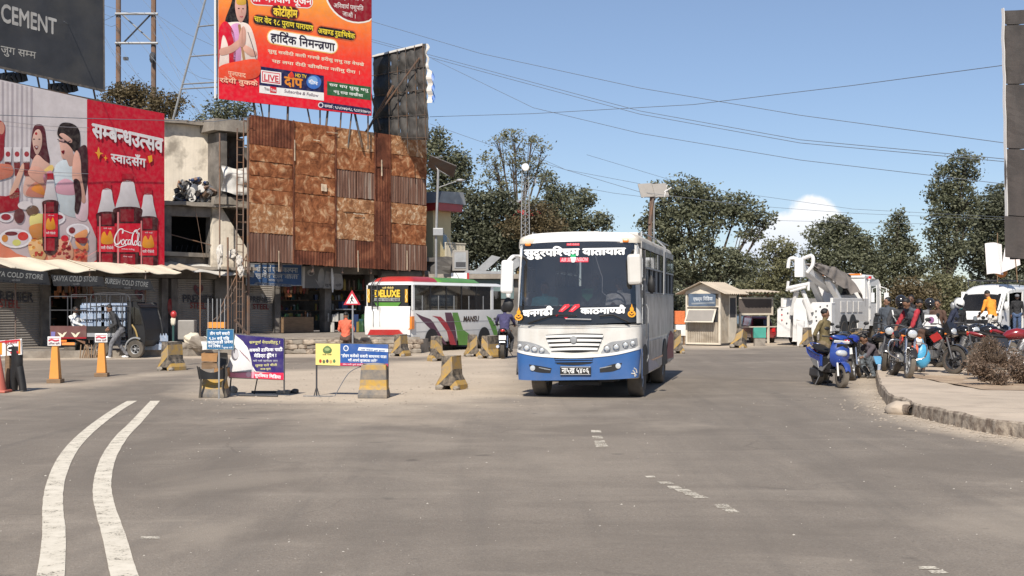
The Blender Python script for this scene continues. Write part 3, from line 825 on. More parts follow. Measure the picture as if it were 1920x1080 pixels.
# the open shop
shop_in=[(92,150)]
obj('shelf',M['wood'],[box(shx(93),shx(149),1.2,1.6,z,z+0.03) for z in (0.7,1.15,1.6,2.05)],shop)
def goods(parent,x0,x1,y0,y1,zs,seed,name,cols,hh=(0.12,0.3),gap=0.1,kind=True):
 """packets, bottles and bags set out side by side: joined, far too small to pick apart"""
 r=random.Random(seed);sh=[]
 for z in zs:
  x=x0
  while x<x1:
   w=r.uniform(0.06,0.2);h=r.uniform(*hh);m_=r.choice(cols);yy=r.uniform(y0,y1)
   if r.random()<0.45:sh.append((lathe([(w*.4,z),(w*.45,z+h*.6),(w*.2,z+h*.85),(w*.16,z+h)],8,(x+w/2,yy,0)),m_))
   else:sh.append((cbox((x+w/2,yy,z+h/2),(w*0.9,w*0.8,h),(0,0,r.uniform(-.2,.2))),m_))
   x+=w+r.uniform(0,gap)
 o=obj(name,cols[0],sh,parent);o['kind']='stuff';return o
GC=[mat('pack_%s'%k,c,0.5,var=0.15,scale=9) for k,c in (('red',(0.17,0.03,0.025)),('orange',(0.26,0.10,0.035)),('blue',(0.03,0.055,0.14)),('green',(0.035,0.09,0.035)),('white',(0.32,0.31,0.29)),('yellow',(0.28,0.20,0.04)),('brown',(0.09,0.055,0.035)),('teal',(0.04,0.11,0.11)))]
goods(shop,shx(94),shx(148),1.25,1.5,(0.73,1.18,1.63,2.08),4,'shop_goods',GC)
goods(shop,shx(92),shx(156),-0.5,-0.3,(1.9,2.1),5,'hanging_packets',[GC[0],GC[6],GC[1]],(0.15,0.3),0.02)
# tin awning over the shop fronts, in cream sheets
for i,(a,b) in enumerate([(-60,30),(30,100),(100,200),(200,262)]):
 x0,x1=shx(a,500),shx(b,500)
 obj('awning_sheet',M['cream_cloth'],slab(lambda u,v:(x0+(x1-x0)*u+0.01,-2.15+v*2.1,2.86+0.52*v+0.025*math.sin(u*9+i)-0.09*math.sin(u*math.pi)*(1-v)),12,6,(0,0,0.02)),shop)
x0,x1=shx(262,500),shx(316,500)
obj('awning_sheet',M['tin_roof'],slab(lambda u,v:(x0+(x1-x0)*u,-1.6+v*1.55,2.98+0.36*v+0.03*math.sin(u*14)),24,4,(0,0,0.02)),shop,label='rusting brown tin sheet of the awning')
x0,x1=shx(318,500),shx(430,500)
obj('awning_sheet',M['dirty_white'],slab(lambda u,v:(x0+(x1-x0)*u,-1.3+v*1.2,2.90+0.4*v+0.05*math.sin(u*10+v*3)-0.10*u),20,5,(0,0,0.02)),shop,label='pale crumpled sheet of the awning')
# black valances with the shop names
VA=Frame((-60,42.6),(445,53.1))
# the valance hangs in front of the wall: local plane y=-2.05 of the shop frame
def valance(pts,words,wl):
 q=[SH.y(*p,-2.2) for p in pts]  # tl,tr,br,bl on the hanging plane
 def f(u,v):
  a=Vector(q[3]).lerp(Vector(q[2]),u);b=Vector(q[0]).lerp(Vector(q[1]),u);p=a.lerp(b,v)
  return (p.x,-2.2-0.35*(1-v)+0.04*math.sin(u*12),p.y-0.012*abs(math.sin(u*20))*(1-v))
 V_=obj('valance',M['awning_cloth'],slab(f,30,4,(0,0.015,0)),shop)
 A=Art(SH,-2.62)
 A.text(words,wl[0],wl[1],wl[2],wl[3],wl[4],(165,165,160),1,0.02,slant=0.15)
 A.scribble((wl[0]*.55+wl[2]*.45),wl[1]*.5+wl[3]*.5+7,(wl[0]*.4+wl[2]*.6),wl[1]*.45+wl[3]*.55+7,3,(130,130,130),1,3)
 A.build(V_,M['print_old'])
valance([(-60,496),(88,510),(80,534),(-60,526)],'SAVYA COLD STORE',(-26,516,80,524,9))
valance([(96,515),(192,519),(184,537),(88,536)],'SAVYA COLD STORE',(99,527,182,528,9.5))
valance([(198,519),(280,524),(276,545),(188,539)],'SURESH COLD STORE',(196,531,277,538,9))
# short posts that hold the awning edge
for px in (-50,90,196,300):x_=shx(px,560);obj('awning_post',M['rusty_steel'],tube([(x_,-2.1,0.2),(x_,-2.1,2.9)],0.025,6),shop)
# ---- the pale two-storey house behind (open floor below, plastered floor above)
HB=Frame((306,52.4),(412,53.7))
hz=lambda px,py:HB.y(px,py)
house=thing('concrete_house','half finished house with a stained pale wall and open dark storey beside the billboard','building',HB.loc,HB.rz)
xa,_=hz(316,300);xb,_=hz(412,300)
W_=xb+0.3
z1=zat(380,52.6);z2=zat(232,52.6);zb=zat(500,52.6)
obj('upper_wall',M['plaster_white'],box(-0.3,xb,0,0.22,z1,z2),house)
obj('corner_pillar',M['plaster_white'],box(xb-0.35,xb+0.02,-0.05,0.0-0.002,z1,z2-0.03),house)
def wobble(sh,amp,sc,seed=0):
 return [tuple(Vector(p)+noise.noise_vector(Vector(p)*sc+Vector((seed,0,0)))*amp) for p in sh[0]],sh[1]
def fine_box(x0,x1,y0,y1,z0,z1,n=24):
 rs=[]
 for i in range(n+1):
  x=x0+(x1-x0)*i/n;rs.append([(x,y0,z0),(x,y1,z0),(x,y1,z1),(x,y0,z1)])
 return rings(rs)
obj('roof_slab',M['concrete'],wobble(fine_box(-0.5,xb+0.35,-0.35,4.5,z2,z2+0.12,30),0.05,2.5),house)
obj('balcony_slab',M['concrete'],wobble(fine_box(-0.6,xb+1.0,-0.9,4,z1-0.16,z1,30),0.04,2.5),house)
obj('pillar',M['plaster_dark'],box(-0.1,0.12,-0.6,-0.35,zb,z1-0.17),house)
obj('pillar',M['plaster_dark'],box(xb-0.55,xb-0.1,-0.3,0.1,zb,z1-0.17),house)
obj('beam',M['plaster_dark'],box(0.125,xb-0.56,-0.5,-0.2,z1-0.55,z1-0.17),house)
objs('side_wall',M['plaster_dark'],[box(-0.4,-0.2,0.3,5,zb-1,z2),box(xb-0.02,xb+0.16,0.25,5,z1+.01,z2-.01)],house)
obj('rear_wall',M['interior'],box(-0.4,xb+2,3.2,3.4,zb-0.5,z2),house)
obj('floor_slab',M['concrete'],wobble(fine_box(-0.4,xb+1.2,-0.9,4,zb-0.12,zb,20),0.04,2),house)
obj('wire_grille',M['dark_steel'],[tube([(x,0.9,zb),(x+0.25,0.9,zb+0.9)],0.012,4) for x in np.arange(0.2,xb-0.5,0.22)],house)
obj('tie_rod',M['rusty_steel'],[tube([(0.1,-0.5,zb+1.25),(xb-0.25,-0.45,zb+0.8)],0.022,5),tube([(xb*.45,-0.7,z1-.2),(xb*.62,-0.6,zb+.3)],0.01,4)],house)
# junk piled on the balcony
jr=random.Random(5)
jm=[M['dark_steel'],M['steel'],M['rusty_steel'],M['black_plastic'],M['dirty_white'],GC[2],GC[6]]
js=[]
for i in range(90):
 x=jr.uniform(0.35,xb-0.55);hmax=0.25+0.75*max(0,1-abs(x-1.1)/1.6);z=z1+jr.random()*hmax
 js.append((cbox((x,-0.45+jr.uniform(-.3,.3),z),(jr.uniform(.04,.35),jr.uniform(.03,.2),jr.uniform(.03,.3)),(jr.uniform(-1,1),jr.uniform(-1,1),jr.uniform(-1,1))),jr.choice(jm)))
for i in range(14):js.append((lathe([(0.13,-0.01),(0.16,0),(0.13,0.01)],10,(0,0,0),'y'),M['steel']));js[-1]=(xf(js[-1][0],(jr.uniform(.6,xb-.7),-0.75,z1+jr.uniform(.1,.7)),(jr.uniform(-.6,.6),0,jr.uniform(-.8,.8))),jr.choice([M['steel'],M['dirty_white']]))
o=obj('scrap_heap',M['dark_steel'],js);o.location=HB.loc;o.rotation_euler=(0,0,HB.rz);tag(o,'heap of scrap metal and old pans on the balcony of the pale house','scrap');
# rubble on roof edges
scr=scatter('roof_rubble',M['stone'],120,lambda r:Vector((r.uniform(-.5,xb+.3),r.uniform(-.35,.1),z2+.12)),0.03,0.13,3);scr.parent=house
# ---- scaffold and ladder stair between the house and the rust-brown hoarding
SC=Frame((412,51.6),(466,52.4))
scf=thing('steel_ladder_frame','tall rusty steel ladder frame and stair beside the brown hoarding','scaffold',SC.loc,SC.rz)
def P2(px,py,y=0.0):a=SC.y(px,py,y);return (a[0],y,a[1])
obj('post',M['rusty_steel'],tube([P2(455,650),P2(457,222)],0.028,6),scf)
obj('post',M['rusty_steel'],tube([P2(443,655),P2(445,240)],0.028,6),scf)
obj('post',M['rusty_steel'],tube([P2(428,660),P2(427,445)],0.04,6),scf)
obj('post',M['rusty_steel'],tube([P2(412,520,0.5),P2(412,250,0.5)],0.03,6),scf)
for y in range(262,620,14):
 obj('rung',M['rusty_steel'],tube([P2(444,y),P2(457,y+1)],0.014,4),scf)
obj('stair_stringer',M['rusty_steel'],[tube([P2(466,470),P2(415,575)],0.02,5),tube([P2(462,500,0.6),P2(408,600,0.6)],0.02,5),tube([P2(470,540),P2(400,600,.3)],0.015,5),tube([P2(440,600),P2(490,655)],0.05,5)],scf)
for i in range(9):
 f=i/8;obj('tread',M['rusty_steel'],tube([P2(462-48*f,480+92*f),P2(460-48*f,500+96*f,.6)],0.016,4),scf)
obj('mesh_panel',M['rusty_steel'],[tube([P2(x,525+(x-440)*.4),P2(x,640)],0.008,4) for x in range(434,466,5)],scf)
sheet_=Frame((414,52.6),(468,53.4))
def sf(u,v):
 x=0.05+u*1.25;sag=0.35*math.sin(u*math.pi)
 return (x,0.05*noise.noise(Vector((u*6,v*2.5,1)))+0.05*math.sin(v*9+2.5*math.sin(u*math.pi)+3*noise.noise(Vector((u*2,v*2,4))))-0.12*math.sin(v*math.pi),zat(312,53)-v*(1.0+0.1*u)-sag*0.22+0.02*math.sin(u*9))
o=obj('tarpaulin',mat('tarp_white',(0.66,0.64,0.60),0.8,var=0.05,bump=0.3,bscale=5),slab(sf,26,26,(0,0.02,0)),smooth=True);o.location=sheet_.loc;o.rotation_euler.z=sheet_.rz
tag(o,'crumpled white sheet hung over the balcony rail between house and hoarding','sheet')
# balcony room behind the ladder
side=thing('balcony_wing','narrow shadowed balcony wing with slab floors between the pale house and the hoarding','building',sheet_.loc,sheet_.rz)
zz=lambda py:zat(py,53)
obj('roof_slab',M['concrete'],wobble(fine_box(-0.35,1.5,-0.15,3,zz(248),zz(226),16),0.03,3),side)
obj('wall',M['plaster_dark'],[box(0.35,1.6,1.2,1.35,zz(620),zz(250)),box(-0.02,0.32,0.1,1.3,zz(380),zz(250))],side)
obj('floor_slab',M['concrete'],wobble(fine_box(-0.2,1.5,0.08,1.19,zz(384),zz(370),10),0.02,3),side)
obj('stair_wall',M['plaster_white'],prism([(-0.1,zz(385)),(0.25,zz(385)),(1.5,zz(470)),(1.5,zz(520)),(-0.1,zz(500))],0.5,0.7,'y'),side)
obj('window_grille',M['rusty_steel'],[tube([(x,1.0,zz(310)),(x,1.0,zz(270))],0.012,4) for x in (0.4,0.55,0.7,.85)]+[tube([(0.3,1.0,z),(1.0,1.0,z)],0.012,4) for z in (zz(275),zz(290),zz(305))],side)
# cloth bundles tied to the frame
for px,py,s,d_ in ((412,480,(0.13,0.12,0.42),52),(436,478,(.20,.15,.20),52.2),(452,508,(.12,.10,.2),51.4),(449,490,(.12,.1,.22),51.4)):
 p=at(px,d_,zat(py,d_));o=obj('cloth_bundle',M['dirty_white'],lump((0,0,0),s,px*.1,20,14,.55));o.location=p
 tag(o,{412:'tall pale sack standing at the edge of the open storey',436:'round pale bundle behind the ladder frame',452:'lower pale bundle tied at the ladder foot',449:'narrow pale bundle tied above another on the ladder'}[px],'bundle')
 # ---- the brown corrugated hoarding
RU=Frame((465,52.0),(800,60.0))
def rust(k,c1,c2,c3,sc,st=(1,1,1)):
 m=bpy.data.materials.new(k);m.use_nodes=True;N=m.node_tree.nodes;L=m.node_tree.links;b=N['Principled BSDF']
 tcn=N.new('ShaderNodeTexCoord');mp=N.new('ShaderNodeMapping');mp.inputs['Scale'].default_value=st;L.new(tcn.outputs['Object'],mp.inputs[0])
 oi=N.new('ShaderNodeObjectInfo');ad=N.new('ShaderNodeVectorMath');ad.operation='ADD';cb=N.new('ShaderNodeCombineXYZ')
 L.new(wm(N,L,'MULTIPLY',oi.outputs['Random'],50),cb.inputs[0]);L.new(mp.outputs[0],ad.inputs[0]);L.new(cb.outputs[0],ad.inputs[1])
 def nz(s,d=8,ro=.65,dist=0.0):
  n=N.new('ShaderNodeTexNoise');n.inputs['Scale'].default_value=s;n.inputs['Detail'].default_value=d;n.inputs['Roughness'].default_value=ro
  n.inputs['Distortion'].default_value=dist;L.new(ad.outputs[0],n.inputs['Vector']);return n.outputs['Fac']
 r=N.new('ShaderNodeValToRGB');e=r.color_ramp.elements
 e[0].position=0.30;e[0].color=c1+(1,);e[1].position=0.52;e[1].color=c2+(1,)
 x=e.new(0.70);x.color=c3+(1,)
 L.new(nz(sc,9,.65,0.8),r.inputs[0])
 mxn=N.new('ShaderNodeMixRGB');mxn.blend_type='MULTIPLY';mxn.inputs[0].default_value=0.55
 q=N.new('ShaderNodeValToRGB');q.color_ramp.elements[0].position=.3;q.color_ramp.elements[1].position=.6;q.color_ramp.elements[0].color=(.45,.42,.4,1)
 L.new(nz(sc*3.1),q.inputs[0]);L.new(r.outputs[0],mxn.inputs[1]);L.new(q.outputs[0],mxn.inputs[2])
 L.new(mxn.outputs[0],b.inputs['Base Color']);b.inputs['Roughness'].default_value=.85;b.inputs['Specular IOR Level'].default_value=.2
 bp=N.new('ShaderNodeBump');bp.inputs['Strength'].default_value=.8;bp.inputs['Distance'].default_value=.04;L.new(nz(sc*1.5,6),bp.inputs['Height']);L.new(bp.outputs[0],b.inputs['Normal'])
 return m
M['rust_orange']=rust('rust_orange',(0.11,0.036,0.018),(0.37,0.135,0.055),(0.72,0.47,0.27),2.3)
M['rust_pale']=rust('rust_pale',(0.20,0.075,0.035),(0.46,0.22,0.10),(0.88,0.70,0.48),3.4)
M['rust_deep']=rust('rust_deep',(0.07,0.026,0.018),(0.17,0.058,0.032),(0.34,0.14,0.075),1.0)
M['rust_grey']=rust('rust_grey',(0.11,0.05,0.035),(0.22,0.12,0.085),(0.40,0.33,0.27),1.3,(3.5,1,0.22))
hoard=thing('tin_hoarding','huge hoarding patched from rusted brown and orange tin sheets','hoarding',RU.loc,RU.rz)
def tin(q,mk,ribs=0.0,seed=0):
 """one sheet on the hoarding: photo-measured corners tl,tr,br,bl put on the hoarding plane; buckled, slightly proud"""
 c=[Vector(RU.y(*p)) for p in q];rr=random.Random(seed);off=0.012+0.03*rr.random()
 def f(u,v):
  p=c[3].lerp(c[2],u).lerp(c[0].lerp(c[1],u),v)
  y=-off-(0.014*math.sin(p.x*2*math.pi/0.16) if ribs else 0)-(0.035 if not ribs else 0.012)*noise.noise(Vector((p.x*1.4,seed,p.y*1.4)))
  if not ribs:y-=0.012*noise.noise(Vector((p.x*6,seed,p.y*6)))
  e=0.03*noise.noise(Vector((p.x*5,seed*3.1,0))) if (v==0) else 0
  return (p.x,y,p.y+e)
 w=(c[1]-c[0]).length;nu=max(10,int(w/(0.04 if ribs else 0.12)))
 obj('tin_sheet',M[mk],slab(f,min(nu,60),14 if not ribs else 5,(0,0.006,0)),hoard,smooth=True)
T_,B_=(lambda x:214+(x-467)*(262-214)/333),(lambda x:490+(x-467)*(510-490)/333)
def row(x0,x1,f0,f1):  # fractions down the hoarding, 0 top to 1 bottom
 def Y(x,f):return T_(x)*(1-f)+B_(x)*f
 return [(x0,Y(x0,f0)),(x1,Y(x1,f0)),(x1,Y(x1,f1)),(x0,Y(x0,f1))]
cols_=[(467,548),(549,627),(628,701),(702,729),(730,799)]
lay={0:[(0,.2,'rust_deep',1),(.2,.31,'rust_orange',0),(.31,.41,'rust_orange',0),(.41,.5,'rust_orange',0),(.5,.6,'rust_orange',0),(.6,.8,'rust_pale',0),(.8,1.0,'rust_grey',1)],
1:[(0,.2,'rust_orange',0),(.2,.37,'rust_orange',0),(.37,.5,'rust_orange',0),(.5,.70,'rust_orange',0),(.70,.9,'rust_orange',0),(.9,1.0,'rust_deep',1)],
2:[(0,.15,'rust_pale',0),(.15,.3,'rust_orange',0),(.3,.5,'rust_grey',1),(.5,.6,'rust_pale',0),(.6,.8,'rust_pale',0),(.8,1.0,'rust_grey',1)],
3:[(0,.25,'rust_deep',0),(.25,.5,'rust_deep',1),(.5,.75,'rust_deep',1),(.75,1.0,'rust_deep',1)],
4:[(0,.14,'rust_pale',0),(.14,.3,'rust_orange',0),(.3,.5,'rust_grey',1),(.5,.65,'rust_pale',0),(.65,.8,'rust_orange',0),(.8,1.0,'rust_grey',1)]}
k=0
for ci,(x0,x1) in enumerate(cols_):
 for f0,f1,mk,rb in lay[ci]:
  k+=1;xm=(x0+x1)/2+rnd.uniform(-4,4)
  if mk=='rust_grey':
   tin(row(x0,xm,f0+.004,f1),mk,rb,k)
   tin(row(xm+.5,x1,f0+.004,f1-rnd.random()*.01),'rust_deep' if rnd.random()<.5 else mk,rb,k+40)
  else:tin(row(x0,x1,f0+.003,f1),mk,rb,k)
for xs0,xs1 in cols_[1:]:
 p,q_=RU.y(xs0-.5,T_(xs0)),RU.y(xs0-.5,B_(xs0));obj('seam_strip',M['rust_deep'],box(p[0]-.035,p[0]+.035,-.075,-.055,q_[1],p[1]),hoard)
 # streaks of old whitewash and bent corners
for (px,py,w,h) in ((549,262,2,40),(585,262,12,3),(575,300,18,2),(600,345,10,14),(660,400,20,3),(712,300,2,30),(520,470,1.5,40),(760,470,1.5,36),(668,470,1.5,40),(610,248,22,2)):
 a_=RU.y(px,py);b_=RU.y(px+w,py+h);obj('paint_smear',M['panel_smear'] if 'panel_smear' in M else M.setdefault('panel_smear',mat('panel_smear',(.62,.48,.34),.9,var=.3,scale=6)),wobble(fine_box(a_[0],b_[0],-.088,-.08,b_[1],a_[1],8),.02,6,px),hoard)
 # the frame behind it
W=RU.W
obj('backing_sheet',M['rust_deep'],prism([RU.y(*p) for p in ((468,217),(798,265),(798,507),(468,488))],0.012,0.03,'y'),hoard)  # dark sheet added so no sky shows through the gaps
for i in range(7):
 x=0.1+(W-0.2)*i/6;obj('upright',M['rusty_steel'],box(x-.04,x+.04,0.06,0.14,3.0 if i not in (0,6) else 0.2,9.0-i*0.0),hoard)
for z in (3.4,4.9,6.4,7.9,8.85):obj('rail',M['rusty_steel'],box(0,W,0.15,0.21,z-.03,z+.03),hoard)
for i in range(4):x=0.8+i*2.6;obj('brace',M['rusty_steel'],tube([(x,0.2,8.8),(x,2.2,4.2)],0.03,5),hoard)
# ---- shops under the hoarding
S2=Frame((452,55.0),(826,61.5))
sh2=thing('open_shops','open fronted shops with hanging goods in the shade under the rusty hoarding','building',S2.loc,S2.rz)
def s2(px,py=600,y=0.0):return S2.y(px,py,y)
FZ=0.5
X=lambda px:s2(px)[0]
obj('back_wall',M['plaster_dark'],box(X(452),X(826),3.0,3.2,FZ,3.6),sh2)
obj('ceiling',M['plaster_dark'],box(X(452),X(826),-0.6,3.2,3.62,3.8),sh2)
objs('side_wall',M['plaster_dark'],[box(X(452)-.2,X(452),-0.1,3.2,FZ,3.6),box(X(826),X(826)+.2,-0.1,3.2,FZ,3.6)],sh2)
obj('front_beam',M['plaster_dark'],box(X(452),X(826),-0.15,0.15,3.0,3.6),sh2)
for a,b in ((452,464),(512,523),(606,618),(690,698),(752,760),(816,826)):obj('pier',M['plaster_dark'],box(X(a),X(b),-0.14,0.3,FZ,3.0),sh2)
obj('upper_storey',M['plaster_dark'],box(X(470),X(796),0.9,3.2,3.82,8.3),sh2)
st=obj('shutter',M['corr_shutter'],corr_sheet(X(466),X(512),FZ,3.0,0.06),sh2)
A=Art(S2,0.03);A.text('PREMIER',468,566,509,568,10,(58,60,68),1,0.03);A.text('STEEL',474,579,504,580,9,(120,46,44),1,0.03)
A.poly([(488,551),(494,550),(495,560),(491,556)],(185,180,175),2);A.build(st,M['print_old'])
for z in (0.95,1.4,1.85,2.3):obj('shelf',M['wood'],box(X(525),X(605),1.1,1.5,z,z+.03),sh2)
for z in (0.95,1.4,1.85,2.3):obj('shelf',M['wood'],box(X(620),X(815),1.3,1.7,z,z+.03),sh2)
goods(sh2,X(525),X(586),1.15,1.4,(0.98,1.43,1.88),11,'shelf_goods',GC)
goods(sh2,X(622),X(812),1.35,1.6,(0.98,1.43,1.88,2.33),12,'shelf_goods',GC)
obj('hanging_cloth',GC[1],[box(X(542),X(555),0.35,.42,2.0,2.75)],sh2)
for i,px in enumerate(range(525,580,6)):obj('hanging_bag',GC[(0,6,1,0,6)[i%5]],lump((X(px)+.1,0.3,2.45),(.09,.06,.3),i),sh2,smooth=True)
for i,px in enumerate(range(622,690,9)):obj('hanging_bag',GC[(6,3,0,5,6)[i%5]],lump((X(px)+.1,0.3,2.55),(.06,.05,.25),i),sh2,smooth=True)
obj('counter',M['wood'],[box(X(524),X(580),-0.35,0.35,FZ,1.15)],sh2)
goods(sh2,X(526),X(552),-0.2,.2,(1.16,),13,'vegetables',[GC[3],GC[5],GC[3]],(.06,.16),.0)
goods(sh2,X(556),X(580),-0.2,.2,(1.16,),14,'packets',[GC[4],GC[1],GC[6]],(.1,.25),.0)
for i in range(6):
 obj('crate',[GC[7],GC[3],GC[2]][i%3],box(X(630+i*9),X(637.5+i*9),-0.7,-0.3,FZ,FZ+.75-(i%2)*.2),sh2)
goods(sh2,X(604),X(628),-0.85,-0.4,(FZ,FZ+.45),17,'water_bottle',[GC[4],M['dirty_white'],GC[4]],(.3,.45),.0)
goods(sh2,X(650),X(692),-0.85,-0.7,(FZ,),18,'cool_drinks',GC,(.3,.5),.0)
obj('white_tray',M['clean_white'],box(X(627),X(651),-0.7,-0.1,1.45,1.49),sh2)
obj('blue_box',GC[2],box(X(630),X(640),-0.5,-0.2,1.5,1.8),sh2)
goods(sh2,X(700),X(750),0.2,.6,(FZ,FZ+.5),21,'sacks',GC,(.2,.5),.02)
# signs hung below the hoarding: blue board, grey picture board, broken tube light
SG=Frame((464,54.0),(645,57.4))
sg=thing('shop_sign','weathered blue board with white script under the left end of the hoarding','sign',SG.loc,SG.rz)
q=[SG.y(*p) for p in ((463,493),(565,499),(563,541),(461,535))]
zb_,zt_=q[3][1]+.0,q[0][1]
obj('board',mat('sign_blue',(0.035,0.085,0.20),0.6,var=0.15,scale=3,dust=0.0),box(q[0][0],q[1][0],0,0.05,zb_,zt_),sg)
obj('frame',M['galv'],[box(q[0][0],q[1][0],-0.012,-0.0015,zb_,zb_+.04),box(q[0][0],q[1][0],-0.012,-0.0015,zt_-.04,zt_),box(q[0][0]-.04,q[0][0]-0.002,-0.012,.05,zb_,zt_),box(q[1][0]+.002,q[1][0]+.04,-0.012,.05,zb_,zt_)],sg)
A=Art(SG,0.0);A.poly([(465,495),(477,496),(476,519),(464,517)],(175,180,185),1);A.ell(471,506,3,5,(110,120,130),2)
A.text('श्री दुर्गा एण्ड कल्पना',480,509,558,511,9,(205,210,215),2,0.02);A.scribble(479,520,558,523,6,(190,195,200),2,5);A.scribble(503,527,530,528,4,(170,175,185),2,6)
A.poly([(478,512),(560,514),(560,515.5),(478,514)],(150,155,165),2);A.poly([(480,529),(548,533),(546,538),(474,534)],(120,130,145),2);A.scribble(482,535,545,537,3,(60,80,120),3,7);A.build(sg,M['print_old'])
sg=thing('shop_sign','grey board with a faded picture and tube light right of the blue sign','sign',SG.loc,SG.rz)
q=[SG.y(*p) for p in ((569,499),(642,503),(642,541),(567,540))]
obj('board',mat('sign_grey',(0.13,0.125,0.12),0.7,var=0.2,scale=2),box(q[0][0],q[1][0],0,0.05,q[3][1],q[0][1]),sg)
A=Art(SG,0.0);A.poly([(567,500),(572,500),(571,540),(567,540)],(190,185,178),1)
A.ell(583,511,7,6,(165,160,155),1);A.ell(583,513,4,2.5,(90,85,85),2)
A.blob([(600,505),(605,504),(608,515),(606,536),(598,537),(596,520)],(160,158,155),1);A.poly([(590,522),(600,533),(598,537)],(165,160,155),1)
A.poly([(611,508),(620,510),(625,541),(606,541)],(150,146,142),1);A.blob([(624,516),(632,513),(641,517),(642,541),(624,540)],(160,155,150),1);A.scribble(609,536,640,537,4,(70,66,66),2,5)
A.build(sg,M['print_old'])
obj('tube_light',M['clean_white'],tube([(SG.y(619,503)[0],-0.08,SG.y(619,503)[1]),(SG.y(620,548)[0],-0.08,SG.y(620,548)[1])],[0.02,0.07],8) if False else tube([(SG.y(619,503)[0],-0.12,SG.y(619,503)[1]),(SG.y(620,520)[0],-0.12,SG.y(620,520)[1]),(SG.y(621,548)[0],-0.1,SG.y(621,548)[1])],[0.03,0.07,0.03],8),sg)
obj('rolled_shade',M['plaster_dark'],xf(cyl((0,0,0),.18,0,2.6,'x',12),(X(700),-0.5,3.05)),sh2)
# ---- stone faced ledge before these shops: courses of rough blocks
LG=Frame((455,45.2),(700,45.8))
led=thing('stone_ledge','low ledge of rough stone blocks before the open shops','wall',LG.loc,LG.rz)
obj('core',M['slab'],prism([(0,0.1),(LG.W+1.6,0.1),(LG.W+7,17),(-0.5,13)],-0.02,FZ-0.02,'z'),led)
obj('coping',M['slab'],wobble(fine_box(-0.02,LG.W+1.6,-0.05,0.35,FZ-0.018,FZ+0.06,40),0.025,2),led)
me_cache=[]
for i in range(6):
 v,f=lump((0,0,0),(0.5,0.5,0.5),i*3.3,8,5,.25);v=[(max(-.5,min(.5,a*1.7)),max(-.5,min(.5,b*1.3)),max(-.5,min(.5,c*1.7))) for a,b,c in v]
 mm_=bpy.data.meshes.new('stone');mm_.from_pydata(v,[],f);mm_.materials.append(M['slab'] if i%2 else M['kerb']);me_cache.append(mm_)
rr=random.Random(9);z=0.0
for c_ in range(3):
 h=0.16;x=rr.uniform(-.1,.1)
 while x<LG.W+1.5:
  w=rr.uniform(.2,.42);s=bpy.data.objects.new('stone',rr.choice(me_cache));COL.objects.link(s);s.parent=led
  s.location=(x+w/2,0.03+rr.uniform(-.03,.03),z+h/2);s.scale=(w*1.03,.2,h*1.04);x+=w
 z+=h
 # ------------------------------------------------------------------ billboards
M['board_steel']=mat('board_steel',(0.10,0.10,0.10),0.7,0.3,var=0.3,col2=(0.16,0.09,0.05),mscale=3)
CK=Frame((0,44.5),(308,50.2))
def board_body(fr,q,root,name='panel',mt=None,t=0.06):
 """flat board with real thickness behind the print; q = tl,tr,br,bl in board metres"""
 obj(name,mt or M['board_steel'],prism([(p[0],p[1]) for p in q],0.0,t,'y'),root)
 # red cola billboard
cok=thing('cola_billboard','long red and white cola billboard with bottles and a feasting family','billboard',CK.loc,CK.rz)
cq=[CK.y(*p) for p in ((-70,134),(308,213),(308,508),(-70,480))]
board_body(CK,cq,cok)
for px in (-40,60,165,250,305):
 x=CK.y(px,300)[0];obj('upright',M['board_steel'],box(x-.05,x+.05,0.065,0.17,3.0,8.9),cok)
for z in (3.4,5.2,7.0,8.7):obj('rail',M['board_steel'],box(cq[3][0]+.1,cq[1][0]-.1,0.18,0.24,z-.03,z+.03),cok)
for px in (0,120,240):x=CK.y(px,300)[0];obj('stay',M['board_steel'],tube([(x,.25,6.8),(x,2.2,3.7)],.03,5),cok)
A=Art(CK)
WG=(205,198,198)
A.poly([(-70,134),(165,186),(165,495),(-70,480)],(214,205,205),0)
A.poly([(163,186),(308,213),(308,508),(163,495)],(200,18,46),1)
for x in range(-60,60,9):A.poly([(x,137+(x+70)*.21),(x+4,138+(x+70)*.21),(x+4,400),(x,400)],(178,168,172) if x%2 else (190,180,182),1)
# table
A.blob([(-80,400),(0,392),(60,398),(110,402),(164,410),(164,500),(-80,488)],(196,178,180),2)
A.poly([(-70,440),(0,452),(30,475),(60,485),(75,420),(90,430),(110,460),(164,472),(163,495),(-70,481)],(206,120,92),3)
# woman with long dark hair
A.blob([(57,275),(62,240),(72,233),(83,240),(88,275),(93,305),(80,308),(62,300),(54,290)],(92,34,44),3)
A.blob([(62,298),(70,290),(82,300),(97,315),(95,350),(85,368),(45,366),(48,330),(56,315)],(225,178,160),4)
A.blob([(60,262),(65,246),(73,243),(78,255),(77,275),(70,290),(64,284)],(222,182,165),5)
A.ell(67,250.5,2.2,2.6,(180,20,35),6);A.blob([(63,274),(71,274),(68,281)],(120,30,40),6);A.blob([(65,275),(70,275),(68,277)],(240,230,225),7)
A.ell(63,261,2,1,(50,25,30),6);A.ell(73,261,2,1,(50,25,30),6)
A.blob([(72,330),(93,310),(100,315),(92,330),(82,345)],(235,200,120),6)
A.blob([(55,350),(75,340),(90,368),(50,367)],(205,130,110),5);A.blob([(58,355),(74,345),(84,366)],(225,140,60),6)
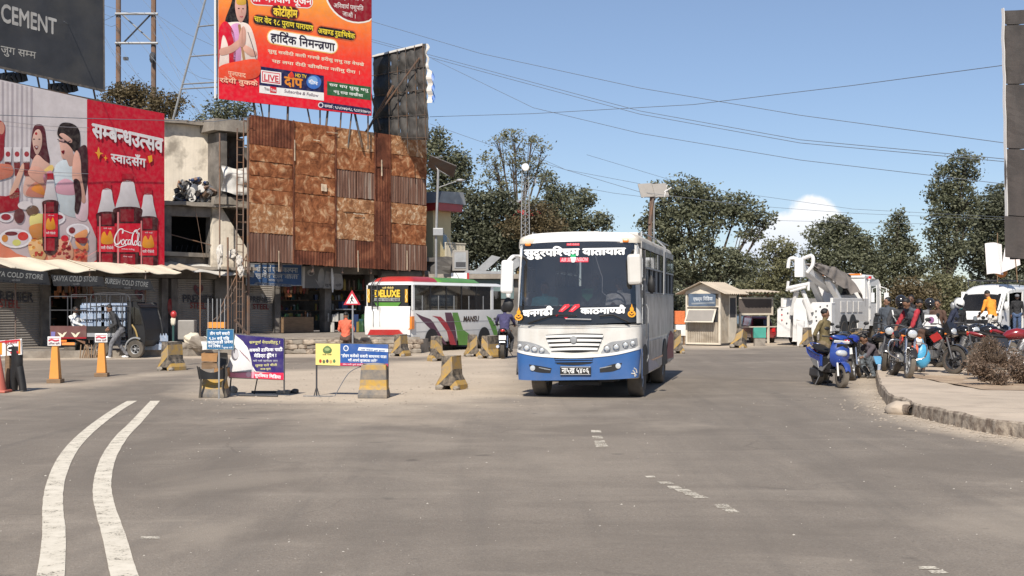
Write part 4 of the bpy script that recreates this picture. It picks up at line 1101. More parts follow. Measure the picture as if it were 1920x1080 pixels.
# man with glasses
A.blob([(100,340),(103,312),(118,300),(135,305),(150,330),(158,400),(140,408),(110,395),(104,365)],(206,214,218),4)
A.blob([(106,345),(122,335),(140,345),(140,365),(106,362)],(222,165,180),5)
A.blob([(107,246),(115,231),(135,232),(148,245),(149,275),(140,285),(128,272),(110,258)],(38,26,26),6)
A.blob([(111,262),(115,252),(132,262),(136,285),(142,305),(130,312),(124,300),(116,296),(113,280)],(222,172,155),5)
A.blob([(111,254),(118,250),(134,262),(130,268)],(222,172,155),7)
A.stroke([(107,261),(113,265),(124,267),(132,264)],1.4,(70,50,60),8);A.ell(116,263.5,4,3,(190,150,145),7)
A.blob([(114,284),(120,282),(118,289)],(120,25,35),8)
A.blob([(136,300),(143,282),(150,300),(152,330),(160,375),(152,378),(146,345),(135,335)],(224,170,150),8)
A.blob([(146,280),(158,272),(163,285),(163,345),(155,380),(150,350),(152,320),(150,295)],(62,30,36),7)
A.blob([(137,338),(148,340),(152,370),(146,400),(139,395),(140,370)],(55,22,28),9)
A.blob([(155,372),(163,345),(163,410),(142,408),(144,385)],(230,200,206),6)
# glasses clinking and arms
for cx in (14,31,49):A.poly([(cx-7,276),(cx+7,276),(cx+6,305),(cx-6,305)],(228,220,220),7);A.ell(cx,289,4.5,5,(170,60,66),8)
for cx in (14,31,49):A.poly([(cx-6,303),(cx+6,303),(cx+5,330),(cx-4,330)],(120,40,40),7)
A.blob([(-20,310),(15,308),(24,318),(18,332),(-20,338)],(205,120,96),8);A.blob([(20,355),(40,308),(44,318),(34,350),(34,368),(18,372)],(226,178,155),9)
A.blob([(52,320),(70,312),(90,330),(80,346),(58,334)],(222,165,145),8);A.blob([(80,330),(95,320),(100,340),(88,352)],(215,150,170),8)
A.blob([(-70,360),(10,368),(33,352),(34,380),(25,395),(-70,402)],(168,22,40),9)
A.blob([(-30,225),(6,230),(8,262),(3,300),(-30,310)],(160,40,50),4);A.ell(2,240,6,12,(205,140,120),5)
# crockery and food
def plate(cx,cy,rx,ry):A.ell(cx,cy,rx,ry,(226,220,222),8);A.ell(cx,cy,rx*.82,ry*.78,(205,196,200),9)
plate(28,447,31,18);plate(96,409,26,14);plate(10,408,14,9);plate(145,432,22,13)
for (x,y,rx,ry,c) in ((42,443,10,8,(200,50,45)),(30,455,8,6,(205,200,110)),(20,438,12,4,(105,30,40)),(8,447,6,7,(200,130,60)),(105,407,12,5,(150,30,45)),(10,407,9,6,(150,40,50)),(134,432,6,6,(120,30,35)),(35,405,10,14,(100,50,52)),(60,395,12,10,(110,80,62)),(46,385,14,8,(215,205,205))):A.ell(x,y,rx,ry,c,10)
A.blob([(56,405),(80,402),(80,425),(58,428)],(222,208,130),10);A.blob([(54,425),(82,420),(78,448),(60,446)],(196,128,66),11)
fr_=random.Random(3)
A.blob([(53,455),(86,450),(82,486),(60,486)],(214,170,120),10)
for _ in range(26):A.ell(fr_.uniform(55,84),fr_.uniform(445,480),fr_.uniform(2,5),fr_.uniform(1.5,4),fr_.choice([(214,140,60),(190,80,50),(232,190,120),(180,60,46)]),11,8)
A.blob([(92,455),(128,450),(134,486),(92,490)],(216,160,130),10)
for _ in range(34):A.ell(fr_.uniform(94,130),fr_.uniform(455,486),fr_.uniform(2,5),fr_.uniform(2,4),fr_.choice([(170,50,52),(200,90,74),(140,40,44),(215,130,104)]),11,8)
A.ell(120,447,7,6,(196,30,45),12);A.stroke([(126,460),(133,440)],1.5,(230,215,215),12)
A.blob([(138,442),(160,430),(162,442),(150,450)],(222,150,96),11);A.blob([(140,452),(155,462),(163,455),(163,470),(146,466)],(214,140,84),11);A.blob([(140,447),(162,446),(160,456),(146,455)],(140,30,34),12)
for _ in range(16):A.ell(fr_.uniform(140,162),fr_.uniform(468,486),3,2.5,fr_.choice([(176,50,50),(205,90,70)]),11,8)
# bottle on the table
def bottle(cx,ty,by,w,big):
 h=by-ty;P_=lambda fx,fy:(cx+fx*w,ty+fy*h)
 A.poly([P_(-.22,0),P_(.22,0),P_(.24,.085),P_(-.24,.085)],(172,20,40),13)
 A.blob([P_(-.22,.085),P_(.22,.085),P_(.33,.2),P_(.5,.35),P_(.52,.42),P_(-.52,.42),P_(-.5,.35),P_(-.33,.2)],(212,205,206),13)
 A.blob([P_(-.52,.36),P_(.52,.36),P_(.55,.5),P_(.5,1.0),P_(-.5,1.0),P_(-.55,.5)],(66,14,20),14)
 A.poly([P_(-.3,.37),P_(.25,.37),P_(.25,.5),P_(-.3,.5)],(130,14,30),15)
 A.poly([P_(-.54,.52),P_(.54,.52),P_(.52,.82),P_(-.52,.82)],(206,20,46),16)
 A.poly([P_(-.3,.84),P_(.3,.84),P_(.3,1.0),P_(-.3,1.0)],(150,16,34),15)
 A.poly([P_(-.44,.40),P_(-.36,.40),P_(-.36,1.0),P_(-.44,1.0)],(210,130,130),17)
 if not big:
  A.blob([P_(-.3,.62),P_(-.15,.58),P_(0,.63),P_(.15,.57),P_(.3,.64),P_(.3,.72),P_(-.3,.72)],(228,150,40),18)
  A.scribble(*P_(-.34,.785),*P_(.34,.79),w*.14,(240,225,225),18,3);A.scribble(*P_(-.2,.55),*P_(.25,.555),w*.07,(230,200,200),18,4)
bottle(93,325,470,26,False)
bottle(199,342,501,34,False);bottle(276,352,507,32,False);bottle(238,326,505,46,True)
# the flowing script logo on the middle bottle
LW=(245,240,240)
def scr(pts,w,t=None):A.stroke(pts,w,LW,19,taper=t)
for pts,w in (([(229,438),(230,431),(224,430),(217,440),(214,451),(217,458),(223,456),(227,450)],2.5),([(214,459),(222,463.5),(232,461),(238,459)],1.5),
([(230,449),(227,453),(228,458),(231,458),(233,453),(231,449),(229.5,450)],1.7),([(239,450),(236,450),(234,455),(236,459),(239,457)],1.7),
([(244,450),(241,450),(239.5,455),(241,459),(243.5,456),(245,450),(244.5,458),(246,459)],1.6),
([(256,438),(256.5,432),(252,433),(248,442),(247,452),(249,459),(252.5,458)],2.3),([(228,431),(237,434),(246,437),(254,434),(262,428)],1.3),
([(253.5,451),(251.5,456),(253,460),(256,457),(255,452),(253.5,451)],1.5),([(256,459),(259,448),(260.5,438),(258.5,438),(257,450),(258.5,461)],1.4),
([(262.5,453),(260,454),(259.5,460),(262,460),(263,454),(263,461),(265,461)],1.4)):
 scr([(a_-1.5,b_) for a_,b_ in pts],w)
A.scribble(226,468,250,469.5,2.4,(235,200,205),19,9);A.scribble(229,482,246,483,2,(235,190,195),19,8)
# headline lettering
A.text('सम्बन्धउत्सव',171,256,303,286,25,(228,224,224),18,0.045,h2=26)
A.text('स्वादसँग',206,303,271,314,15,(228,224,224),18,0.03,h2=16)
A.poly([(183,275),(186,286),(192,288),(186,290),(183,299),(180,289),(176,286),(180,285)],(232,160,40),18)
A.poly([(196,290),(197,295),(200,297),(197,298),(196,302),(195,298),(192,295),(195,295)],(232,160,40),18)
A.poly([(275,293),(283,291),(284,302),(278,306)],(232,160,40),18)
for y in (232,318):A.stroke([(0,y-5),(80,y+4),(164,y+8)],0.8,(150,145,150),18)
A.stroke([(163,480),(180,470)],0.8,(230,150,150),18);A.poly([(-70,478.5),(308,506.5),(308,508),(-70,480)],(190,185,180),19)
A.build(cok)
# black cement billboard above it
cem=thing('cement_billboard','dark grey cement billboard with pale lettering at the upper left','billboard',CK.loc,CK.rz)
M['dark_vinyl']=mat('dark_vinyl',(0.040,0.040,0.043),0.42,var=0.25,scale=1.2,bump=0.35,bscale=1.6,col2=(0.075,0.07,0.062),mscale=0.7,mixpos=(0.45,.8))
cq=[CK.y(*p,0.3) for p in ((-150,-160),(192,-110),(195,172),(-150,94))]
board_body(CK,cq,cem,mt=M['dark_vinyl']);cem.children[0].location.y=0.3
A=Art(CK,0.3)
A.text('CEMENT',1,39.5,106,65,32,(190,188,184),1,0.03,h2=27)
A.text('देखि जुग सम्म',-38,92,67,110,14,(180,178,172),1,0.012,h2=12.5)
A.poly([(-150,90),(0,124),(195,168),(195,172),(-150,95)],(96,90,84),1);A.poly([(192,-100),(195,-100),(197,172),(194,172)],(110,104,98),1)
A.build(cem,M['print_old'])
for px in (2,62,82,92,135,167):
 a=CK.y(px,140+px*.2,0.45);obj('strut',M['board_steel'],tube([(a[0]+(0.4 if px%3 else -.3),.45,8.6),(a[0],.45,a[1]+.9)],.035,5),cem)
for x0_, in ((5,),(100,)):
 for i in range(5):
  a=CK.y(x0_+i*9,150+x0_*.2,0.5);obj('lamp_bracket',M['black_plastic'],cbox((a[0],.5,a[1]+.1),(.28,.25,.25),(0,.3*i,.2)),cem)
for z in (10,12,14.5,17):obj('rail',M['board_steel'],box(cq[0][0]+.2,cq[1][0]-.2,0.37,.43,z,z+.07),cem)
# orange devotional banner
OR=Frame((409,52.0),(697,56.7))
org=thing('orange_banner','tall orange banner with a praying man and rows of lettering above the hoarding','billboard',OR.loc,OR.rz)
oq=[OR.y(*p) for p in ((405,-80),(697,-50),(697,217),(409,185))]
board_body(OR,oq,org)
A=Art(OR);A.clamp=(409,696.5)
A.grad([(405,-80),(697,-50),(697,217),(409,185)],[(250,200,90),(250,176,66),(247,140,60),(244,96,48),(238,50,42),(228,26,44),(226,18,46)],0,n=20)
A.poly([(404,-80),(407,-80),(410,186),(408,186)],(235,235,230),1)
for rx_,ry_,c_,l_ in ((66,72,(240,235,225),1),(63,69,(140,16,34),2)):A.poly([(min(696.5,672+rx_*math.cos(R(a_*9))),max(-48,-28+ry_*math.sin(R(a_*9)))) for a_ in range(40)],c_,l_)
# what would stick out past the board edge is trimmed by keeping it inside: cover none
A.text('महोत्सव',632,-3,682,2,12,(235,225,220),4);A.text('अनिवार्य पशुपति',625,14,681,20,8,(235,225,220),4,.01);A.text('जाऔं ।',642,29,667,35,8,(235,225,220),4,.01)
def pill(x0,y0,x1,y1,h,col,edge,lay):
 for e,c,l in ((2,edge,lay),(0,col,lay+1)):
  P_=[]
  for k in range(9):a=R(90+180*k/8);P_.append((x0+(h/2+e)*math.cos(a)*.9,y0-(h/2+e)*math.sin(a)))
  for k in range(9):a=R(-90+180*k/8);P_.append((x1+(h/2+e)*math.cos(a)*.9,y1-(h/2+e)*math.sin(a)))
  A.poly(P_,c,l)
pill(480,-2,576,4,20,(224,36,52),(245,225,215),2);A.text('श्री भगवान पूजन',470,2,584,9,12,(250,240,235),5,.03)
pill(518,21,550,25,22,(66,20,20),(190,60,40),2);A.text('कोटीहोम',512,29,557,33,14,(250,214,60),5,.035)
pill(483,37,579,51,18,(24,14,14),(200,90,50),2);A.text('चार वेद १८ पुराण पारायण',476,40,587,58,10,(245,220,60),5,.02)
pill(602,58,659,67,17,(24,14,14),(200,90,50),2);A.text('अखण्ड रुद्राभिषेक',596,62,665,73,9.5,(245,220,60),5,.02)
pill(513,69,621,87,25,(245,244,240),(245,190,110),2);A.text('हार्दिक निमन्त्रणा',507,77,627,96,15,(30,20,50),5,.03)
A.scribble(502,98,682,124,5.5,(240,215,190),2,21,.03);A.scribble(510,117,666,138,5.5,(240,215,190),2,22,.03);A.text('।',672,139,675,140,7,(240,215,190),2)
A.poly([(486,124),(607,142),(607,174),(486,160)],(24,26,76),2)
A.poly([(486,160),(607,174),(607,189),(486,174)],(240,236,232),2)
A.poly([(489,131),(527,136),(527,160),(489,155)],(240,232,228),3);A.poly([(491,133.5),(525,138),(525,157.5),(491,153)],(210,30,60),4);A.poly([(492.5,135),(523.5,139.5),(523.5,155.5),(492.5,151.5)],(240,232,228),5)
A.text('LIVE',494,150.5,522,154,11,(205,26,56),6,.03)
A.text('दीप',533,160,566,165,17,(232,140,40),6,.04);A.blob([(541,142),(546,134),(551,143),(546,147)],(226,60,40),7);A.text('HD TV',553,144,574,147,6,(240,200,60),6,.03)
A.ell(588,154,14,13,(60,110,190),5);A.ell(586,151,9,8,(120,170,220),6);A.text('दीप',578,156,595,160,6,(240,240,250),7,.03)
A.text('You',495,169,505,170,5.5,(70,40,46),4,.02);A.poly([(506,162),(518,163.5),(518,175),(506,173.5)],(210,24,40),4);A.text('Tube',507,170.5,517,172,4.5,(245,240,240),5,.02)
A.text('Subscribe & Follow',532,173,596,182,5.5,(110,90,110),4,.012,slant=.2)
A.poly([(613,152),(695,163),(695,188),(613,178)],(40,92,54),2);A.scribble(617,161,690,172,5,(235,240,230),4,31);A.scribble(625,174,680,182,5,(235,240,230),4,32)
pill(603,197,690,209,12,(26,24,70),(226,30,50),2);A.ell(601,197,5,5,(235,230,235),4);A.ell(601,197,3.4,3.4,(26,24,70),5);A.text('सम्पर्क : ९८५१०७६०९८, ९८४१६९७०५०',608,201,695,213,5,(240,238,240),4,.02)
# the praying man
A.blob([(432,10),(440,-14),(452,-18),(463,-4),(466,25),(465,48),(458,52),(440,44),(428,44),(422,38)],(26,20,24),3)
A.blob([(410,70),(414,48),(430,42),(456,42),(470,52),(480,85),(482,110),(470,125),(440,130),(412,128),(409,100)],(246,226,214),4)
A.blob([(414,46),(426,42),(440,70),(440,130),(430,132),(428,90),(418,66),(412,100),(409,130),(408,70)],(214,20,50),5)
A.blob([(432,50),(450,46),(452,80),(450,118),(438,118),(438,80)],(222,160,205),5);A.stroke([(448,46),(454,90),(458,118)],5,(170,130,90),6)
A.blob([(440,10),(444,-8),(456,-8),(461,8),(460,28),(452,42),(444,34)],(226,172,156),6);A.blob([(443,-4),(448,-10),(458,-8),(460,8),(444,8)],(238,186,60),7)
A.ell(447,16,1.8,1,(60,30,30),8);A.ell(455,16.5,1.8,1,(60,30,30),8);A.stroke([(449,31),(452,32),(455,31)],1.4,(180,60,80),8);A.stroke([(452,18),(453,25)],.8,(190,130,110),8)
A.blob([(447,70),(454,50),(460,56),(460,78),(456,88),(448,86)],(218,164,146),8);A.stroke([(453.5,52),(453,82)],1,(190,130,112),9)
A.blob([(412,92),(430,86),(448,74),(450,86),(436,98),(414,104)],(224,170,150),7);A.blob([(458,84),(478,96),(481,104),(470,106),(456,94)],(224,170,150),7)
A.blob([(410,126),(440,116),(482,112),(486,140),(460,150),(412,148)],(240,80,48),8)
A.stroke([(464,60),(472,84),(480,112)],1.2,(60,50,70),9)
A.text('पुज्यपाद',427,141,460,146,8,(245,190,160),10,.02);A.scribble(411,154,482,161,8,(245,190,160),10,41,.03)
A.build(org)
# lattice legs that carry it up from the hoarding
for i,(a,b) in enumerate([(474,486),(487,500),(505,503),(540,538),(575,589),(600,600),(615,608),(640,636),(660,652),(664,679),(690,690)]):
 ya=192+(a-409)*.11;yb=ya+30;pa=OR.y(a,ya,.2);pb=OR.y(b,yb,.2)
 obj('strut',M['board_steel'],tube([(pa[0],.2,pa[1]+.3),(pb[0],.2,pb[1]-.6)],.035 if i%3 else .05,5),org)
obj('edge_trim',M['clean_white'],box(oq[0][0]-.05,oq[0][0]-.005,-0.02,.06,oq[3][1],oq[0][1]),org)
for z in (10.2,12.5,15):obj('rail',M['board_steel'],box(oq[3][0]+.1,oq[1][0]-.1,.065,.12,z,z+.07),org)
# oblique ladder mast standing left of it
mst=thing('ladder_mast','thin leaning steel mast with cross bars between the power pylon and the orange banner','mast',at(325,60,0),0)
def rel(root,px,py,d):p=at(px,d,zat(py,d));return tuple(p-root.location)
obj('mast',M['galv'],tube([rel(mst,322,300,60),rel(mst,325,222,60),rel(mst,393,-30,60)],.05,6),mst)
for y0_,x0_ in ((50,372),(106,357),(158,342),(167,340)):obj('cross_bar',M['galv'],tube([rel(mst,x0_,y0_,60),rel(mst,409,y0_-4,58)],.035,5),mst)
# the back of another billboard, black cloth on a steel frame
BB=Frame((700,60.0),(803,57.4))
bb=thing('dark_billboard','crinkled black back of a billboard braced with steel behind the hoarding','billboard',BB.loc,BB.rz)
M['black_cloth']=mat('black_cloth',(0.062,0.056,0.050),0.7,var=0.3,scale=2,bump=0.5,bscale=3)
q=[Vector(BB.y(*p)) for p in ((700,105),(797,82),(803,262),(700,262))]
def crinkle(u0,u1,v0,v1,sd):
 def f(u,v):
  uu=u0+(u1-u0)*u;vv=v0+(v1-v0)*v;p=q[3].lerp(q[2],uu).lerp(q[0].lerp(q[1],uu),vv)
  y=0.07*noise.noise(Vector((p.x*2.3,p.y*2.3,sd)))+0.04*noise.noise(Vector((p.x*6,p.y*5,sd)))-0.10*math.sin(u*math.pi)*math.sin(v*math.pi)
  return (p.x,y,p.y)
 return slab(f,14,14,(0,.02,0))
nn_=0
for i,(a,b) in enumerate(((0,.34),(.34,.5),(.5,.66),(.66,.83),(.83,1.0))):
 for j in range(4):nn_+=1;obj('cloth_panel',M['black_cloth'] if i else M['black_plastic'],crinkle(a,b+.004,j/4,(j+1)/4+.004,nn_),bb,smooth=True)  # leftmost column in a blacker material paints the shadowed strip
def bq(fx,fy,y=-0.14):p=q[3].lerp(q[2],fx).lerp(q[0].lerp(q[1],fx),fy);return (p.x,y,p.y)
for fx in (0.33,.5,.66,.83,.985):obj('upright',M['board_steel'],tube([bq(fx,-.15,-.09),bq(fx,1.0,-.09)],.018,5),bb)
for fy in (0.02,.26,.52,.76,.98):obj('rail',M['board_steel'],tube([bq(0,fy,-.08),bq(1,fy,-.08)],.015,5),bb)
obj('brace',M['rusty_steel'],tube([bq(0.0,.0,-.6),bq(.45,.6,-.2)],.06,5),bb);obj('brace',M['rusty_steel'],tube([bq(0.05,.05,-.7),bq(.95,.85,-.2)],.04,5),bb)
obj('brace',M['rusty_steel'],tube([bq(0.3,.1,-.5),bq(.0,.6,-.2)],.04,5),bb)
def torn(u,v):
 p=bq(1.0,1-u*.62,0);return (p[0]+.04+v*(.03+.10*noise.noise(Vector((u*9,0,0)))+.18*(u>.45)),.1*v+.05*math.sin(u*30),p[2])
obj('torn_edge',M['dirty_white'],slab(torn,30,3,(0,.01,0)),bb)
def torn2(u,v):p=bq(1.0,.72-u*.3,0);return (p[0]+.22+v*.14,.12+.05*math.sin(u*18),p[2]-v*.2)
obj('torn_strip',M['blue_paint'],slab(torn2,12,3,(0,.01,0)),bb)
def tc_(u,v):p=q[0].lerp(q[1],u*.97);return (p.x,-.05-.02*v,p.y+.03-v*.10-.02*noise.noise(Vector((u*14,0,0))))
obj('top_edge',M['dirty_white'],slab(tc_,24,2,(0,.01,0)),bb)
# post to the ground behind the hoarding
obj('mast',M['rusty_steel'],tube([(1.2,.3,0),(1.2,.3,9)],.12,8),bb)
# right-hand billboard seen from behind
RB=Frame((1884,30.0),(1990,28.5))
rb=thing('dark_billboard','tall dark panelled billboard back with a white cloth edge at the right border','billboard',RB.loc,RB.rz)
q4=[Vector(RB.y(*p)) for p in ((1884,20),(2060,12),(2060,500),(1890,484))]
for j,(a,b) in enumerate(((0,.06),(.06,.3),(.3,.56),(.56,.83),(.83,1.0))):
 def f(u,v,a=a,b=b,j=j):
  p=q4[0].lerp(q4[1],u).lerp(q4[3].lerp(q4[2],u),a+(b-a)*v-(.0 if v==0 else .004));return (p.x,.03*noise.noise(Vector((p.x*3,p.y*2,j)))-.02*j%2,p.y)
 obj('panel',mat('worn_vinyl',(.085,.075,.068),.7,var=.3,scale=1.5,bump=.4,bscale=3,col2=(.12,.10,.088),mscale=.8),slab(f,8,10,(0,.04,0)),rb)
 p=q4[0].lerp(q4[3],b);obj('rail',M['dark_steel'],box(p.x,p.x+3,.05,.12,p.y-.03,p.y+.03),rb)
def ce(u,v):p=q4[0].lerp(q4[3],u);return (p.x-.06+v*.1+.03*noise.noise(Vector((u*12,0,0)))+.04*u,-.05-.02*v,p.y+.05)
obj('cloth_edge',M['clean_white'],slab(ce,40,2,(0,.015,0)),rb)
obj('post',M['rusty_steel'],[tube([(1.25,.3,0),(1.25,.3,8)],.11,8),tube([(.75,.5,0),(1.25,.5,7)],.05,8)],rb)
# ------------------------------------------------------------------ trees, poles, wires, small background buildings
def leaf_mat(name,c1,c2,trans=0.33):
 m=bpy.data.materials.new(name);m.use_nodes=True;N=m.node_tree.nodes;L=m.node_tree.links
 for n in list(N):N.remove(n)
 o=N.new('ShaderNodeOutputMaterial');d=N.new('ShaderNodeBsdfPrincipled');t=N.new('ShaderNodeBsdfTranslucent');x=N.new('ShaderNodeMixShader')
 a=N.new('ShaderNodeAttribute');a.attribute_name='Col';sp=N.new('ShaderNodeSeparateColor');L.new(a.outputs['Color'],sp.inputs[0])
 g=N.new('ShaderNodeNewGeometry');nz=N.new('ShaderNodeTexNoise');nz.inputs['Scale'].default_value=.5;nz.inputs['Detail'].default_value=3;L.new(g.outputs['Position'],nz.inputs['Vector'])
 mm=N.new('ShaderNodeMixRGB');mm.inputs[1].default_value=c1+(1,);mm.inputs[2].default_value=c2+(1,)
 f=wm(N,L,'ADD',wm(N,L,'MULTIPLY',sp.outputs[0],.75),wm(N,L,'MULTIPLY',nz.outputs['Fac'],.3));L.new(f,mm.inputs[0])
 L.new(mm.outputs[0],d.inputs['Base Color']);L.new(mm.outputs[0],t.inputs['Color']);d.inputs['Roughness'].default_value=.55;d.inputs['Specular IOR Level'].default_value=.35
 x.inputs[0].default_value=trans;L.new(d.outputs[0],x.inputs[1]);L.new(t.outputs[0],x.inputs[2]);L.new(x.outputs[0],o.inputs['Surface']);return m
M['leaf_dark']=leaf_mat('leaf_dark',(0.052,0.060,0.036),(0.175,0.182,0.120))
M['leaf_mid']=leaf_mat('leaf_mid',(0.066,0.076,0.043),(0.225,0.230,0.145))
M['leaf_dry']=leaf_mat('leaf_dry',(0.09,0.070,0.035),(0.20,0.155,0.085))
M['leaf_yellow']=leaf_mat('leaf_yellow',(0.095,0.100,0.050),(0.27,0.258,0.145))
M['bark']=mat('bark',(0.075,0.058,0.045),0.95,var=0.3,scale=6,bump=.8,bscale=12)
def leaves(blobs,size,dens,seed,fill=0.35,clump=0.33):
 """leaf quads gathered in small clumps spread through the crown's ellipsoids, denser towards their skin"""
 r=np.random.RandomState(seed);P=[];S=[]
 for (c,rad) in blobs:
  rx,ry,rz=rad;area=(rx*ry+ry*rz+rx*rz)*4.2
  nc=max(5,int(area*dens*3.1/16));d=r.normal(size=(nc,3));d/=np.linalg.norm(d,axis=1)[:,None]
  rr=np.where(r.rand(nc)<fill,r.rand(nc)**.5,0.80+.32*r.rand(nc))
  # ragged outline
  cc=d*rr[:,None]*np.array([rx,ry,rz])*(0.86+.28*r.rand(nc))[:,None]+np.array(c)
  for q in cc:
   k=r.randint(9,22);s=clump*(.55+.9*r.rand())
   P.append(q+r.normal(size=(k,3))*s*np.array([1,1,.7])*.6);S.append(np.full(k,r.rand()))
 P=np.concatenate(P);S=np.concatenate(S);n=len(P)
 a=r.normal(size=(n,3));a[:,2]*=.6;a/=np.linalg.norm(a,axis=1)[:,None]
 b=r.normal(size=(n,3));b-=a*(a*b).sum(1)[:,None];b/=np.linalg.norm(b,axis=1)[:,None]
 l=size*(.42+.52*r.rand(n))[:,None];w=l*.52
 V=np.stack([P-a*l,P+b*w,P+a*l,P-b*w],1).reshape(-1,3)
 C=np.repeat(np.clip(S*.6+r.rand(n)*.5,0,1),4)
 return V,n,C
def leaf_obj(name,mt,blobs,size,dens,seed,parent,fill=.35,clump=.33):
 V,n,C=leaves(blobs,size,dens,seed,fill,clump)
 me=bpy.data.meshes.new(name);me.vertices.add(len(V));me.vertices.foreach_set('co',V.astype(np.float32).ravel())
 me.loops.add(4*n);me.loops.foreach_set('vertex_index',np.arange(4*n,dtype=np.int32));me.polygons.add(n)
 me.polygons.foreach_set('loop_start',np.arange(0,4*n,4,dtype=np.int32));
 try:me.polygons.foreach_set('loop_total',np.full(n,4,dtype=np.int32))
 except Exception:pass
 me.update(calc_edges=True)
 at_=me.color_attributes.new('Col','FLOAT_COLOR','POINT');q=np.ones((len(V),4),np.float32);q[:,:3]=C[:,None];at_.data.foreach_set('color',q.ravel())
 me.materials.append(mt);o=bpy.data.objects.new(name,me);COL.objects.link(o);o.parent=parent;return o
NL=0
def tree(label,d,trunk_px,base_py,blobs_px,mk='leaf_mid',size=.13,dens=60,seed=1,fill=.3,clump=.34,lean=None,cat='tree',name='tree',r0=.22,group=None,depth=.8):
 global NL
 x0=(trunk_px-960)/FOC*d;root=thing(name,label,cat,(x0,d,-.03),0,group)
 r=random.Random(seed);B=[]
 for (cx,cy,rx,ry) in blobs_px:
  k=d/FOC;B.append((((cx-960)*k-x0,r.uniform(-.5,.5)*depth*rx*k,zat(cy,d)),(rx*k,max(rx,ry)*k*depth,ry*k)))
 lo=min(b[0][2]-b[1][2]*.3 for b in B);top=max(b[0][2] for b in B)
 fork=Vector((lean[0] if lean else 0,0,max(.5,lo*.75)))
 parts=[tube(curve_pts([(0,0,0),(fork.x*.4,.05,fork.z*.5),fork],4),r0,8,r0*.75)]
 brs=[]
 for c,rad in B:
  c=Vector(c);mid=fork.lerp(c,.5)+Vector((0,0,-.12*(c-fork).length));ln=(c-fork).length
  br=min(r0*.6,.05+ln*.012)
  brs.append(tube(curve_pts([fork+Vector((0,0,-.15)),mid,c],4),br,6,.03))
  for _ in range(7):
   dv=Vector((r.gauss(0,1),r.gauss(0,1),r.gauss(0,1))).normalized();e=c+Vector((dv.x*rad[0],dv.y*rad[1],dv.z*rad[2]))*.88
   s=mid.lerp(c,r.uniform(.3,1));brs.append(tube([s,s.lerp(e,.5)+Vector((0,0,.1)),e],.032,4,.01))
 obj('trunk',M['bark'],parts,root,smooth=True);obj('branches',M['bark'],brs,root,smooth=True)
 o=leaf_obj('crown',M[mk],B,size,dens,seed,root,fill,clump);NL+=len(o.data.polygons);return root
 # behind the left buildings
tree('bushy tree behind the roofs, left of the power pylon foot',66,275,420,[(232,182,34,24),(268,190,42,26),(306,204,34,24),(250,168,22,14),(330,190,16,9),(215,170,16,9)],'leaf_dry',.12,60,2)
tree('small round tree above the concrete house roof',66,430,420,[(425,206,32,22),(455,212,24,20),(405,222,16,16),(375,224,14,8)],'leaf_mid',.11,60,3)
# behind the green bus
tree('dark tree hard against the right edge of the hoarding',72,840,640,[(815,262,22,22),(822,300,40,34),(850,340,36,32),(825,380,36,36),(870,305,14,20)],'leaf_mid',.14,62,4)
tree('broad dark evergreen behind the solar heaters and shack roofs',70,900,640,[(880,400,44,42),(925,410,44,44),(900,455,60,40),(860,470,34,40),(950,460,44,40),(990,470,44,34),(940,380,26,22)],'leaf_dark',.14,66,5)
tree('tall thin-crowned tree with sky showing through behind the dish mast',84,972,640,[(935,262,20,11),(965,252,26,11),(996,264,20,13),(1015,285,16,14),(925,298,26,15),(960,292,28,18),(995,312,26,17),(985,330,34,16),(930,325,24,12),(950,350,24,14),(1025,325,12,10),(910,345,16,8)],'leaf_yellow',.12,20,6,.22,.26)
tree('spreading tree with reaching right limb above the bus roof',78,1040,640,[(1000,400,44,26),(1045,372,24,22),(1030,345,12,20),(1062,405,40,30),(1082,368,26,14),(1100,376,16,10),(1010,440,60,34),(1080,440,50,30),(1125,412,20,12),(1140,422,8,8)],'leaf_mid',.14,54,7)
tree('reddish dry shrub under the red-roofed hut',68,1000,640,[(1010,400,30,20),(985,425,40,20),(1030,425,30,16)],'leaf_dry',.12,60,8,cat='shrub',name='shrub')
# centre right
tree('large old tree with a forked trunk behind the roadside kiosk',72,1314,640,[(1280,352,34,18),(1262,385,40,30),(1315,372,34,20),(1235,420,34,30),(1290,425,52,34),(1345,395,44,28),(1385,385,38,22),(1420,408,28,14),(1438,418,12,8),(1245,465,34,34),(1295,480,50,34),(1355,490,44,24),(1398,500,30,18),(1232,345,10,7),(1405,440,24,10),(1258,510,20,26),(1330,520,36,12)],'leaf_mid',.145,52,9,.25,.33,r0=.28,depth=.7)
tree('slimmer trees right of the kiosk with thin sunlit crown',88,1460,640,[(1455,470,30,20),(1440,505,32,24),(1478,500,28,22),(1425,540,36,24),(1465,545,34,26),(1400,560,30,18),(1480,470,14,12)],'leaf_yellow',.14,50,10)
tree('round dense tree behind the tow truck boom',86,1575,640,[(1572,418,24,14),(1548,440,32,22),(1590,445,34,22),(1540,475,30,26),(1580,490,42,34),(1618,480,26,24),(1550,530,40,30),(1605,540,36,30),(1622,455,16,12)],'leaf_mid',.15,56,12)
tree('pointed tree between the tow truck cab and the tallest tree',90,1680,640,[(1684,404,12,10),(1682,425,22,16),(1676,455,28,22),(1700,465,22,24),(1668,490,30,24),(1705,500,26,20),(1650,520,34,20),(1725,510,14,12),(1640,495,20,20)],'leaf_mid',.15,54,13)
tree('tallest crooked tree on the right leaning above the bushes',84,1790,640,[(1805,300,24,14),(1812,325,20,16),(1780,330,24,22),(1765,360,24,22),(1795,365,30,24),(1768,400,26,28),(1800,410,30,26),(1755,440,14,24),(1790,455,34,26),(1770,490,30,22),(1818,380,14,12)],'leaf_mid',.15,50,14,.25,.33,lean=(-.4,))
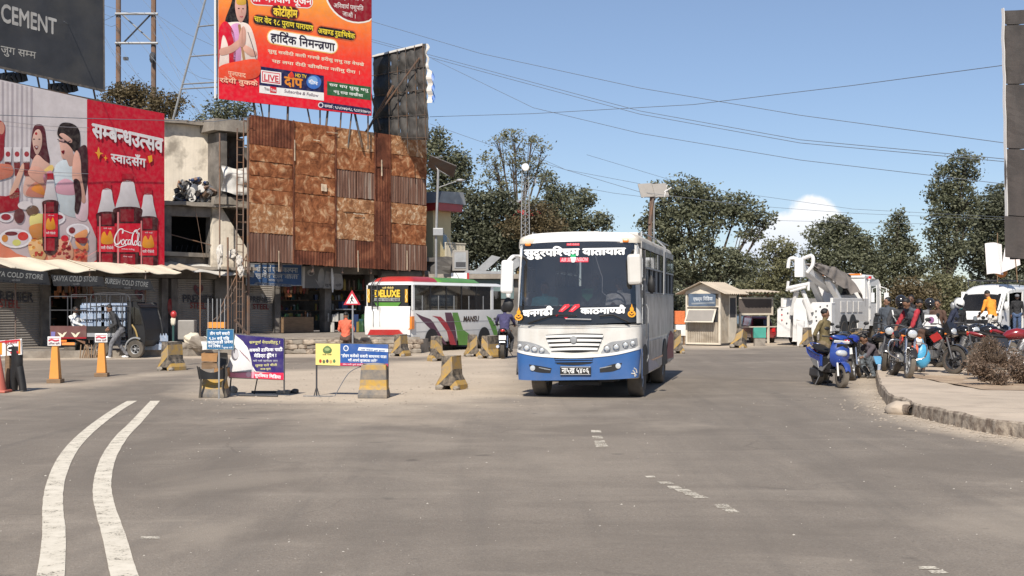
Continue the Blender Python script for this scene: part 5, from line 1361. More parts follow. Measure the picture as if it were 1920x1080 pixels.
tree('wide dark tree behind the flags and the right billboard',88,1860,640,[(1876,358,18,16),(1850,390,30,26),(1890,395,34,34),(1835,425,30,26),(1870,445,40,34),(1830,470,34,30),(1880,500,50,34),(1920,430,40,60),(1935,500,40,50)],'leaf_dark',.15,60,15)
for i,(lab,d,px,bl,mk) in enumerate([
('brownish dry bush right of the tow truck cab',70,1700,[(1690,575,32,34),(1668,590,22,28),(1720,560,34,30),(1700,540,26,18)],'leaf_dry'),
('yellow green bush behind the white van nose',72,1770,[(1760,560,34,30),(1740,590,34,26),(1785,540,30,26),(1800,575,22,30),(1750,525,26,18)],'leaf_yellow'),
('dark hedge between the van and the far trees',76,1800,[(1790,590,30,26),(1830,560,40,30),(1880,560,50,34),(1930,560,50,40)],'leaf_dark'),
('dark shrub behind the notice board frame',66,1430,[(1400,590,26,20),(1430,580,30,26),(1462,585,26,26),(1440,610,44,20)],'leaf_dark'),
('dark shrub between the blue and white bus and the kiosk',68,1262,[(1262,560,14,28),(1276,575,12,24),(1258,600,14,22)],'leaf_dark'),
('shrubs behind the tow truck wheels',76,1560,[(1500,590,44,22),(1560,585,44,26),(1620,590,40,24),(1660,600,30,20)],'leaf_dark'),
('dark shrub in the gap left of the kiosk roof',74,1350,[(1330,590,60,22),(1390,570,30,20)],'leaf_dark')]):
 tree(lab,d,px,640,bl,mk,.13,60,30+i,cat='shrub',name='shrub',r0=.08,fill=.5)
 # a far wooded ridge that reads as one mass
far=leaf_obj('far_wood',M['leaf_dark'],[((x,128+rnd.uniform(-8,8),rnd.uniform(0,2)),(rnd.uniform(7,11),4,rnd.uniform(2.2,3.6))) for x in range(-70,120,9)],.45,5,77,None,.3,1.1)
far['kind']='stuff';far['label']='far belt of woodland closing the view'
print('leaves',NL)
# ---- H-shaped power pylon
py_=thing('power_pylon','two-legged steel power pylon with cross braces at the upper left','pylon',at(255,72),0)
for px in (222,288):obj('leg',M['rusty_steel'],tube([rel(py_,px,430,72),rel(py_,px,-60,72)],.14,8),py_)
for y in (26,81):obj('cross_beam',M['galv'],tube([rel(py_,216,y,71.8),rel(py_,296,y,71.8)],.07,6),py_)
obj('brace',M['dark_steel'],tube([rel(py_,232,80,71.9),rel(py_,284,26,71.9)],.05,5),py_);obj('brace',M['galv'],tube([rel(py_,230,28,72.2),rel(py_,286,79,72.2)],.04,5),py_)
objs('insulator',M['dark_steel'],[lump(rel(py_,286,108,71.6),(.16,.16,.3),3),cbox(rel(py_,236,110,71.6),(.24,.2,.16))],py_)
# ---- wires
M['wire']=mat('wire',(0.13,0.15,0.18),0.6)
def wire(pts,r=.012,lab=None,grp='overhead wires crossing the sky'):
 P=[at(px,d,zat(py,d)) for px,py,d in pts];C=[]
 for i in range(len(P)-1):
  n=14
  for k in range(n+(i==len(P)-2)):
   t=k/n;C.append(P[i].lerp(P[i+1],t))
 o=obj('overhead_wire',M['wire'],tube(C,r,4));tag(o,lab,'wire',grp);return o
wl='thin overhead wire sagging across the blue sky'
hi=[([(690,38,66),(900,100,58),(1200,165,50),(1500,216,44),(1884,268,38)],'upper single wire slanting down to the right from the orange banner'),
([(690,72,66),(900,128,58),(1200,208,50),(1500,262,44),(1884,298,38)],'upper strand of the paired wires in mid sky'),
([(690,76,66),(900,133,58),(1200,214,50),(1500,268,44),(1884,303,38)],'lower strand of the paired wires in mid sky'),
([(810,110,66),(1000,202,60),(1200,250,54),(1500,300,48),(1884,345,42)],'thin single wire below the paired wires'),
([(806,219,60),(1000,213,52),(1300,196,46),(1600,160,40),(1884,122,34)],'wire rising gently to the right across the others'),
([(806,232,70),(1000,300,66),(1200,360,62),(1400,385,60)],'wire dipping behind the solar panel pole'),
([(1100,290,80),(1300,350,80),(1600,392,80),(1900,408,80)],'faint wire before the cloud'),
([(1400,385,82),(1600,400,82),(1900,412,82)],'faint low wire over the right trees'),
([(1400,412,82),(1640,418,82),(1760,420,82)],'lowest wire across the foot of the cloud'),
([(1000,335,76),(1150,362,76),(1230,372,76)],'short wire ending at the leaning solar pole'),
([(920,255,76),(1060,318,76),(1240,352,76)],'wire passing above the dish mast')]
for p,l in hi:wire(p,.010,l)
def pylon_wire(x0,y0,x1,y1):
 sl=(y1-y0)/(x1-x0)
 st='at the cement billboard edge' if x0<200 else ('at the left pylon leg' if x0<230 else ('at the right pylon leg' if x0<300 else 'right of the pylon'))
 en='at the left pylon leg' if x1<=222 else ('above the roof bushes' if x1<400 and y1>160 else ('near the foot of the orange banner' if y1>180 else ('halfway up the orange banner' if y1>85 else 'high on the orange banner')))
 return 'fine %s wire from %s, ending %s'%('steep' if sl>1 else ('slanting' if sl>.45 else 'nearly level'),st.replace('at ',''),en)
k=0
for (x0_,y0_,x1_,y1_) in [(195,10,288,28),(195,26,222,27),(192,60,222,108),(222,30,409,250),(222,80,330,260),(288,24,409,90),(288,30,409,200),(290,25,420,340),(288,60,380,220),(250,-20,409,145),(320,-20,409,90),(340,-20,420,76),(365,-20,409,52),(195,75,262,170),(222,100,300,180),(288,110,370,225),(290,82,409,205),(195,0,215,-20),(296,130,409,245),(345,130,409,152),(196,45,222,45)]:
 k+=1;wire([(x0_,y0_,71),((x0_+x1_)/2,(y0_+y1_)/2+5,69),(x1_,y1_,66)],.010,pylon_wire(x0_,y0_,x1_,y1_),'wires fanning out from the pylon')
wire([(120,40,44),(150,60,60),(222,26,71)],.012,'short wire from the cement billboard face to the left pylon leg','wires fanning out from the pylon')
wire([(-20,215,43.2),(160,222,46.3),(400,228,51),(470,219,51.8)],.012,'thin cable drawn across the face of the cola billboard','cables along the shop fronts')
# ---- yellow house at the right of the hoarding
YB=Frame((812,61.9),(866,63.6))
yb=thing('yellow_house','yellow walled house with red eaves and a railing behind the street lamp','building',YB.loc,YB.rz)
yz=lambda py:zat(py,62.5)
obj('wall',M['plaster_yellow'],box(0,1.3,0,3,0,yz(390)),yb)
obj('eaves',M['red_paint'],box(-.2,1.55,-.5,3,yz(397),yz(383)),yb)
obj('roof',M['galv'],prism([(-.3,yz(383)),(1.7,yz(383)),(1.5,yz(360)),(-.1,yz(362))],-.6,3,'y'),yb)
obj('window',M['pale_blue'] if 'pale_blue' in M else mat('pale_blue',(.25,.35,.42),.4),box(.72,.98,-.02,.03,yz(466),yz(440)),yb)
obj('railing',M['cream_cloth'],[box(x,x+.04,-.75,-.71,yz(492),yz(458)) for x in np.arange(0,1.5,.1)]+[box(0,1.5,-.77,-.7,yz(458),yz(456))],yb)
obj('balcony_floor',M['concrete'],box(0,1.5,-.8,-.02,yz(497),yz(492.5)),yb)
obj('lower_wall',M['plaster_dark'],box(0.02,1.9,-.7,-.1,0,yz(498)),yb)
# the little red-eaved hut in the trees
hut=thing('red_roof_hut','small ochre hut with red eaves half hidden among the trees','building',at(985,76),0)
hz_=lambda py:zat(py,76)
obj('wall',mat('ochre',(0.22,0.15,0.06),.9),box(-.5,.75,0,2,0,hz_(410)),hut);obj('eaves',M['red_paint'],prism([(-.75,hz_(410)),(1.0,hz_(410)),(1.0,hz_(397)),(-.55,hz_(394))],-.4,2.2,'y'),hut)
obj('roof',M['galv'],prism([(-1.3,hz_(388)),(-.7,hz_(374)),(-.2,hz_(376)),(-.9,hz_(391))],-.3,1.5,'y'),hut)
# microwave dish on its lattice mast
dm=thing('dish_mast','lattice mast with a round white microwave dish among the trees','mast',at(985,66),0)
for dx,dy in ((-.16,-.1),(.16,-.1),(0,.18)):obj('leg',M['galv'],tube([(dx*1.4,dy*1.4,3.5),(dx,dy,zat(318,66))],.025,5),dm)
obj('lattice',M['galv'],[tube([(-.2,-.12,z),(.2,-.12,z+.3)],.014,4) for z in np.arange(3.6,8.0,.3)]+[tube([(.2,-.12,z),(-.2,-.12,z+.3)],.014,4) for z in np.arange(3.6,8.0,.3)],dm)
obj('dish',M['clean_white'],lathe([(.0,-.32),(.17,-.3),(.20,-.22),(.20,-.12),(.1,0),(0,.02)],20,(0,-.1,zat(315,66)),'y'),dm,smooth=True)
obj('arm',M['galv'],[tube([(0,0,zat(330,66)),(.5,0,zat(330,66)-.1)],.02,4),cbox((.5,0,zat(340,66)),(.08,.08,.2))],dm)
# ---- solar street lamp by the hoarding
sl=thing('solar_street_lamp','pale street lamp pole with a tilted solar panel right of the hoarding','street lamp',at(821,58),0)
M['solar']=mat('solar',(0.10,0.09,0.085),.35,var=.15,coat=.3)
M['pale_panel']=mat('pale_panel',(0.27,0.25,0.225),.5,var=.08)
zs=lambda py:zat(py,58)
obj('pole',M['galv'],tube([(-.08,0,0),(-.08,0,zs(440)),(0.02,0,zs(318))],.055,8),sl,smooth=True)
obj('panel',M['solar'],xf(box(-.62,.62,-.45,.45,-.02,.02),(0.18,0,zs(312)),(R(-30),R(22),0)),sl)
obj('panel_frame',M['galv'],[tube([(-.3,-.3,zs(297)),(.25,-.3,zs(296))],.02,4),tube([(-.3,.2,zs(300)),(0,0,zs(318)),(.5,.2,zs(330))],.02,4)],sl)
obj('battery_box',M['galv'],box(-.2,.24,-.2,.12,zs(442),zs(428)),sl,bevel=.02)
obj('lamp_head',M['galv'],lump((.98,0,zs(338)),(.2,.1,.06),2),sl);obj('lamp_arm',M['galv'],tube([(0,0,zs(352)),(.8,0,zs(340))],.02,5),sl)
obj('cable',M['wire'],tube(curve_pts([(.2,0,zs(435)),(.5,0,zs(452)),(.6,0,zs(480))],5),.014,4),sl)
# ---- leaning pole with two pale solar panels
sp_=thing('solar_panel_pole','leaning steel post carrying two pale solar panels above the bus','solar panel',at(1222,62),0)
z6=lambda py:zat(py,62)
obj('post',M['rusty_steel'],[tube([(-.25,0,z6(560)),(0,0,z6(368))],.10,6),tube([(-.12,-.1,z6(420)),(.07,-.1,z6(366))],.07,5)],sp_)
obj('post',M['galv'],tube([(.10,0,0),(.10,0,z6(375))],.04,6),sp_)
for cx in (-.30,.36):obj('panel',M['pale_panel'],xf(box(-.33,.33,-.42,.42,-.02,.02),(cx+.05,0,z6(357)),(R(52),R(-4),R(8))),sp_)  # pale colour paints the sunlit look of the panel glass
obj('panel_frame',M['clean_white'],[tube([(-.42,-.3,z6(372)),(-.15,.3,z6(345))],.02,4),tube([(.55,-.3,z6(370)),(.75,.3,z6(345))],.02,4),tube([(.1,0,z6(372)),(.55,-.1,z6(364))],.025,4)],sp_)
obj('lamp_arm',M['clean_white'],tube([(.5,0,z6(362)),(.9,-.2,z6(352))],.03,5),sp_)
# ---- roadside shack roofs with solar heaters behind the green bus
sk=thing('roadside_shack','low grey shack with a long tin eave behind the green bus','building',at(905,60),0)
z0_=lambda py:zat(py,60)
obj('wall',M['plaster_dark'],box(-2.2,1.6,0,3,0,z0_(523)),sk)
obj('roof',M['concrete'],box(-2.4,1.7,-.4,3.2,z0_(523)+.002,z0_(514)),sk)
obj('gable_sheet',M['galv'],prism([(-.9,z0_(514)+.01),(.9,z0_(514)+.01),(.7,z0_(509)),(-.7,z0_(507))],-.3,0,'y'),sk)
obj('banner',M['clean_white'],box(-1.4,-.7,-.42,-.405,z0_(524),z0_(512)),sk)
obj('banner',M['red_paint'],box(-.69,-.6,-.42,-.405,z0_(524),z0_(512)),sk)
obj('side_panel',mat('dull_teal',(.12,.17,.17),.8),box(-.9,1.4,-.06,-.01,z0_(560),z0_(524)),sk)
for lab,px,w in (('tilted grey solar water heater panel left of the bus mirror',908,1.0),('tilted grey solar water heater panel hard behind the bus mirror',958,1.2)):
 t_=thing('solar_heater',lab,'solar heater',at(px,61,zat(512,61)),0,'solar heaters on the shack roof')
 obj('collector',M['galv'],prism([(-w*.55,0),(-.05,0),(w*.75,.72),(w*.35,.82)],0,.08,'y'),t_)
 obj('stand',M['dark_steel'],[tube([(w*.5,.1,.7),(w*.6,.1,0)],.025,5),tube([(w*.3,.4,.6),(w*.2,.4,0)],.025,5)],t_)
cb=thing('roof_cabinet','pale upright glass-fronted cabinet on the shack roof','cabinet',at(863,60,zat(508,60)),0)
obj('case',M['pale_panel'],box(-.36,.36,0,.5,0,.92),cb,bevel=.02);obj('front',M['galv'],box(-.26,.26,-.02,-.001,.12,.84),cb);obj('sill',M['dark_steel'],box(-.2,.24,-.035,-.022,.18,.4),cb)
# dark stuff heaped under the railing
o=obj('dark_awning',M['black_cloth'],lump((0,0,0),(1.3,.5,.62),8));o.location=at(828,61,zat(507,61));tag(o,'sagging black awning under the yellow house railing','awning')
# ------------------------------------------------------------------ vehicles
def wheel(parent,c,r,w,axis='x',rim=None,rmat=None,tyre=None,spokes=5,name='wheel',detail=True):
 """tyre with a rim as its sub-part, hub axis along x"""
 ri=r*(.62 if rim is None else rim);t=tyre or M['rubber']
 prof=[(ri,-w*.42),(r*.93,-w*.5),(r*.985,-w*.42),(r,-w*.25),(r,w*.25),(r*.985,w*.42),(r*.93,w*.5),(ri,w*.42),(ri,-w*.42)]
 o=obj(name,t,lathe(prof,26,c,axis,caps=False),parent,smooth=True)
 if detail:
  rm=rmat or M['steel']
  sh=[lathe([(ri,-w*.4),(ri*.9,-w*.36),(ri*.9,w*.36),(ri,w*.4)],22,c,axis,caps=False),cyl(c,ri*.25,-w*.42,w*.42,axis,10)]
  for k in range(spokes):
   a=2*math.pi*k/spokes;d=Vector((0,math.cos(a),math.sin(a))) if axis=='x' else Vector((math.cos(a),0,math.sin(a)))
   sh.append(tube([Vector(c),Vector(c)+d*ri*.95],ri*.09 if spokes<9 else .006,4))
  obj('rim',rm,sh,o)
 return o
def disc_wheel(parent,c,r,w,rmat=None):
 o=wheel(parent,c,r,w,detail=False,rim=.6)
 obj('rim',rmat or M['steel'],[lathe([(0.01,-w*.2),(r*.3,-w*.25),(r*.5,-w*.12),(r*.6,-w*.42),(r*.61,w*.42),(.01,w*.3)],20,c,'x')],o,smooth=True);return o
 # ================= the blue and white bus
BF=Frame((966,24.25),(1200,23.8))
BW=BF.W;BL=7.6
bus=thing('bus','dusty blue and white bus with script on its windscreen in the middle of the road','bus',BF.loc,BF.rz)
M['bus_side']=mat('bus_side',(0.46,0.44,0.42),0.45,dust=0.6,dz=2.2,coat=.2,var=.25,scale=1.8,streak=.45,col2=(.20,.17,.145),mscale=1.6,mixpos=(.5,.72))
M['bus_blue']=mat('bus_blue',(0.016,0.098,0.30),0.28,dust=0.28,dz=.8,coat=.4,var=.1)
M['bus_white']=mat('bus_white',(0.64,0.63,0.60),0.4,dust=0.6,dz=2.0,coat=.25,var=.08,streak=.12,col2=(.48,.45,.40),mscale=2.2,mixpos=(.56,.8))
M['bus_roof']=mat('bus_roof',(0.56,0.52,0.45),0.6,dust=.0,var=.1,col2=(.4,.34,.26),mscale=1.3,mixpos=(.45,.75))
def plan(ins,yf,yr,rc=.22,bow=.07,n=5,W=BW):
 """plan outline, going round from front left"""
 P=[];x0,x1=ins,W-ins
 for k in range(13):
  t=k/12;x=x0+rc+(x1-x0-2*rc)*t;P.append((x,yf-bow*(1-(2*t-1)**2)))
 for k in range(1,n+1):a=R(-90+90*k/n);P.append((x1-rc+rc*math.cos(a),yf+rc+rc*math.sin(a)))
 for k in range(1,4):P.append((x1,yf+rc+(yr-yf-2*rc)*k/4))
 for k in range(n+1):a=R(90*k/n);P.append((x1-rc+rc*math.cos(a),yr-rc+rc*math.sin(a)))
 for k in range(n+1):a=R(90+90*k/n);P.append((x0+rc+rc*math.cos(a),yr-rc+rc*math.sin(a)))
 for k in range(1,4):P.append((x0,yr-rc-(yr-yf-2*rc)*k/4))
 for k in range(n):a=R(180+90*k/n);P.append((x0+rc+rc*math.cos(a),yf+rc+rc*math.sin(a)))
 return P
def lift(P,z):return [(x,y,z) for x,y in P]
lower=rings([lift(plan(.05,.08,BL-.03,W=BW),.36),lift(plan(.0,.02,BL),.46),lift(plan(.0,.0,BL),.8),lift(plan(.0,.03,BL),1.33)],True,True)
obj('lower_body',M['bus_white'],lower,bus,smooth=True)
# side panels above and below the belt (the right hand side as we see it, and its twin)
for sx,xx in ((1,BW),(-1,0)):
 a,b=(xx-.045,xx-.004) if sx>0 else (xx+.004,xx+.045)
 obj('side_panel',M['bus_side'],[box(a,b,1.05,BL-.12,1.335,1.9)],bus)
 obj('cant_rail',M['bus_side'],[box(a-.0,b,.35,BL-.1,2.72,2.84)],bus)
 for y in (1.0,1.95,2.9,3.85,4.8,5.75,6.7,BL-.14):obj('window_pillar',M['black_plastic'],box(a,b,y-.04,y+.05,1.902,2.718),bus)
 for y in np.arange(1.05,BL-.7,.95):
  w=obj('window',M['bus_glass'],box(a+.012,a+.018,y,y+.86,1.93,2.36),bus)
  obj('sash_bar',M['galv'],[box(b-.02,b+.004,y+.40,y+.44,1.92,2.36),box(b-.02,b+.004,y,y+.86,1.905,1.93)],w)
  obj('upper_window',M['dark_glass'],box(b-.012,b-.004,y,y+.86,2.40,2.70),bus)
 obj('belt_rail',M['galv'],box(b-.02,b+.01,1.06,BL-.13,2.365,2.395),bus)
 # skirt panels, locker seams, orange stripe, red swash on the visible side
side_dirt=M['bus_side']
for y0_,y1_ in ((1.35,2.45),(2.48,3.6),(3.63,4.35),(5.75,6.6),(6.63,7.4)):
 obj('locker_door',side_dirt,box(BW+.0015,BW+.016,y0_,y1_,.42,1.0),bus,bevel=.006)
for y0_,y1_ in ((1.1,2.3),(2.32,3.5),(3.52,4.7),(4.72,5.9),(5.92,7.4)):obj('rivet_panel',side_dirt,box(BW-.003,BW+.009,y0_,y1_,1.05,1.86),bus,bevel=.004)
obj('stripe',M['amber'],box(BW+.0165,BW+.019,1.4,5.0,.60,.63),bus)
obj('red_swash',mat('faded_red',(.30,.04,.05),.5,dust=.5,dz=1.5),prism([(5.3,.5),(7.3,.46),(7.3,1.0),(6.6,1.1),(5.9,.95)],BW+.0165,BW+.0195,'x'),bus)
obj('blue_swash',M['bus_blue'],prism([(1.36,.42),(3.6,.42),(3.0,.55),(1.36,.66)],BW+.0165,BW+.0195,'x'),bus)
# front door on the kerb side
dr=obj('door',side_dirt,[box(BW-.04,BW+.002,.28,.98,.46,1.25),box(BW-.04,BW+.002,.28,.34,1.25,2.70),box(BW-.04,BW+.002,.92,.98,1.25,2.70)],bus)
obj('door_glass',M['dark_glass'],box(BW-.03,BW-.02,.342,.918,1.27,2.69),dr);obj('handle',M['chrome'],box(BW+.004,BW+.02,.84,.89,1.1,1.2),dr)
obj('grab_handle',M['galv'],tube([(BW+.01,1.0,.6),(BW+.05,1.0,.7),(BW+.05,1.0,1.6),(BW+.01,1.0,1.7)],.012,5),bus)
# wheel arches and wheels
for y in (.78,5.0):
 for xx in (BW+.003,-.003):
  P_=[(y+.56*math.cos(R(a)),.40+.56*math.sin(R(a))) for a in range(0,181,12)]
  obj('wheel_arch',M['black_plastic'],prism(P_,xx,xx+(.02 if xx>0 else -.02),'x'),bus)
for y in (.78,5.0):
 for x in (.36,BW-.14):wheel(bus,(x if x>1 else x,y,.44),.44,.27,rmat=M['galv'],spokes=8,tyre=M['dusty_rubber'])
 if y>2:
  for x in (.66,BW-.44):wheel(bus,(x,y,.44),.44,.24,detail=False)
obj('chassis',M['black_plastic'],[box(.5,BW-.5,.3,BL-.3,.28,.36),cyl((BW/2,.78,.42),.06,-BW/2+.3,BW/2-.3,'x',8),box(.75,1.5,.3,.6,.22,.36)],bus)
obj('mud_flap',M['rubber'],[box(BW-.42,BW-.12,5.5,5.52,.15,.5)],bus)
# floor, dash, seats, rear wall
obj('floor',M['interior'],box(.05,BW-.05,.1,BL-.1,1.0,1.05),bus)
obj('rear_wall',M['bus_side'],box(.1,BW-.1,BL-.12,BL-.08,1.3,2.8),bus)
for y in np.arange(2.0,6.8,.85):
 for x in (.15,1.3):obj('seat',M['seat_cloth'],[box(x,x+.85,y,y+.12,1.2,2.05),box(x,x+.85,y-.45,y,1.35,1.47)],bus,bevel=.03)
obj('dashboard',mat('dash',(.10,.10,.105),.8),[box(.08,BW-.08,.12,.45,1.35,1.60)],bus,bevel=.03)
# front: black apron, header, corner posts
def ff(px,py,y=-.03):a=BF.y(px,py,y);return a
def front_pt(px,py,out=0.0):
 """a point on the bowed front"""
 x,z=BF.y(px,py,0.0);t=min(1,max(0,(x-.22)/(BW-.44)));bow=.07*(1-(2*t-1)**2)
 lean=max(0,z-1.34)*.085
 edge=0.0
 if x<.22:edge=.22-math.sqrt(max(0,.22**2-(.22-x)**2))
 if x>BW-.22:edge=.22-math.sqrt(max(0,.22**2-(x-BW+.22)**2))
 return (x,-bow+lean+edge-out,z)
def fpatch(top,bot,n=24,m=6,out=.01,th=.02):
 """a panel on the front between two curves given in measured points"""
 T0=[Vector((p[0],p[1],0)) for p in top];B0=[Vector((p[0],p[1],0)) for p in bot]
 def samp(L,t):
  k=t*(len(L)-1);i=min(int(k),len(L)-2);return L[i].lerp(L[i+1],k-i)
 Ts=curve_pts(T0,8) if len(T0)>2 else T0;Bs=curve_pts(B0,8) if len(B0)>2 else B0
 return slab(lambda u,v:front_pt(*(samp(Bs,u).lerp(samp(Ts,u),v)).xy,out),n,m,(0,th,0))
obj('front_mask',M['black_paint'],fpatch([(969,573),(1082,574),(1196,570)],[(967,607),(1080,608),(1197,604)],out=.0,th=.03),bus,smooth=True)
obj('windscreen',M['bus_glass'],fpatch([(977,466),(984,456),(1082,452),(1186,453),(1192,462)],[(969.5,573),(1020,574),(1082,574.5),(1140,574),(1196,570)],30,8,.004,.006),bus,smooth=True)
obj('header',M['clean_white'],fpatch([(980,446),(1000,438),(1082,434),(1170,436),(1190,444)],[(972,464),(990,456.5),(1082,452.5),(1180,453.5),(1196,466)],30,5,.012,.10),bus,smooth=True)
obj('corner_post',M['clean_white'],fpatch([(972,455),(978,456)],[(965.5,606),(969,606)],3,14,.004,.06),bus,smooth=True)
obj('corner_post',M['bus_white'],fpatch([(1188,458),(1194.5,460)],[(1193,606),(1200.5,606)],3,14,.004,.06),bus,smooth=True)
# black frit band round the windscreen edge
for i,(a,b) in enumerate((([(977,460),(984,460)],[(969,573),(982,573)]),([(1182,458),(1191,458)],[(1182,572),(1195,572)]))):
 obj('screen_border',M['black_plastic'],fpatch(a,b,3,12,-.006,.004),bus)
obj('screen_border',M['black_plastic'],fpatch([(984,457),(1082,453),(1188,454)],[(980,464),(1082,459.5),(1190,461)],20,2,-.006,.004),bus)
# roof
def roof_ring(y,dz,ins=0.0):
 P_=[];n=22
 for k in range(n+1):
  a=math.pi*k/n;c=-math.cos(a);s=math.sin(a)
  x=BW/2+(BW/2-.01-ins)*(abs(c)**.55)*(1 if c>0 else -1);z=2.80+(.225+dz*.75)*(s**.5 if s>0 else 0)
  P_.append((x,y,z))
 return P_
bow_y=lambda x:0.0
rr_=[]
for (y,dz,ins) in ((.10,-.17,.12),(.14,-.10,.05),(.28,-.035,.01),(.7,0,0),(2.5,.0,0),(5,0,0),(BL-.5,-.01,0),(BL-.15,-.08,.03),(BL,-.26,.1)):
 rr_.append(roof_ring(y,dz,ins))
obj('roof',M['bus_roof'],rings(rr_,True,True),bus,smooth=True)
obj('roof_hatch',M['dirty_white'],[box(.85,1.4,1.0,1.5,3.01,3.06),box(1.5,2.1,1.3,2.2,2.99,3.05)],bus,bevel=.01)
obj('luggage_rail',M['galv'],[tube([(BW-.1,1.2,2.97),(BW-.1,1.2,3.05),(BW-.1,BL-.4,3.05)],.015,5),tube([(.1,1.2,2.97),(.1,1.2,3.05),(.1,BL-.4,3.05)],.015,5)],bus)
obj('ladder',M['galv'],[tube([(BW+.05,4.3,1.9),(BW+.06,4.3,2.9),(BW-.1,4.3,3.05)],.018,5),tube([(BW+.05,4.6,1.9),(BW+.06,4.6,2.9),(BW-.1,4.6,3.05)],.018,5)]+[tube([(BW+.055,4.3,z),(BW+.055,4.6,z)],.012,4) for z in np.arange(2.0,3.0,.2)],bus)
for px,py in ((988,458),(1172,451)):
 c=front_pt(px,py,.03);obj('marker_lamp',M['amber'],xf(box(-.055,.055,-.02,.02,-.03,.03),c,(0,R(45)*0,0)),bus,bevel=.02)
 # blue bumper with its lamps
obj('bumper',M['bus_blue'],fpatch([(966,660),(1010,668),(1080,671),(1150,666),(1200,655)],[(972,712),(1010,713),(1080,712),(1150,711),(1196,708)],34,8,.045,.09),bus,smooth=True)
obj('bumper_corner',M['bus_blue'],rings([lift(plan(-.012,-.012,.9),.345)[0:0] or [(BW+.012,.2,.36),(BW+.02,.2,.36),(BW+.02,.2,.90),(BW+.012,.2,.90)],[(BW+.012,.30,.36),(BW+.02,.30,.36),(BW+.02,.30,.80),(BW+.012,.30,.80)]],True,True),bus)
obj('white_moulding',M['clean_white'],fpatch([(967,655),(1010,663),(1080,665),(1150,661),(1199,650)],[(967,660),(1010,668),(1080,671),(1150,666),(1199,655)],34,2,.06,.05),bus,smooth=True)
gr=obj('grille',M['black_plastic'],fpatch([(1024,628),(1080,625),(1131,626)],[(1038,658),(1080,661),(1122,657)],16,4,.006,.02),bus)
for k in range(4):
 y=629+k*8;i=k*3.2
 obj('slat',M['clean_white'],fpatch([(1024+i,y),(1080,y-2),(1132-i,y-1)],[(1025+i,y+4.2),(1080,y+3),(1131-i,y+3.2)],14,1,.032,.03),gr,smooth=True)
c=front_pt(1077,637,.05);obj('emblem',M['galv'],lathe([(.01,-.015),(.055,-.012),(.062,0),(.07,.02)],18,c,'y'),gr,smooth=True)
for nm,lamps,pan in (('headlight',[(974,648,4),(988,652,5.5),(1003,654.5,5.5),(1017,656,5)],([(968,640),(990,641),(1018,650),(1032,662)],[(969,652),(985,660),(1005,664),(1030,666)])),
('headlight',[(1139,653,5.5),(1156,650.5,5.5),(1173,646,5),(1186,643,4.5)],([(1128,660),(1142,643),(1170,638),(1194,634)],[(1130,664),(1150,661),(1175,657),(1195,646)]))):
 h=obj(nm,M['galv'],fpatch(pan[0],pan[1],14,3,.016,.02),bus,smooth=True)
 for px,py,r in lamps:
  c=front_pt(px,py,.03);rad=r/104
  obj('lamp',M['lens'],lathe([(.004,-.012),(rad*.6,-.010),(rad*.9,0),(rad,.012)],16,c,'y'),h,smooth=True);obj('bezel',M['chrome'],lathe([(rad*.9,-.006),(rad*1.12,-.016),(rad*1.2,.01)],16,c,'y',caps=False),h,smooth=True)
for poly,lp in ((([(993,683),(1015,686),(1036,690)],[(996,694),(1012,698),(1034,699)]),(1000,690,5)),(([(1126,691),(1148,683),(1167,680)],[(1126,698),(1150,696),(1164,690)]),(1160,686,5))):
 h=obj('fog_lamp',M['black_plastic'],fpatch(poly[0],poly[1],8,2,.050,.01),bus);c=front_pt(lp[0],lp[1],.062)
 obj('lamp',M['lens'],lathe([(.004,-.01),(.045,-.006),(.052,.01)],14,c,'y'),h,smooth=True)
 for k in range(3):x=lp[0]+(12+5*k if lp[0]<1080 else -12-5*k);obj('slat',M['galv'],fpatch([(x,688+k*1.2-(3 if lp[0]>1080 else 0)),(x+12*(1 if lp[0]<1080 else -1),690+k-(3 if lp[0]>1080 else 0))][::1 if lp[0]<1080 else -1],[(x,689.5+k*1.2-(3 if lp[0]>1080 else 0)),(x+12*(1 if lp[0]<1080 else -1),691.5+k-(3 if lp[0]>1080 else 0))][::1 if lp[0]<1080 else -1],4,1,.058,.006),h)
it=obj('intake',M['black_plastic'],fpatch([(1040,670),(1078,671.5),(1115,668.5)],[(1046,682),(1078,684),(1110,681)],10,2,.053,.01),bus)
for k in range(2):obj('slat',M['bus_blue'],fpatch([(1042,673+k*4),(1113,672+k*4)],[(1042,675+k*4),(1113,674+k*4)],8,1,.066,.012),it)
# number plate
c0=ff(1050,687,-.15);c1=ff(1108,703,-.15)
pl=obj('number_plate',M['black_paint'],box(c0[0],c1[0],-.15,-.135,c1[1],c0[1]),bus,bevel=.004)
A=Art(BF,-.15);A.text('ना५ख ५४०६',1053.5,699.5,1104.5,699.5,9.5,(225,225,222),1,.03)
for a_,b_ in (((1050.8,687.8,1107.4,688.8)),((1050.8,701.5,1107.4,702.5))) if False else []:pass
A.rect(1051,687.6,1107,688.5,(190,190,190),1);A.rect(1051,701.6,1107,702.5,(190,190,190),1);A.build(pl,M['decal'])
obj('panel_seam',M['black_plastic'],[fpatch([(967,611),(1080,612),(1198,609)],[(967,611.7),(1080,612.7),(1198,609.7)],20,1,.006,.004)],bus)
for a_,b_ in (((1189,690),(1194,699)),((1184,700),(1193,704)),((1187,694),(1191,706))):obj('paint_scrape',M['dirty_white'],tube([front_pt(*a_,.05),front_pt((a_[0]+b_[0])/2+1.5,(a_[1]+b_[1])/2-1,.052),front_pt(*b_,.05)],.012,4),bus)
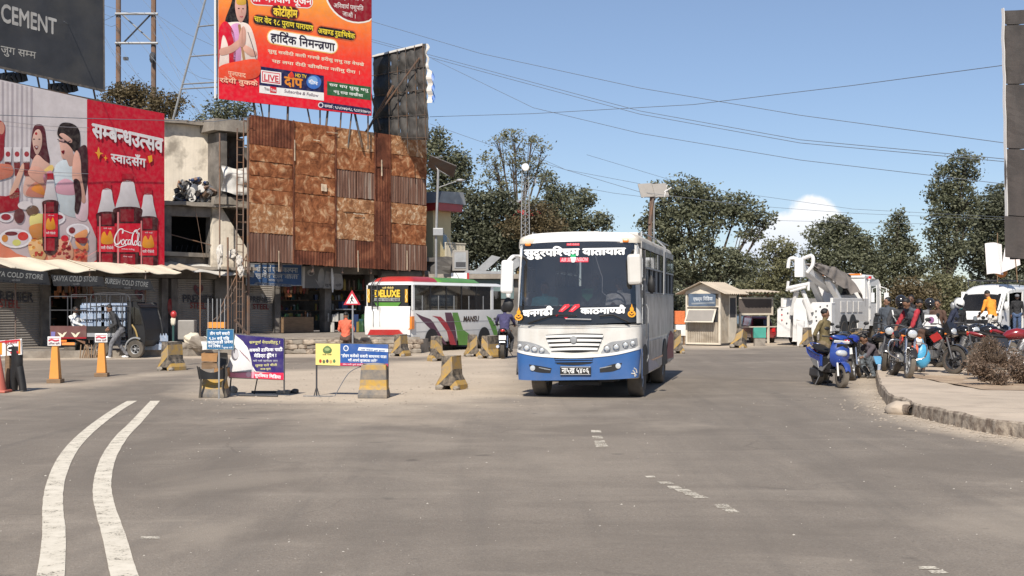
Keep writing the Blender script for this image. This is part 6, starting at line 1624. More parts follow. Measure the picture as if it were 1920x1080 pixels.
# lettering on the glass and the mask: kept on the lean of the screen by cutting it into a tilted sheet
def screen_art(fn,out):
 A=Art(BF,0.0);fn(A);A_z=A.build(bus,M['decal'],'lettering')
 for v in A_z.data.vertices:
  lay=-(v.co.y+.004);x,z=v.co.x,v.co.z;t=min(1,max(0,(x-.22)/(BW-.44)))
  v.co.y=-.07*(1-(2*t-1)**2)+max(0,z-1.34)*.085-out-lay
 return A_z
def s1(A):
 A.text('सुदूरपश्चिम यातायात',981.5,481,1171,476.5,13,(248,248,246),1,.055,h2=12.5)
 A.rect(1050,483,1103,491.5,(226,60,80),1);A.text('AIR SUSPENSION',1051.5,490.5,1101.5,489.5,6.5,(250,190,196),2,.02,slant=.15)
 A.rect(1062,456,1086,460.5,(220,50,70),1);A.scribble(1063,460,1085,460,3,(240,150,155),2,3)
 A.poly([(1069,477),(1080,477),(1079,482),(1070,482)],(40,170,110),2);A.poly([(1069,482),(1080,482),(1077,492),(1072,492)],(225,235,230),3)
def s2_(A):
 A.text('घनगढी',980.5,594,1037,590,12,(248,248,246),1,.055);A.text('काठमाण्डौ',1090,588.5,1172,587,11,(248,248,246),1,.055)
 for x in (1048,1067):A.poly([(x,584),(x+11,571),(x+20,570),(x+21,575),(x+8,585)],(228,52,66),1);A.stroke([(x+5,582),(x+14,574)],1.2,(255,170,170),2)
 A.poly([(1041,589),(1049,589),(1045,594)],(230,30,60),1);A.poly([(1058,594),(1067,594),(1062.5,599)],(230,30,60),1)
 for cx,cy in ((972.5,590),(1184.5,584)):
  A.ell(cx,cy+4.5,7.5,6.5,(232,158,30),1);A.ell(cx,cy-4,3.6,5,(232,158,30),2);A.poly([(cx-1.6,cy-8),(cx,cy-15),(cx+1.6,cy-8)],(232,158,30),2)
  A.stroke([(cx-4.5,cy+4),(cx,cy+7),(cx+4.5,cy+4)],1.6,(60,30,16),3);A.ell(cx,cy+1.5,2,1.2,(60,30,16),3)
screen_art(s1,.018);screen_art(s2_,.014)
# wipers, mirrors
for a,b,c_ in (((1082,592),(1040,590),(990,606)),((1125,592),(1150,590),(1180,604))):
 obj('wiper',M['black_plastic'],tube([front_pt(*p,.05) for p in (a,b,c_)],.012,5),bus)
obj('grab_bar',M['galv'],tube([front_pt(1062,598,.04),front_pt(1110,599,.04)],.012,5),bus)
m1=obj('mirror',M['clean_white'],xf(box(-.115,.115,-.07,.07,-.30,.30),(BF.y(951,519,-.25)[0],-.25,BF.y(951,519,-.25)[1]),(0,R(2),R(12))),bus,bevel=.05)
obj('mirror_arm',M['clean_white'],tube(curve_pts([front_pt(969,480,0),(BF.y(962,481,-.2)[0],-.2,BF.y(962,481,-.2)[1]),(BF.y(953,490,-.25)[0],-.25,BF.y(953,490,-.25)[1])],4),.035,6),m1)
obj('lower_mirror',M['black_plastic'],lump((BF.y(953,572,-.1)[0],-.1,BF.y(953,572,-.1)[1]),(.10,.05,.13),2),bus,smooth=True)
m2=obj('mirror',M['dirty_white'],xf(box(-.125,.125,-.07,.07,-.27,.27),(BF.y(1190,505,-.3)[0],-.3,BF.y(1190,505,-.3)[1]),(0,R(-2),R(-8))),bus,bevel=.05)
obj('mirror_arm',M['dirty_white'],tube(curve_pts([front_pt(1190,468,0),(BF.y(1192,472,-.25)[0],-.25,BF.y(1192,472,-.25)[1]),(BF.y(1191,482,-.3)[0],-.3,BF.y(1191,482,-.3)[1])],4),.03,6),m2)
obj('side_mirror',M['black_plastic'],lump((BW+.16,.45,2.05),(.07,.05,.16),2),bus,smooth=True)
# things on the dash
obj('dash_clutter',M['clean_white'],[cbox((.35+i*.09,.2,1.63),(.07,.05,.05+.03*(i%3)),(0,0,i)) for i in range(5)]+[cbox((1.0,.2,1.64),(.09,.06,.10),(0,0,.4)),cbox((.86,.22,1.64),(.16,.08,.06),(.2,.2,.8)),cbox((1.75,.25,1.62),(.5,.1,.04))],bus)
obj('steering_wheel',M['black_plastic'],[tube([(BW-.55+.22*math.cos(a),.55-.08*math.sin(a),1.72+.2*math.sin(a)) for a in np.linspace(0,2*math.pi,20)],.016,5),tube([(BW-.55,.5,1.6),(BW-.55,.56,1.72)],.03,6)],bus)
obj('screen_crack',M['clean_white'],tube([front_pt(*p,-.012) for p in ((1115,478),(1122,500),(1129,520),(1129,548),(1144,560))],.006,4),bus)
obj('green_pennant',mat('pennant',(.03,.22,.12),.7),prism([(1.13,1.98),(1.35,1.98),(1.33,1.84),(1.24,1.74),(1.14,1.85)],.6,.62,'y'),bus)
obj('curtain',mat('curtain',(.12,.14,.17),.9),[box(.12,.5,1.4,1.43,1.6,2.7),box(1.2,BW-.1,1.5,1.53,1.3,2.7)],bus)
# ================= the green and red coach seen from behind
GB=Frame((685,47.3),(771,46.4))
GL=6.9;GW=GB.W
coach=thing('bus','white minibus with red, purple and green swashes and deluxe lettering seen from behind','bus',GB.loc,GB.rz)
M['coach_white']=mat('coach_white',(0.78,0.78,0.76),.3,dust=.2,dz=1.0,coat=.4,var=.04)
def cplan(ins,yf,yr,rc=.18,z=0):return lift([(p[0],p[1]) for p in plan(ins,yf,yr,rc,.05,5,GW)],z)
obj('lower_body',M['coach_white'],rings([cplan(.05,.05,GL-.05,z=.34),cplan(0,0,GL,z=.5),cplan(0,0,GL,z=1.48)],True,True),coach,smooth=True)
gx=lambda px,py,x0=GW:GB.x(px,py,x0)
obj('roof',M['coach_white'],rings([cplan(.0,.02,GL-.02,z=2.37),cplan(.03,.04,GL-.1,z=2.44),cplan(.14,.14,GL-.3,z=2.49)],True,True),coach,smooth=True)
obj('roof_fairing',M['red_paint'],rings([cplan(.12,.2,2.1,z=2.492),cplan(.22,.35,2.05,z=2.62),cplan(.45,.6,2.0,z=2.68)],True,True),coach,smooth=True)
M['coach_green']=mat('coach_green',(.09,.26,.035),.35,dust=.1,coat=.4);M['coach_purple']=mat('coach_purple',(.075,.012,.045),.35,coat=.4);M['coach_red']=mat('coach_red',(.36,.012,.03),.35,coat=.4)
obj('roof_fairing',M['coach_green'],rings([cplan(.12,2.12,5.2,z=2.492),cplan(.25,2.15,5.0,z=2.62),cplan(.5,2.2,4.6,z=2.67)],True,True),coach,smooth=True)
for x0_ in (0,GW-.04):
 obj('side_posts',M['coach_white'],[box(x0_,x0_+.04,5.75,5.95,1.482,2.368),box(x0_,x0_+.04,.08,.22,1.482,2.368)],coach)
 for y in (1.3,2.4,3.5,4.6):obj('window_pillar',M['black_plastic'],box(x0_,x0_+.04,y-.03,y+.03,1.482,2.368),coach)
 for y0_,y1_ in ((.225,1.268),(1.332,2.368),(2.432,3.468),(3.532,4.568),(4.632,5.745)):
  w=obj('window',M['dark_glass'],box(x0_+.016,x0_+.024,y0_,y1_,1.482,2.368),coach);obj('sash_bar',M['galv'],box(x0_+(.026 if x0_ else -.0),x0_+(.04 if x0_ else .014),y0_+.5,y0_+.54,1.49,2.0),w)
 obj('cab_window',M['dark_glass'],box(x0_+.016,x0_+.024,5.96,6.6,1.3,2.2),coach)
obj('gutter',M['coach_white'],box(GW-.01,GW+.03,.1,6.2,2.365,2.385),coach)
obj('interior',M['interior'],[box(.1,GW-.1,.2,GL-.4,1.0,1.04)]+[box(x,x+.8,y,y+.1,1.04,1.85) for y in np.arange(.8,5.8,.85) for x in (.12,1.05)],coach)
# rear face
rw=obj('rear_window',M['black_paint'],slab(lambda u,v:(.12+(GW-.24)*u,-.01-.045*(1-(2*u-1)**2),1.60+.76*v),12,3,(0,.03,0)),coach)
def rp(px,py):return GB.y(px,py,-.06)
A=Art(GB,-.065)
A.text('DELUXE',702.5,556.5,750,556.5,12,(238,200,70),1,.06);A.scribble(717,541.5,738,541.5,3,(240,215,130),1,3);A.rect(702,558.5,750,564.5,(150,152,150),1);A.scribble(704,564,749,564,4,(90,92,95),2,8)
for x in (691,762):
 A.rect(x-2.5,542,x+2.5,567,(212,160,50),1);A.stroke([(x,543),(x+1.5,550),(x-1.5,556),(x+1,562),(x-1,566)],1.1,(245,225,150),2)
A.build(rw,M['decal'])
obj('green_band',M['coach_green'],fp:=prism([(rp(702,567)[0],rp(702,567)[1]),(rp(752,567)[0],rp(752,567)[1]),(rp(745,576)[0],rp(745,576)[1]),(rp(708,576)[0],rp(708,576)[1])],-.075,-.055,'y'),coach)
obj('rear_cowl',M['coach_white'],slab(lambda u,v:(.02+(GW-.04)*u,-.035-.06*(1-(2*u-1)**2)-.05*math.sin(v*math.pi),.62+1.0*v),14,6,(0,.03,0)),coach,smooth=True)
obj('engine_grille',M['red_paint'],prism([rp(697,618),rp(750,618),rp(759,628),rp(692,628)],-.16,-.11,'y'),coach);obj('engine_flap_line',M['black_plastic'],[box(.42,.43,-.142,-.12,.9,1.45),box(.7,.71,-.142,-.12,.9,1.6)],coach)
obj('rear_bumper',M['red_paint'],prism([rp(689,641),rp(762,641),rp(770,636),rp(772,644),rp(688,645)],-.12,-.06,'y'),coach)
pz=obj('number_plate',M['black_paint'],prism([rp(706,632),rp(738,632),rp(738,638.5),rp(706,638.5)],-.13,-.115,'y'),coach)
A=Art(GB,-.13);A.text('बा४ख ५४',712,637.5,732,637.5,4.5,(230,230,228),1,.02);A.build(pz,M['decal'])
obj('tail_lamp',M['amber'],prism([rp(764,597),rp(772,593),rp(772,617),rp(763,619)],-.07,.12,'y'),coach,label='orange lamp cluster on the near rear corner');obj('tail_lamp',M['amber'],prism([rp(687,600),rp(690,597),rp(691,617),rp(687,619)],-.07,.05,'y'),coach)
obj('ladder',M['dark_steel'],[tube([(.38,-.14,1.5),(.36,-.14,2.4),(.38,.1,2.6)],.02,5),tube([(.62,-.14,1.5),(.6,-.14,2.4),(.62,.1,2.6)],.02,5)]+[tube([(.37,-.14,z),(.61,-.14,z)],.014,4) for z in np.arange(1.6,2.5,.2)],coach)
# painted swashes: thin raised vinyl, measured on the side
def swash(name,pts,m_,o=.004):obj(name,m_,prism([gx(*p) for p in pts],GW+.001,GW+.001+o,'x'),coach)
swash('swash',[(779,587),(792,593),(806,598),(812,604),(825,626),(838,646),(833,646),(822,632),(806,616),(792,602)],M['coach_purple'])
swash('swash',[(810,592),(820,597),(828,608),(838,622),(844,646),(855,647),(850,630),(838,606),(826,594)],M['coach_red'],.006)
swash('swash',[(834,586),(846,586),(851,600),(855,625),(857,647),(846,647),(843,622),(837,605)],M['coach_purple'],.005)
swash('swash',[(848,586),(858,586),(863,602),(868,618),(882,628),(886,647),(860,647),(855,615),(850,598)],M['coach_green'],.005)
swash('swash',[(912,592),(920,596),(930,612),(934,630),(928,634),(920,612)],M['coach_green'],.005)
class ArtX:
 pass
A=Art(GB,0.0);V_,T_2,W_2=shape_text('MANSU',.03);p0=gx(868,603);p1=gx(897,603);h_=gx(868,593)[1]-p0[1]
me=bpy.data.meshes.new('lettering');me.from_pydata([(GW+.012,p0[0]+(p1[0]-p0[0])*v[0]/W_2+.2*v[1]*h_*1.4,p0[1]+v[1]*h_*1.45) for v in V_],[],T_2);me.materials.append(M['black_paint'])
o=bpy.data.objects.new('lettering',me);COL.objects.link(o);o.parent=coach
obj('skirt_seam',M['galv'],[box(GW+.001,GW+.007,.3,6.4,z,z+.012) for z in (.72,1.05)],coach)
for y in (1.35,5.2):
 P_=[(y+.46*math.cos(R(a)),.36+.46*math.sin(R(a))) for a in range(0,181,12)];obj('wheel_arch',M['black_plastic'],prism(P_,GW+.008,GW+.02,'x'),coach)
 for x in (.18,GW-.12):wheel(coach,(x,y,.40),.40,.25,spokes=8,rmat=M['galv'])
obj('under_frame',M['black_plastic'],box(.3,GW-.3,.4,GL-.4,.2,.345),coach)
obj('mirror',M['clean_white'],lump((GW+.25,6.7,2.1),(.1,.06,.2),3),coach,smooth=True)
# ================= heavy recovery truck
TF=Frame((1457,55.1),(1555,54.0));TW=TF.W;TL=8.0
tow=thing('recovery_truck','big white recovery truck with folded crane boom and grey tarp, parked beyond the motorcycles','truck',TF.loc,TF.rz)
M['truck_white']=mat('truck_white',(0.72,0.71,0.69),.4,dust=.35,dz=2.0,var=.06,coat=.2)
M['truck_grey']=mat('truck_grey',(0.62,0.60,0.57),.5,dust=.35,dz=2.0,var=.08)
ty=lambda px,py,y=0.0:TF.y(px,py,y)
tx=lambda px,py,x=TW:TF.x(px,py,x)
def tprism(pts,y,t):return prism([ty(*p,y) for p in pts],y,y+t,'y')
obj('rear_locker',M['truck_white'],tprism([(1458,580),(1462,576),(1482,576),(1482,632),(1458,630)],0.0,.5),tow,bevel=.03)
obj('rear_locker',M['truck_white'],tprism([(1518,572),(1524,568),(1558,568),(1558,624),(1518,626)],0.0,.5),tow,bevel=.03)
obj('rear_locker',M['truck_white'],tprism([(1470,563),(1484,563),(1484,577),(1470,577)],.1,.4),tow,bevel=.03)
for px,py,m_ in ((1466,580,'dark_steel'),(1466,590,'red_light'),(1466,600,'red_light'),(1475,606,'dark_steel'),(1477,587,'dark_steel'),(1551,573,'dark_steel'),(1551,582,'red_light'),(1530,583,'dark_steel'),(1530,594,'dark_steel'),(1531,601,'dark_steel'),(1538,575,'dark_steel')):
 c=ty(px,py,-.02);obj('lamp',M[m_],cyl((c[0],0,c[1]),.03,-.035,-.004,'y',10),tow)
obj('under_reach',M['truck_white'],[tprism([(1490,560),(1508,560),(1516,640),(1486,640)],-.3,.3),tprism([(1494,600),(1506,600),(1504,650),(1496,650)],-.5,.2)],tow,bevel=.04)
for a,b in (((1493,545),(1484,590)),((1505,545),(1522,585)),((1495,545),(1490,565)),((1508,560),(1520,600))):
 p,q=ty(*a,-.35),ty(*b,-.1);obj('ram',M['truck_white'],tube([(p[0],-.35,p[1]),(q[0],-.1,q[1])],.09,8),tow,smooth=True)
p,q=ty(1476,541,-.5),ty(1516,533,-.5);obj('cross_bar',M['truck_white'],[tube([(p[0],-.5,p[1]),(q[0],-.5,q[1])],.09,8),tube([(p[0]+.05,-.5,p[1]+.3),(p[0],-.5,p[1]-.1)],.06,6),tube([(p[0]+.15,-.55,p[1]-.12),(q[0]-.1,-.55,q[1]-.12)],.05,6),tube([(q[0],-.5,q[1]+.1),(q[0],-.5,q[1]-.25)],.06,6)],tow)
# boom from the deck up to the head
bx=TW*.5
def bp_(px,py,x=None):a=TF.x(px,py,x if x is not None else bx);return Vector((x if x is not None else bx,a[0],a[1]))
hd=bp_(1500,500);rt=Vector((bx,4.2,2.35))
def beam(a,b,wa,wb,ha,hb):
 d=(b-a).normalized();up=Vector((0,0,1))-d*d.z;up.normalize()
 return rings([[a+Vector((sx*wa,0,0))+up*sz*ha for sx,sz in ((-1,-1),(1,-1),(1,1),(-1,1))],[b+Vector((sx*wb,0,0))+up*sz*hb for sx,sz in ((-1,-1),(1,-1),(1,1),(-1,1))]])
print('boom head',hd)
obj('boom',M['truck_white'],[beam(rt,hd,.22,.15,.20,.13)],tow,bevel=.03)
obj('boom_head',M['clean_white'],[xf(box(-.18,.18,-.15,.15,-.42,.35),hd),tube(curve_pts([hd+Vector((.1,0,.32)),hd+Vector((.5,0,.42)),hd+Vector((.52,0,.05)),hd+Vector((.3,0,-.25))],5),.08,7),tube(curve_pts([hd+Vector((-.1,0,.32)),hd+Vector((-.42,0,.32)),hd+Vector((-.5,0,-.05))],5),.08,7)],tow,bevel=.03)
obj('winch_cable',M['dark_steel'],[tube([hd+Vector((-.3,-.1,-.2)),hd+Vector((-.45,-.1,-1.0))],.02,4),tube([hd+Vector((.1,-.1,-.4)),hd+Vector((.0,-.1,-1.0))],.02,4)],tow)
obj('boom_ram',M['truck_white'],[beam(Vector((bx+.45,4.3,1.5)),Vector((bx+.35,2.2,2.75)),.12,.12,.12,.12),beam(Vector((bx-.45,4.3,1.5)),Vector((bx-.35,2.2,2.75)),.12,.12,.12,.12)],tow,bevel=.03)
M['tarp_grey']=mat('tarp_grey',(.20,.175,.155),.85,var=.12,bump=.3,bscale=6)
def tarp(u,v):
 y=.7+4.3*u;zc=hd.z+(rt.z+.35-hd.z)*((y-hd.y)/(rt.y-hd.y));x=bx+.32+.25*u+.5*v*u
 drop=(.2+.85*u-.55*abs(noise.noise(Vector((u*5,0,3))))*u)*v
 return (x+.16*noise.noise(Vector((u*7,v*1.5,2)))+.05*noise.noise(Vector((u*18,v*3,2))),y,zc+.28-drop+.12*(1-v)*math.sin(u*3))
obj('tarpaulin',M['tarp_grey'],slab(tarp,60,14,(-.03,0,0)),tow,smooth=True)
def tarp2(u,v):y=.7+4.3*u;zc=hd.z+(rt.z+.35-hd.z)*((y-hd.y)/(rt.y-hd.y));return (bx+.32+.25*u-v*(.7+.4*u),y,zc+.28+.05*math.sin(u*15)-.04*v+.12*math.sin(u*3))
obj('tarpaulin',M['tarp_grey'],slab(tarp2,40,6,(0,0,-.03)),tow,smooth=True)
# body side with lockers and arches
obj('body_side',M['truck_grey'],[box(TW-.12,TW-.0,.5,5.9,.95,1.95)],tow,bevel=.02);obj('body_side',M['truck_grey'],[box(0,.12,.5,5.9,.95,1.95)],tow)
obj('deck',M['truck_grey'],box(.12,TW-.12,.4,6.0,1.3,1.55),tow)
obj('skirt',M['truck_white'],[box(TW-.08,TW+.02,.5,1.35,.6,.95),box(TW-.08,TW+.02,4.1,5.9,.6,.95)],tow)
for y in (1.55,2.5,3.4,4.2):obj('locker_door',M['truck_grey'],box(TW+.002,TW+.03,y,y+.62,1.35,1.82),tow,bevel=.03)
for y in (2.0,3.35):
 P_=[(y+.6*math.cos(R(a)),.55+.72*math.sin(R(a))) for a in range(0,181,12)];obj('wheel_arch',M['black_plastic'],prism(P_,TW+.006,TW+.03,'x'),tow);wheel(tow,(TW-.1,y,.5),.5,.3,spokes=8,rmat=M['galv']);wheel(tow,(.1,y,.5),.5,.3,detail=False)
 # cab, crew type
cab0,cab1=5.95,7.95
obj('cab',M['truck_white'],prism([(cab0,.75),(cab1,.75),(cab1+.02,1.7),(cab1-.12,2.62),(cab1-.3,2.78),(cab0+.05,2.78),(cab0,2.6)],.05,TW-.03,'x'),tow,bevel=.05)
obj('headboard',M['truck_white'],[box(.1,TW,5.3,5.42,1.56,2.95),box(.1,TW+.0,5.25,5.9,2.85,2.95)],tow,bevel=.02)
obj('rear_cab_window',M['dark_glass'],box(.7,TW-.5,5.29,5.298,2.1,2.6),tow)
obj('side_window',M['dark_glass'],prism([(6.35,1.75),(7.3,1.75),(7.3,2.5),(6.4,2.5)],TW-.028,TW-.02,'x'),tow);obj('door_frame',M['truck_white'],[box(TW-.029,TW-.005,7.31,7.4,1.0,2.55),box(TW-.029,TW-.005,6.2,6.34,1.0,2.55)],tow)
obj('cab_roof',M['truck_white'],lump((TW/2,7.0,2.85),(TW/2-.05,1.0,.22),2),tow,smooth=True)
objs('light_bar',M['amber'],[box(.2,.8,5.4,5.6,2.96,3.04),box(1.3,TW-.2,5.4,5.6,2.96,3.04)],tow,bevel=.03);obj('beacon',M['red_light'],box(TW-.3,TW+.02,6.2,6.35,2.82,2.94),tow)
P_=[(7.2+.55*math.cos(R(a)),.55+.65*math.sin(R(a))) for a in range(0,181,12)];obj('wheel_arch',M['black_plastic'],prism(P_,TW-.027,TW+.0,'x'),tow);wheel(tow,(TW-.15,7.2,.5),.5,.3,spokes=8,rmat=M['galv']);wheel(tow,(.15,7.2,.5),.5,.3,detail=False)
obj('side_mirror',M['truck_white'],[tube([(TW,7.7,2.5),(TW+.3,7.8,2.4),(TW+.3,7.8,1.8)],.025,5),xf(box(-.1,.1,-.04,.04,-.22,.22),(TW+.3,7.8,2.0))],tow)
obj('grey_brace',M['truck_white'],beam(Vector((TW-.1,5.6,2.9)),Vector((TW-.05,6.0,1.6)),.05,.07,.09,.12),tow)
# ================= white passenger van
VF=Frame((1787,53.6),(1872,52.5));VW=VF.W;VL=4.6;VH=2.52
van=thing('van','white van with open side door and roof rack, facing us at the right','van',VF.loc,VF.rz)
vp=[(0.0,.42),(-.02,.9),(.05,1.35),(.18,1.48),(.95,2.15),(1.35,2.40),(2.2,VH),(VL-.2,VH),(VL,2.2),(VL,.45)]
obj('floor_pan',M['clean_white'],box(.05,VW-.05,.1,VL,.42,.6),van)
obj('nose',M['clean_white'],rings([[(x,y,z) for x,y in ((0.06+i,0+o_),(VW-.06-i,0+o_),(VW-i*.2,.25+o_),(VW-i*.2,1.0),(i*.2,1.0),(i*.2,.25+o_))] for z,o_,i in ((.62,.02,0),(1.0,0,0),(1.25,.05,.01),(1.42,.16,.04))]),van,bevel=.03)
obj('bumper',M['black_plastic'],rings([[(.03,-.06,z),(VW-.03,-.06,z),(VW+.02,.3,z),(-.02,.3,z)] for z in (.36,.62)]),van,bevel=.04)
obj('grille',M['black_plastic'],box(.35,VW-.35,-.03,-.005,.93,1.08),van);obj('badge',M['chrome'],lathe([(.004,0),(.09,0),(.09,.02)],14,(VW/2,-.035,1.14),'y'),van)
for x in (.16,VW-.16):obj('headlight',M['lens'],lump((x,.0,.92),(.15,.05,.13),2),van,smooth=True)
obj('number_plate',M['dirty_white'],box(VW/2-.2,VW/2+.2,-.075,-.063,.42,.55),van)
ws=obj('windscreen',M['van_glass'],slab(lambda u,v:(.12+.04*v+(VW-.24-.08*v)*u,.20+.72*v-.05*math.sin(u*math.pi),1.46+.66*v),8,6,(0,.01,0)),van,smooth=True)
objs('a_pillar',M['clean_white'],[tube([(.07,.18,1.44),(.13,.95,2.16)],.045,6),tube([(VW-.07,.18,1.44),(VW-.13,.95,2.16)],.045,6)],van)
obj('roof',M['clean_white'],rings([[(cx*(VW/2-e)+VW/2,y,z-.22*abs(cx)**4) for cx in (-1,-.92,-.7,-.35,0,.35,.7,.92,1)]+[(VW-e,y,z-.34),(e,y,z-.34)] for y,z,e in ((.86,2.16,.1),(1.05,2.32,.07),(1.5,2.46,.04),(2.3,VH,.02),(VL-.2,VH,.02),(VL,VH-.15,.05))]),van,smooth=True)
obj('side_wall',M['clean_white'],[box(0,.05,.95,VL,.6,2.2),box(VW-.05,VW,3.1,VL,.6,2.2),box(.05,VW-.05,VL-.05,VL,.6,2.2)],van)
fd=obj('front_door',M['clean_white'],[prism([(.25,.62),(1.35,.62),(1.35,1.45),(.35,1.45)],VW-.05,VW+.003,'x'),box(VW-.05,VW+.003,1.27,1.35,1.45,2.16),prism([(.35,1.44),(.45,1.44),(1.05,2.14),(.95,2.16)],VW-.05,VW+.003,'x')],van)
obj('window',M['van_glass'],prism([(.48,1.46),(1.26,1.46),(1.26,2.12),(1.04,2.1)],VW-.03,VW-.022,'x'),fd);obj('mirror',M['clean_white'],lump((VW+.16,.5,1.62),(.1,.07,.17),3),fd,smooth=True)
obj('mirror',M['galv'],lump((-.13,.35,1.62),(.1,.07,.15),3),van,smooth=True)
obj('interior',M['interior'],[box(.1,VW-.1,1.5,1.6,.62,1.5),box(.1,VW-.1,2.5,2.6,.62,1.5),box(.06,VW-.06,3.4,3.5,.62,2.1),box(.1,.6,1.0,1.1,.9,1.75),box(1.05,1.5,1.0,1.1,.9,1.75),box(.06,.07,.96,VL-.06,.62,2.15)],van)
obj('roof_rack',M['dark_steel'],[tube([(x,y0_,VH+.14),(x,y1_,VH+.14)],.02,5) for x,y0_,y1_ in ((.1,1.5,4.4),(VW-.1,1.5,4.4))]+[tube([(.1,y,VH+.14),(VW-.1,y,VH+.14)],.02,5) for y in (1.5,2.2,3,3.7,4.4)]+[tube([(x,y,VH-.1),(x,y,VH+.14)],.02,5) for x in (.1,VW-.1) for y in (1.5,3,4.4)],van)
for y in (.62,3.6):
 for x in (.1,VW-.1):wheel(van,(x,y,.33),.33,.2,spokes=6,rmat=M['galv'])
P_=[(.62+.4*math.cos(R(a)),.36+.42*math.sin(R(a))) for a in range(0,181,15)];obj('wheel_arch',M['black_plastic'],prism(P_,VW+.005,VW+.012,'x'),van)
# bundle and flags on the roof
bd=obj('luggage_bundle',M['amber'] if False else mat('orange_cloth',(.55,.20,.05),.85,bump=.3),lump((0,0,0),(.24,.22,.2),4));bd.location=at(1878,54.5,zat(511,54.5));tag(bd,'orange cloth bundle on the roof rack of the white van','bundle')
fl1=thing('flag','large blank white flag with a pink blush on the van roof, left of the other','flag',at(1868,54,zat(520,54)),0)
def fl(u,v,w,h,sk):return (-w*(1-u)+.0,.06*math.sin(u*7+v*2),h*v+.03*math.sin(u*5)-sk*(1-u))
M['flag_cloth']=mat('flag_cloth',(.78,.74,.73),.8,var=.04,col2=(.72,.36,.38),mscale=.9,mixpos=(.55,.75))
obj('pole',M['wood'],tube([(.05,0,-.2),(.05,0,1.8)],.018,5),fl1);o=obj('cloth',M['flag_cloth'],slab(lambda u,v:(-.38+.68*u-.06*v,.07*math.sin(u*7+v),.12+1.25*v+.04*math.sin(u*4)),12,8,(0,.008,0)),fl1,smooth=True)
fl2=thing('flag','torn white flag hanging in a narrow point from its slanting pole beside the right border','flag',at(1896,53.2,zat(520,53.2)),0)
obj('pole',M['wood'],tube([(.25,0,-.2),(.02,0,2.6)],.02,5),fl2);obj('cloth',M['flag_cloth'],slab(lambda u,v:((-.40+.68*u)*(1-v)**.8+.02*v+.1*u*(1-v),.06*math.sin(u*9+v*3),.35+2.0*v+(.15*u-.18*(1-u))*(1-v)),12,14,(0,.008,0)),fl2,smooth=True)
# ================= three-wheeled goods tempo with its tall cage
TEF=Frame((95,42.6),(163,42.3));TEW=TEF.W
tempo=thing('cargo_rickshaw','dark three-wheeled cargo rickshaw with a tall pipe cage parked before the shutters','rickshaw',TEF.loc,TEF.rz)
tl=lambda px,py,y=0:TEF.y(px,py,y)
# we see its tail gate at left and its flank running right: flank modelled along local x
L_=tl(280,600,.6)[0]
obj('tail_board',mat('tail_paint',(.10,.03,.03),.5,dust=.4,dz=1.2),[box(0,TEW,-.03,.02,.62,1.0)],tempo)
A=Art(TEF,-.03)
for cx in (117,142):A.poly([(cx-9,623),(cx-3,625),(cx,628),(cx+3,624),(cx+9,622),(cx+1,633),(cx-2,633)],(225,215,190),1)
A.poly([(96,622),(104,622),(103,632),(96,633)],(120,115,170),1);A.rect(98,632,162,635,(150,30,40),1);A.poly([(98,640),(112,636),(125,642),(104,647)],(150,40,40),1);A.rect(116,642,140,647,(235,150,80),1);A.poly([(140,636),(160,640),(160,646)],(120,90,70),1)
A.build(tempo,M['decal'])
obj('bed',M['black_plastic'],[box(0.0,TEW+1.36,.02,1.25,.56,.64)],tempo)
obj('flank_rail',M['galv'],box(TEW+.02,TEW+1.34,-.03,0.018,.66,.78),tempo);obj('flank',M['black_paint'],box(TEW+.02,TEW+1.34,-.02,.016,.781,1.0),tempo)
cage=[]
for px in (94,127,163,181,206,230,244):x=tl(px,600)[0];top=2.1 if px<190 else 2.05;cage.append(tube([(x,0,.9),(x,0,zat(556,42.4))],.018,5))
for z in (zat(556,42.4),1.5):cage.append(tube([(0,0,z),(TEW,0,z)],.016,5))
top=zat(551,42.4)
x0_=tl(170,560)[0];x1_=tl(244,560)[0]
cage+=[tube(curve_pts([(x0_,0,1.5),(x0_,0,top-.2),(x0_+.15,0,top),(x1_-.2,0,top),(x1_,0,top-.25),(x1_,0,1.4)],4),.018,5),tube([(x0_,0,top-.4),(x1_,0,top-.4)],.014,5)]
for f in (.25,.5,.75):cage.append(tube([(x0_+(x1_-x0_)*f,0,top),(x0_+(x1_-x0_)*f,.1,top-.9)],.012,5))
cage+=[tube([(x,1.2,.9),(x,1.2,2.0)],.018,5) for x in (0,TEW,TEW+.7,TEW+1.3)]+[tube([(0,1.2,2.0),(TEW+1.3,1.2,2.0)],.016,5)]
for c_ in cage:obj('cage_pipe',M['dark_steel'],c_,tempo)
# cab: dark rounded hood at the right
cx0=TEW+1.37
obj('cab',M['black_plastic'],prism([(cx0,.35),(cx0+0.504,.35),(cx0+0.627,.55),(cx0+0.605,.9),(cx0+0.549,1.2),(cx0+0.420,1.62),(cx0+0.252,1.72),(cx0,1.72)],.15,1.15,'y'),tempo,bevel=.05)
obj('cab_window',M['dark_glass'],prism([(cx0+0.056,1.05),(cx0+0.504,1.05),(cx0+0.381,1.52),(cx0+0.224,1.6),(cx0+0.056,1.6)],.13,.145,'y'),tempo)
obj('door_trim',mat('ochre_trim',(.32,.22,.07),.6),tube(curve_pts([(cx0+0.140,.1,1.05),(cx0+0.280,.1,.85),(cx0+0.392,.1,.45)],4),.03,5),tempo)
obj('mudguard',M['galv'],[tube([(cx0+.30+.34*math.cos(R(a)),.04,.30+.34*math.sin(R(a))) for a in range(60,200,14)],.03,5)],tempo)
wheel(tempo,(0,0,0),.28,.14,'y',rim=.55,spokes=6,rmat=M['galv']).location=(cx0+.30,.08,.28)
wheel(tempo,(0,0,0),.28,.14,'y',rim=.55,spokes=6,rmat=M['galv']).location=(TEW+.45,.1,.28)
wheel(tempo,(0,0,0),.28,.4,'x',rim=.5,detail=False).location=(TEW*.5,.3,.28)
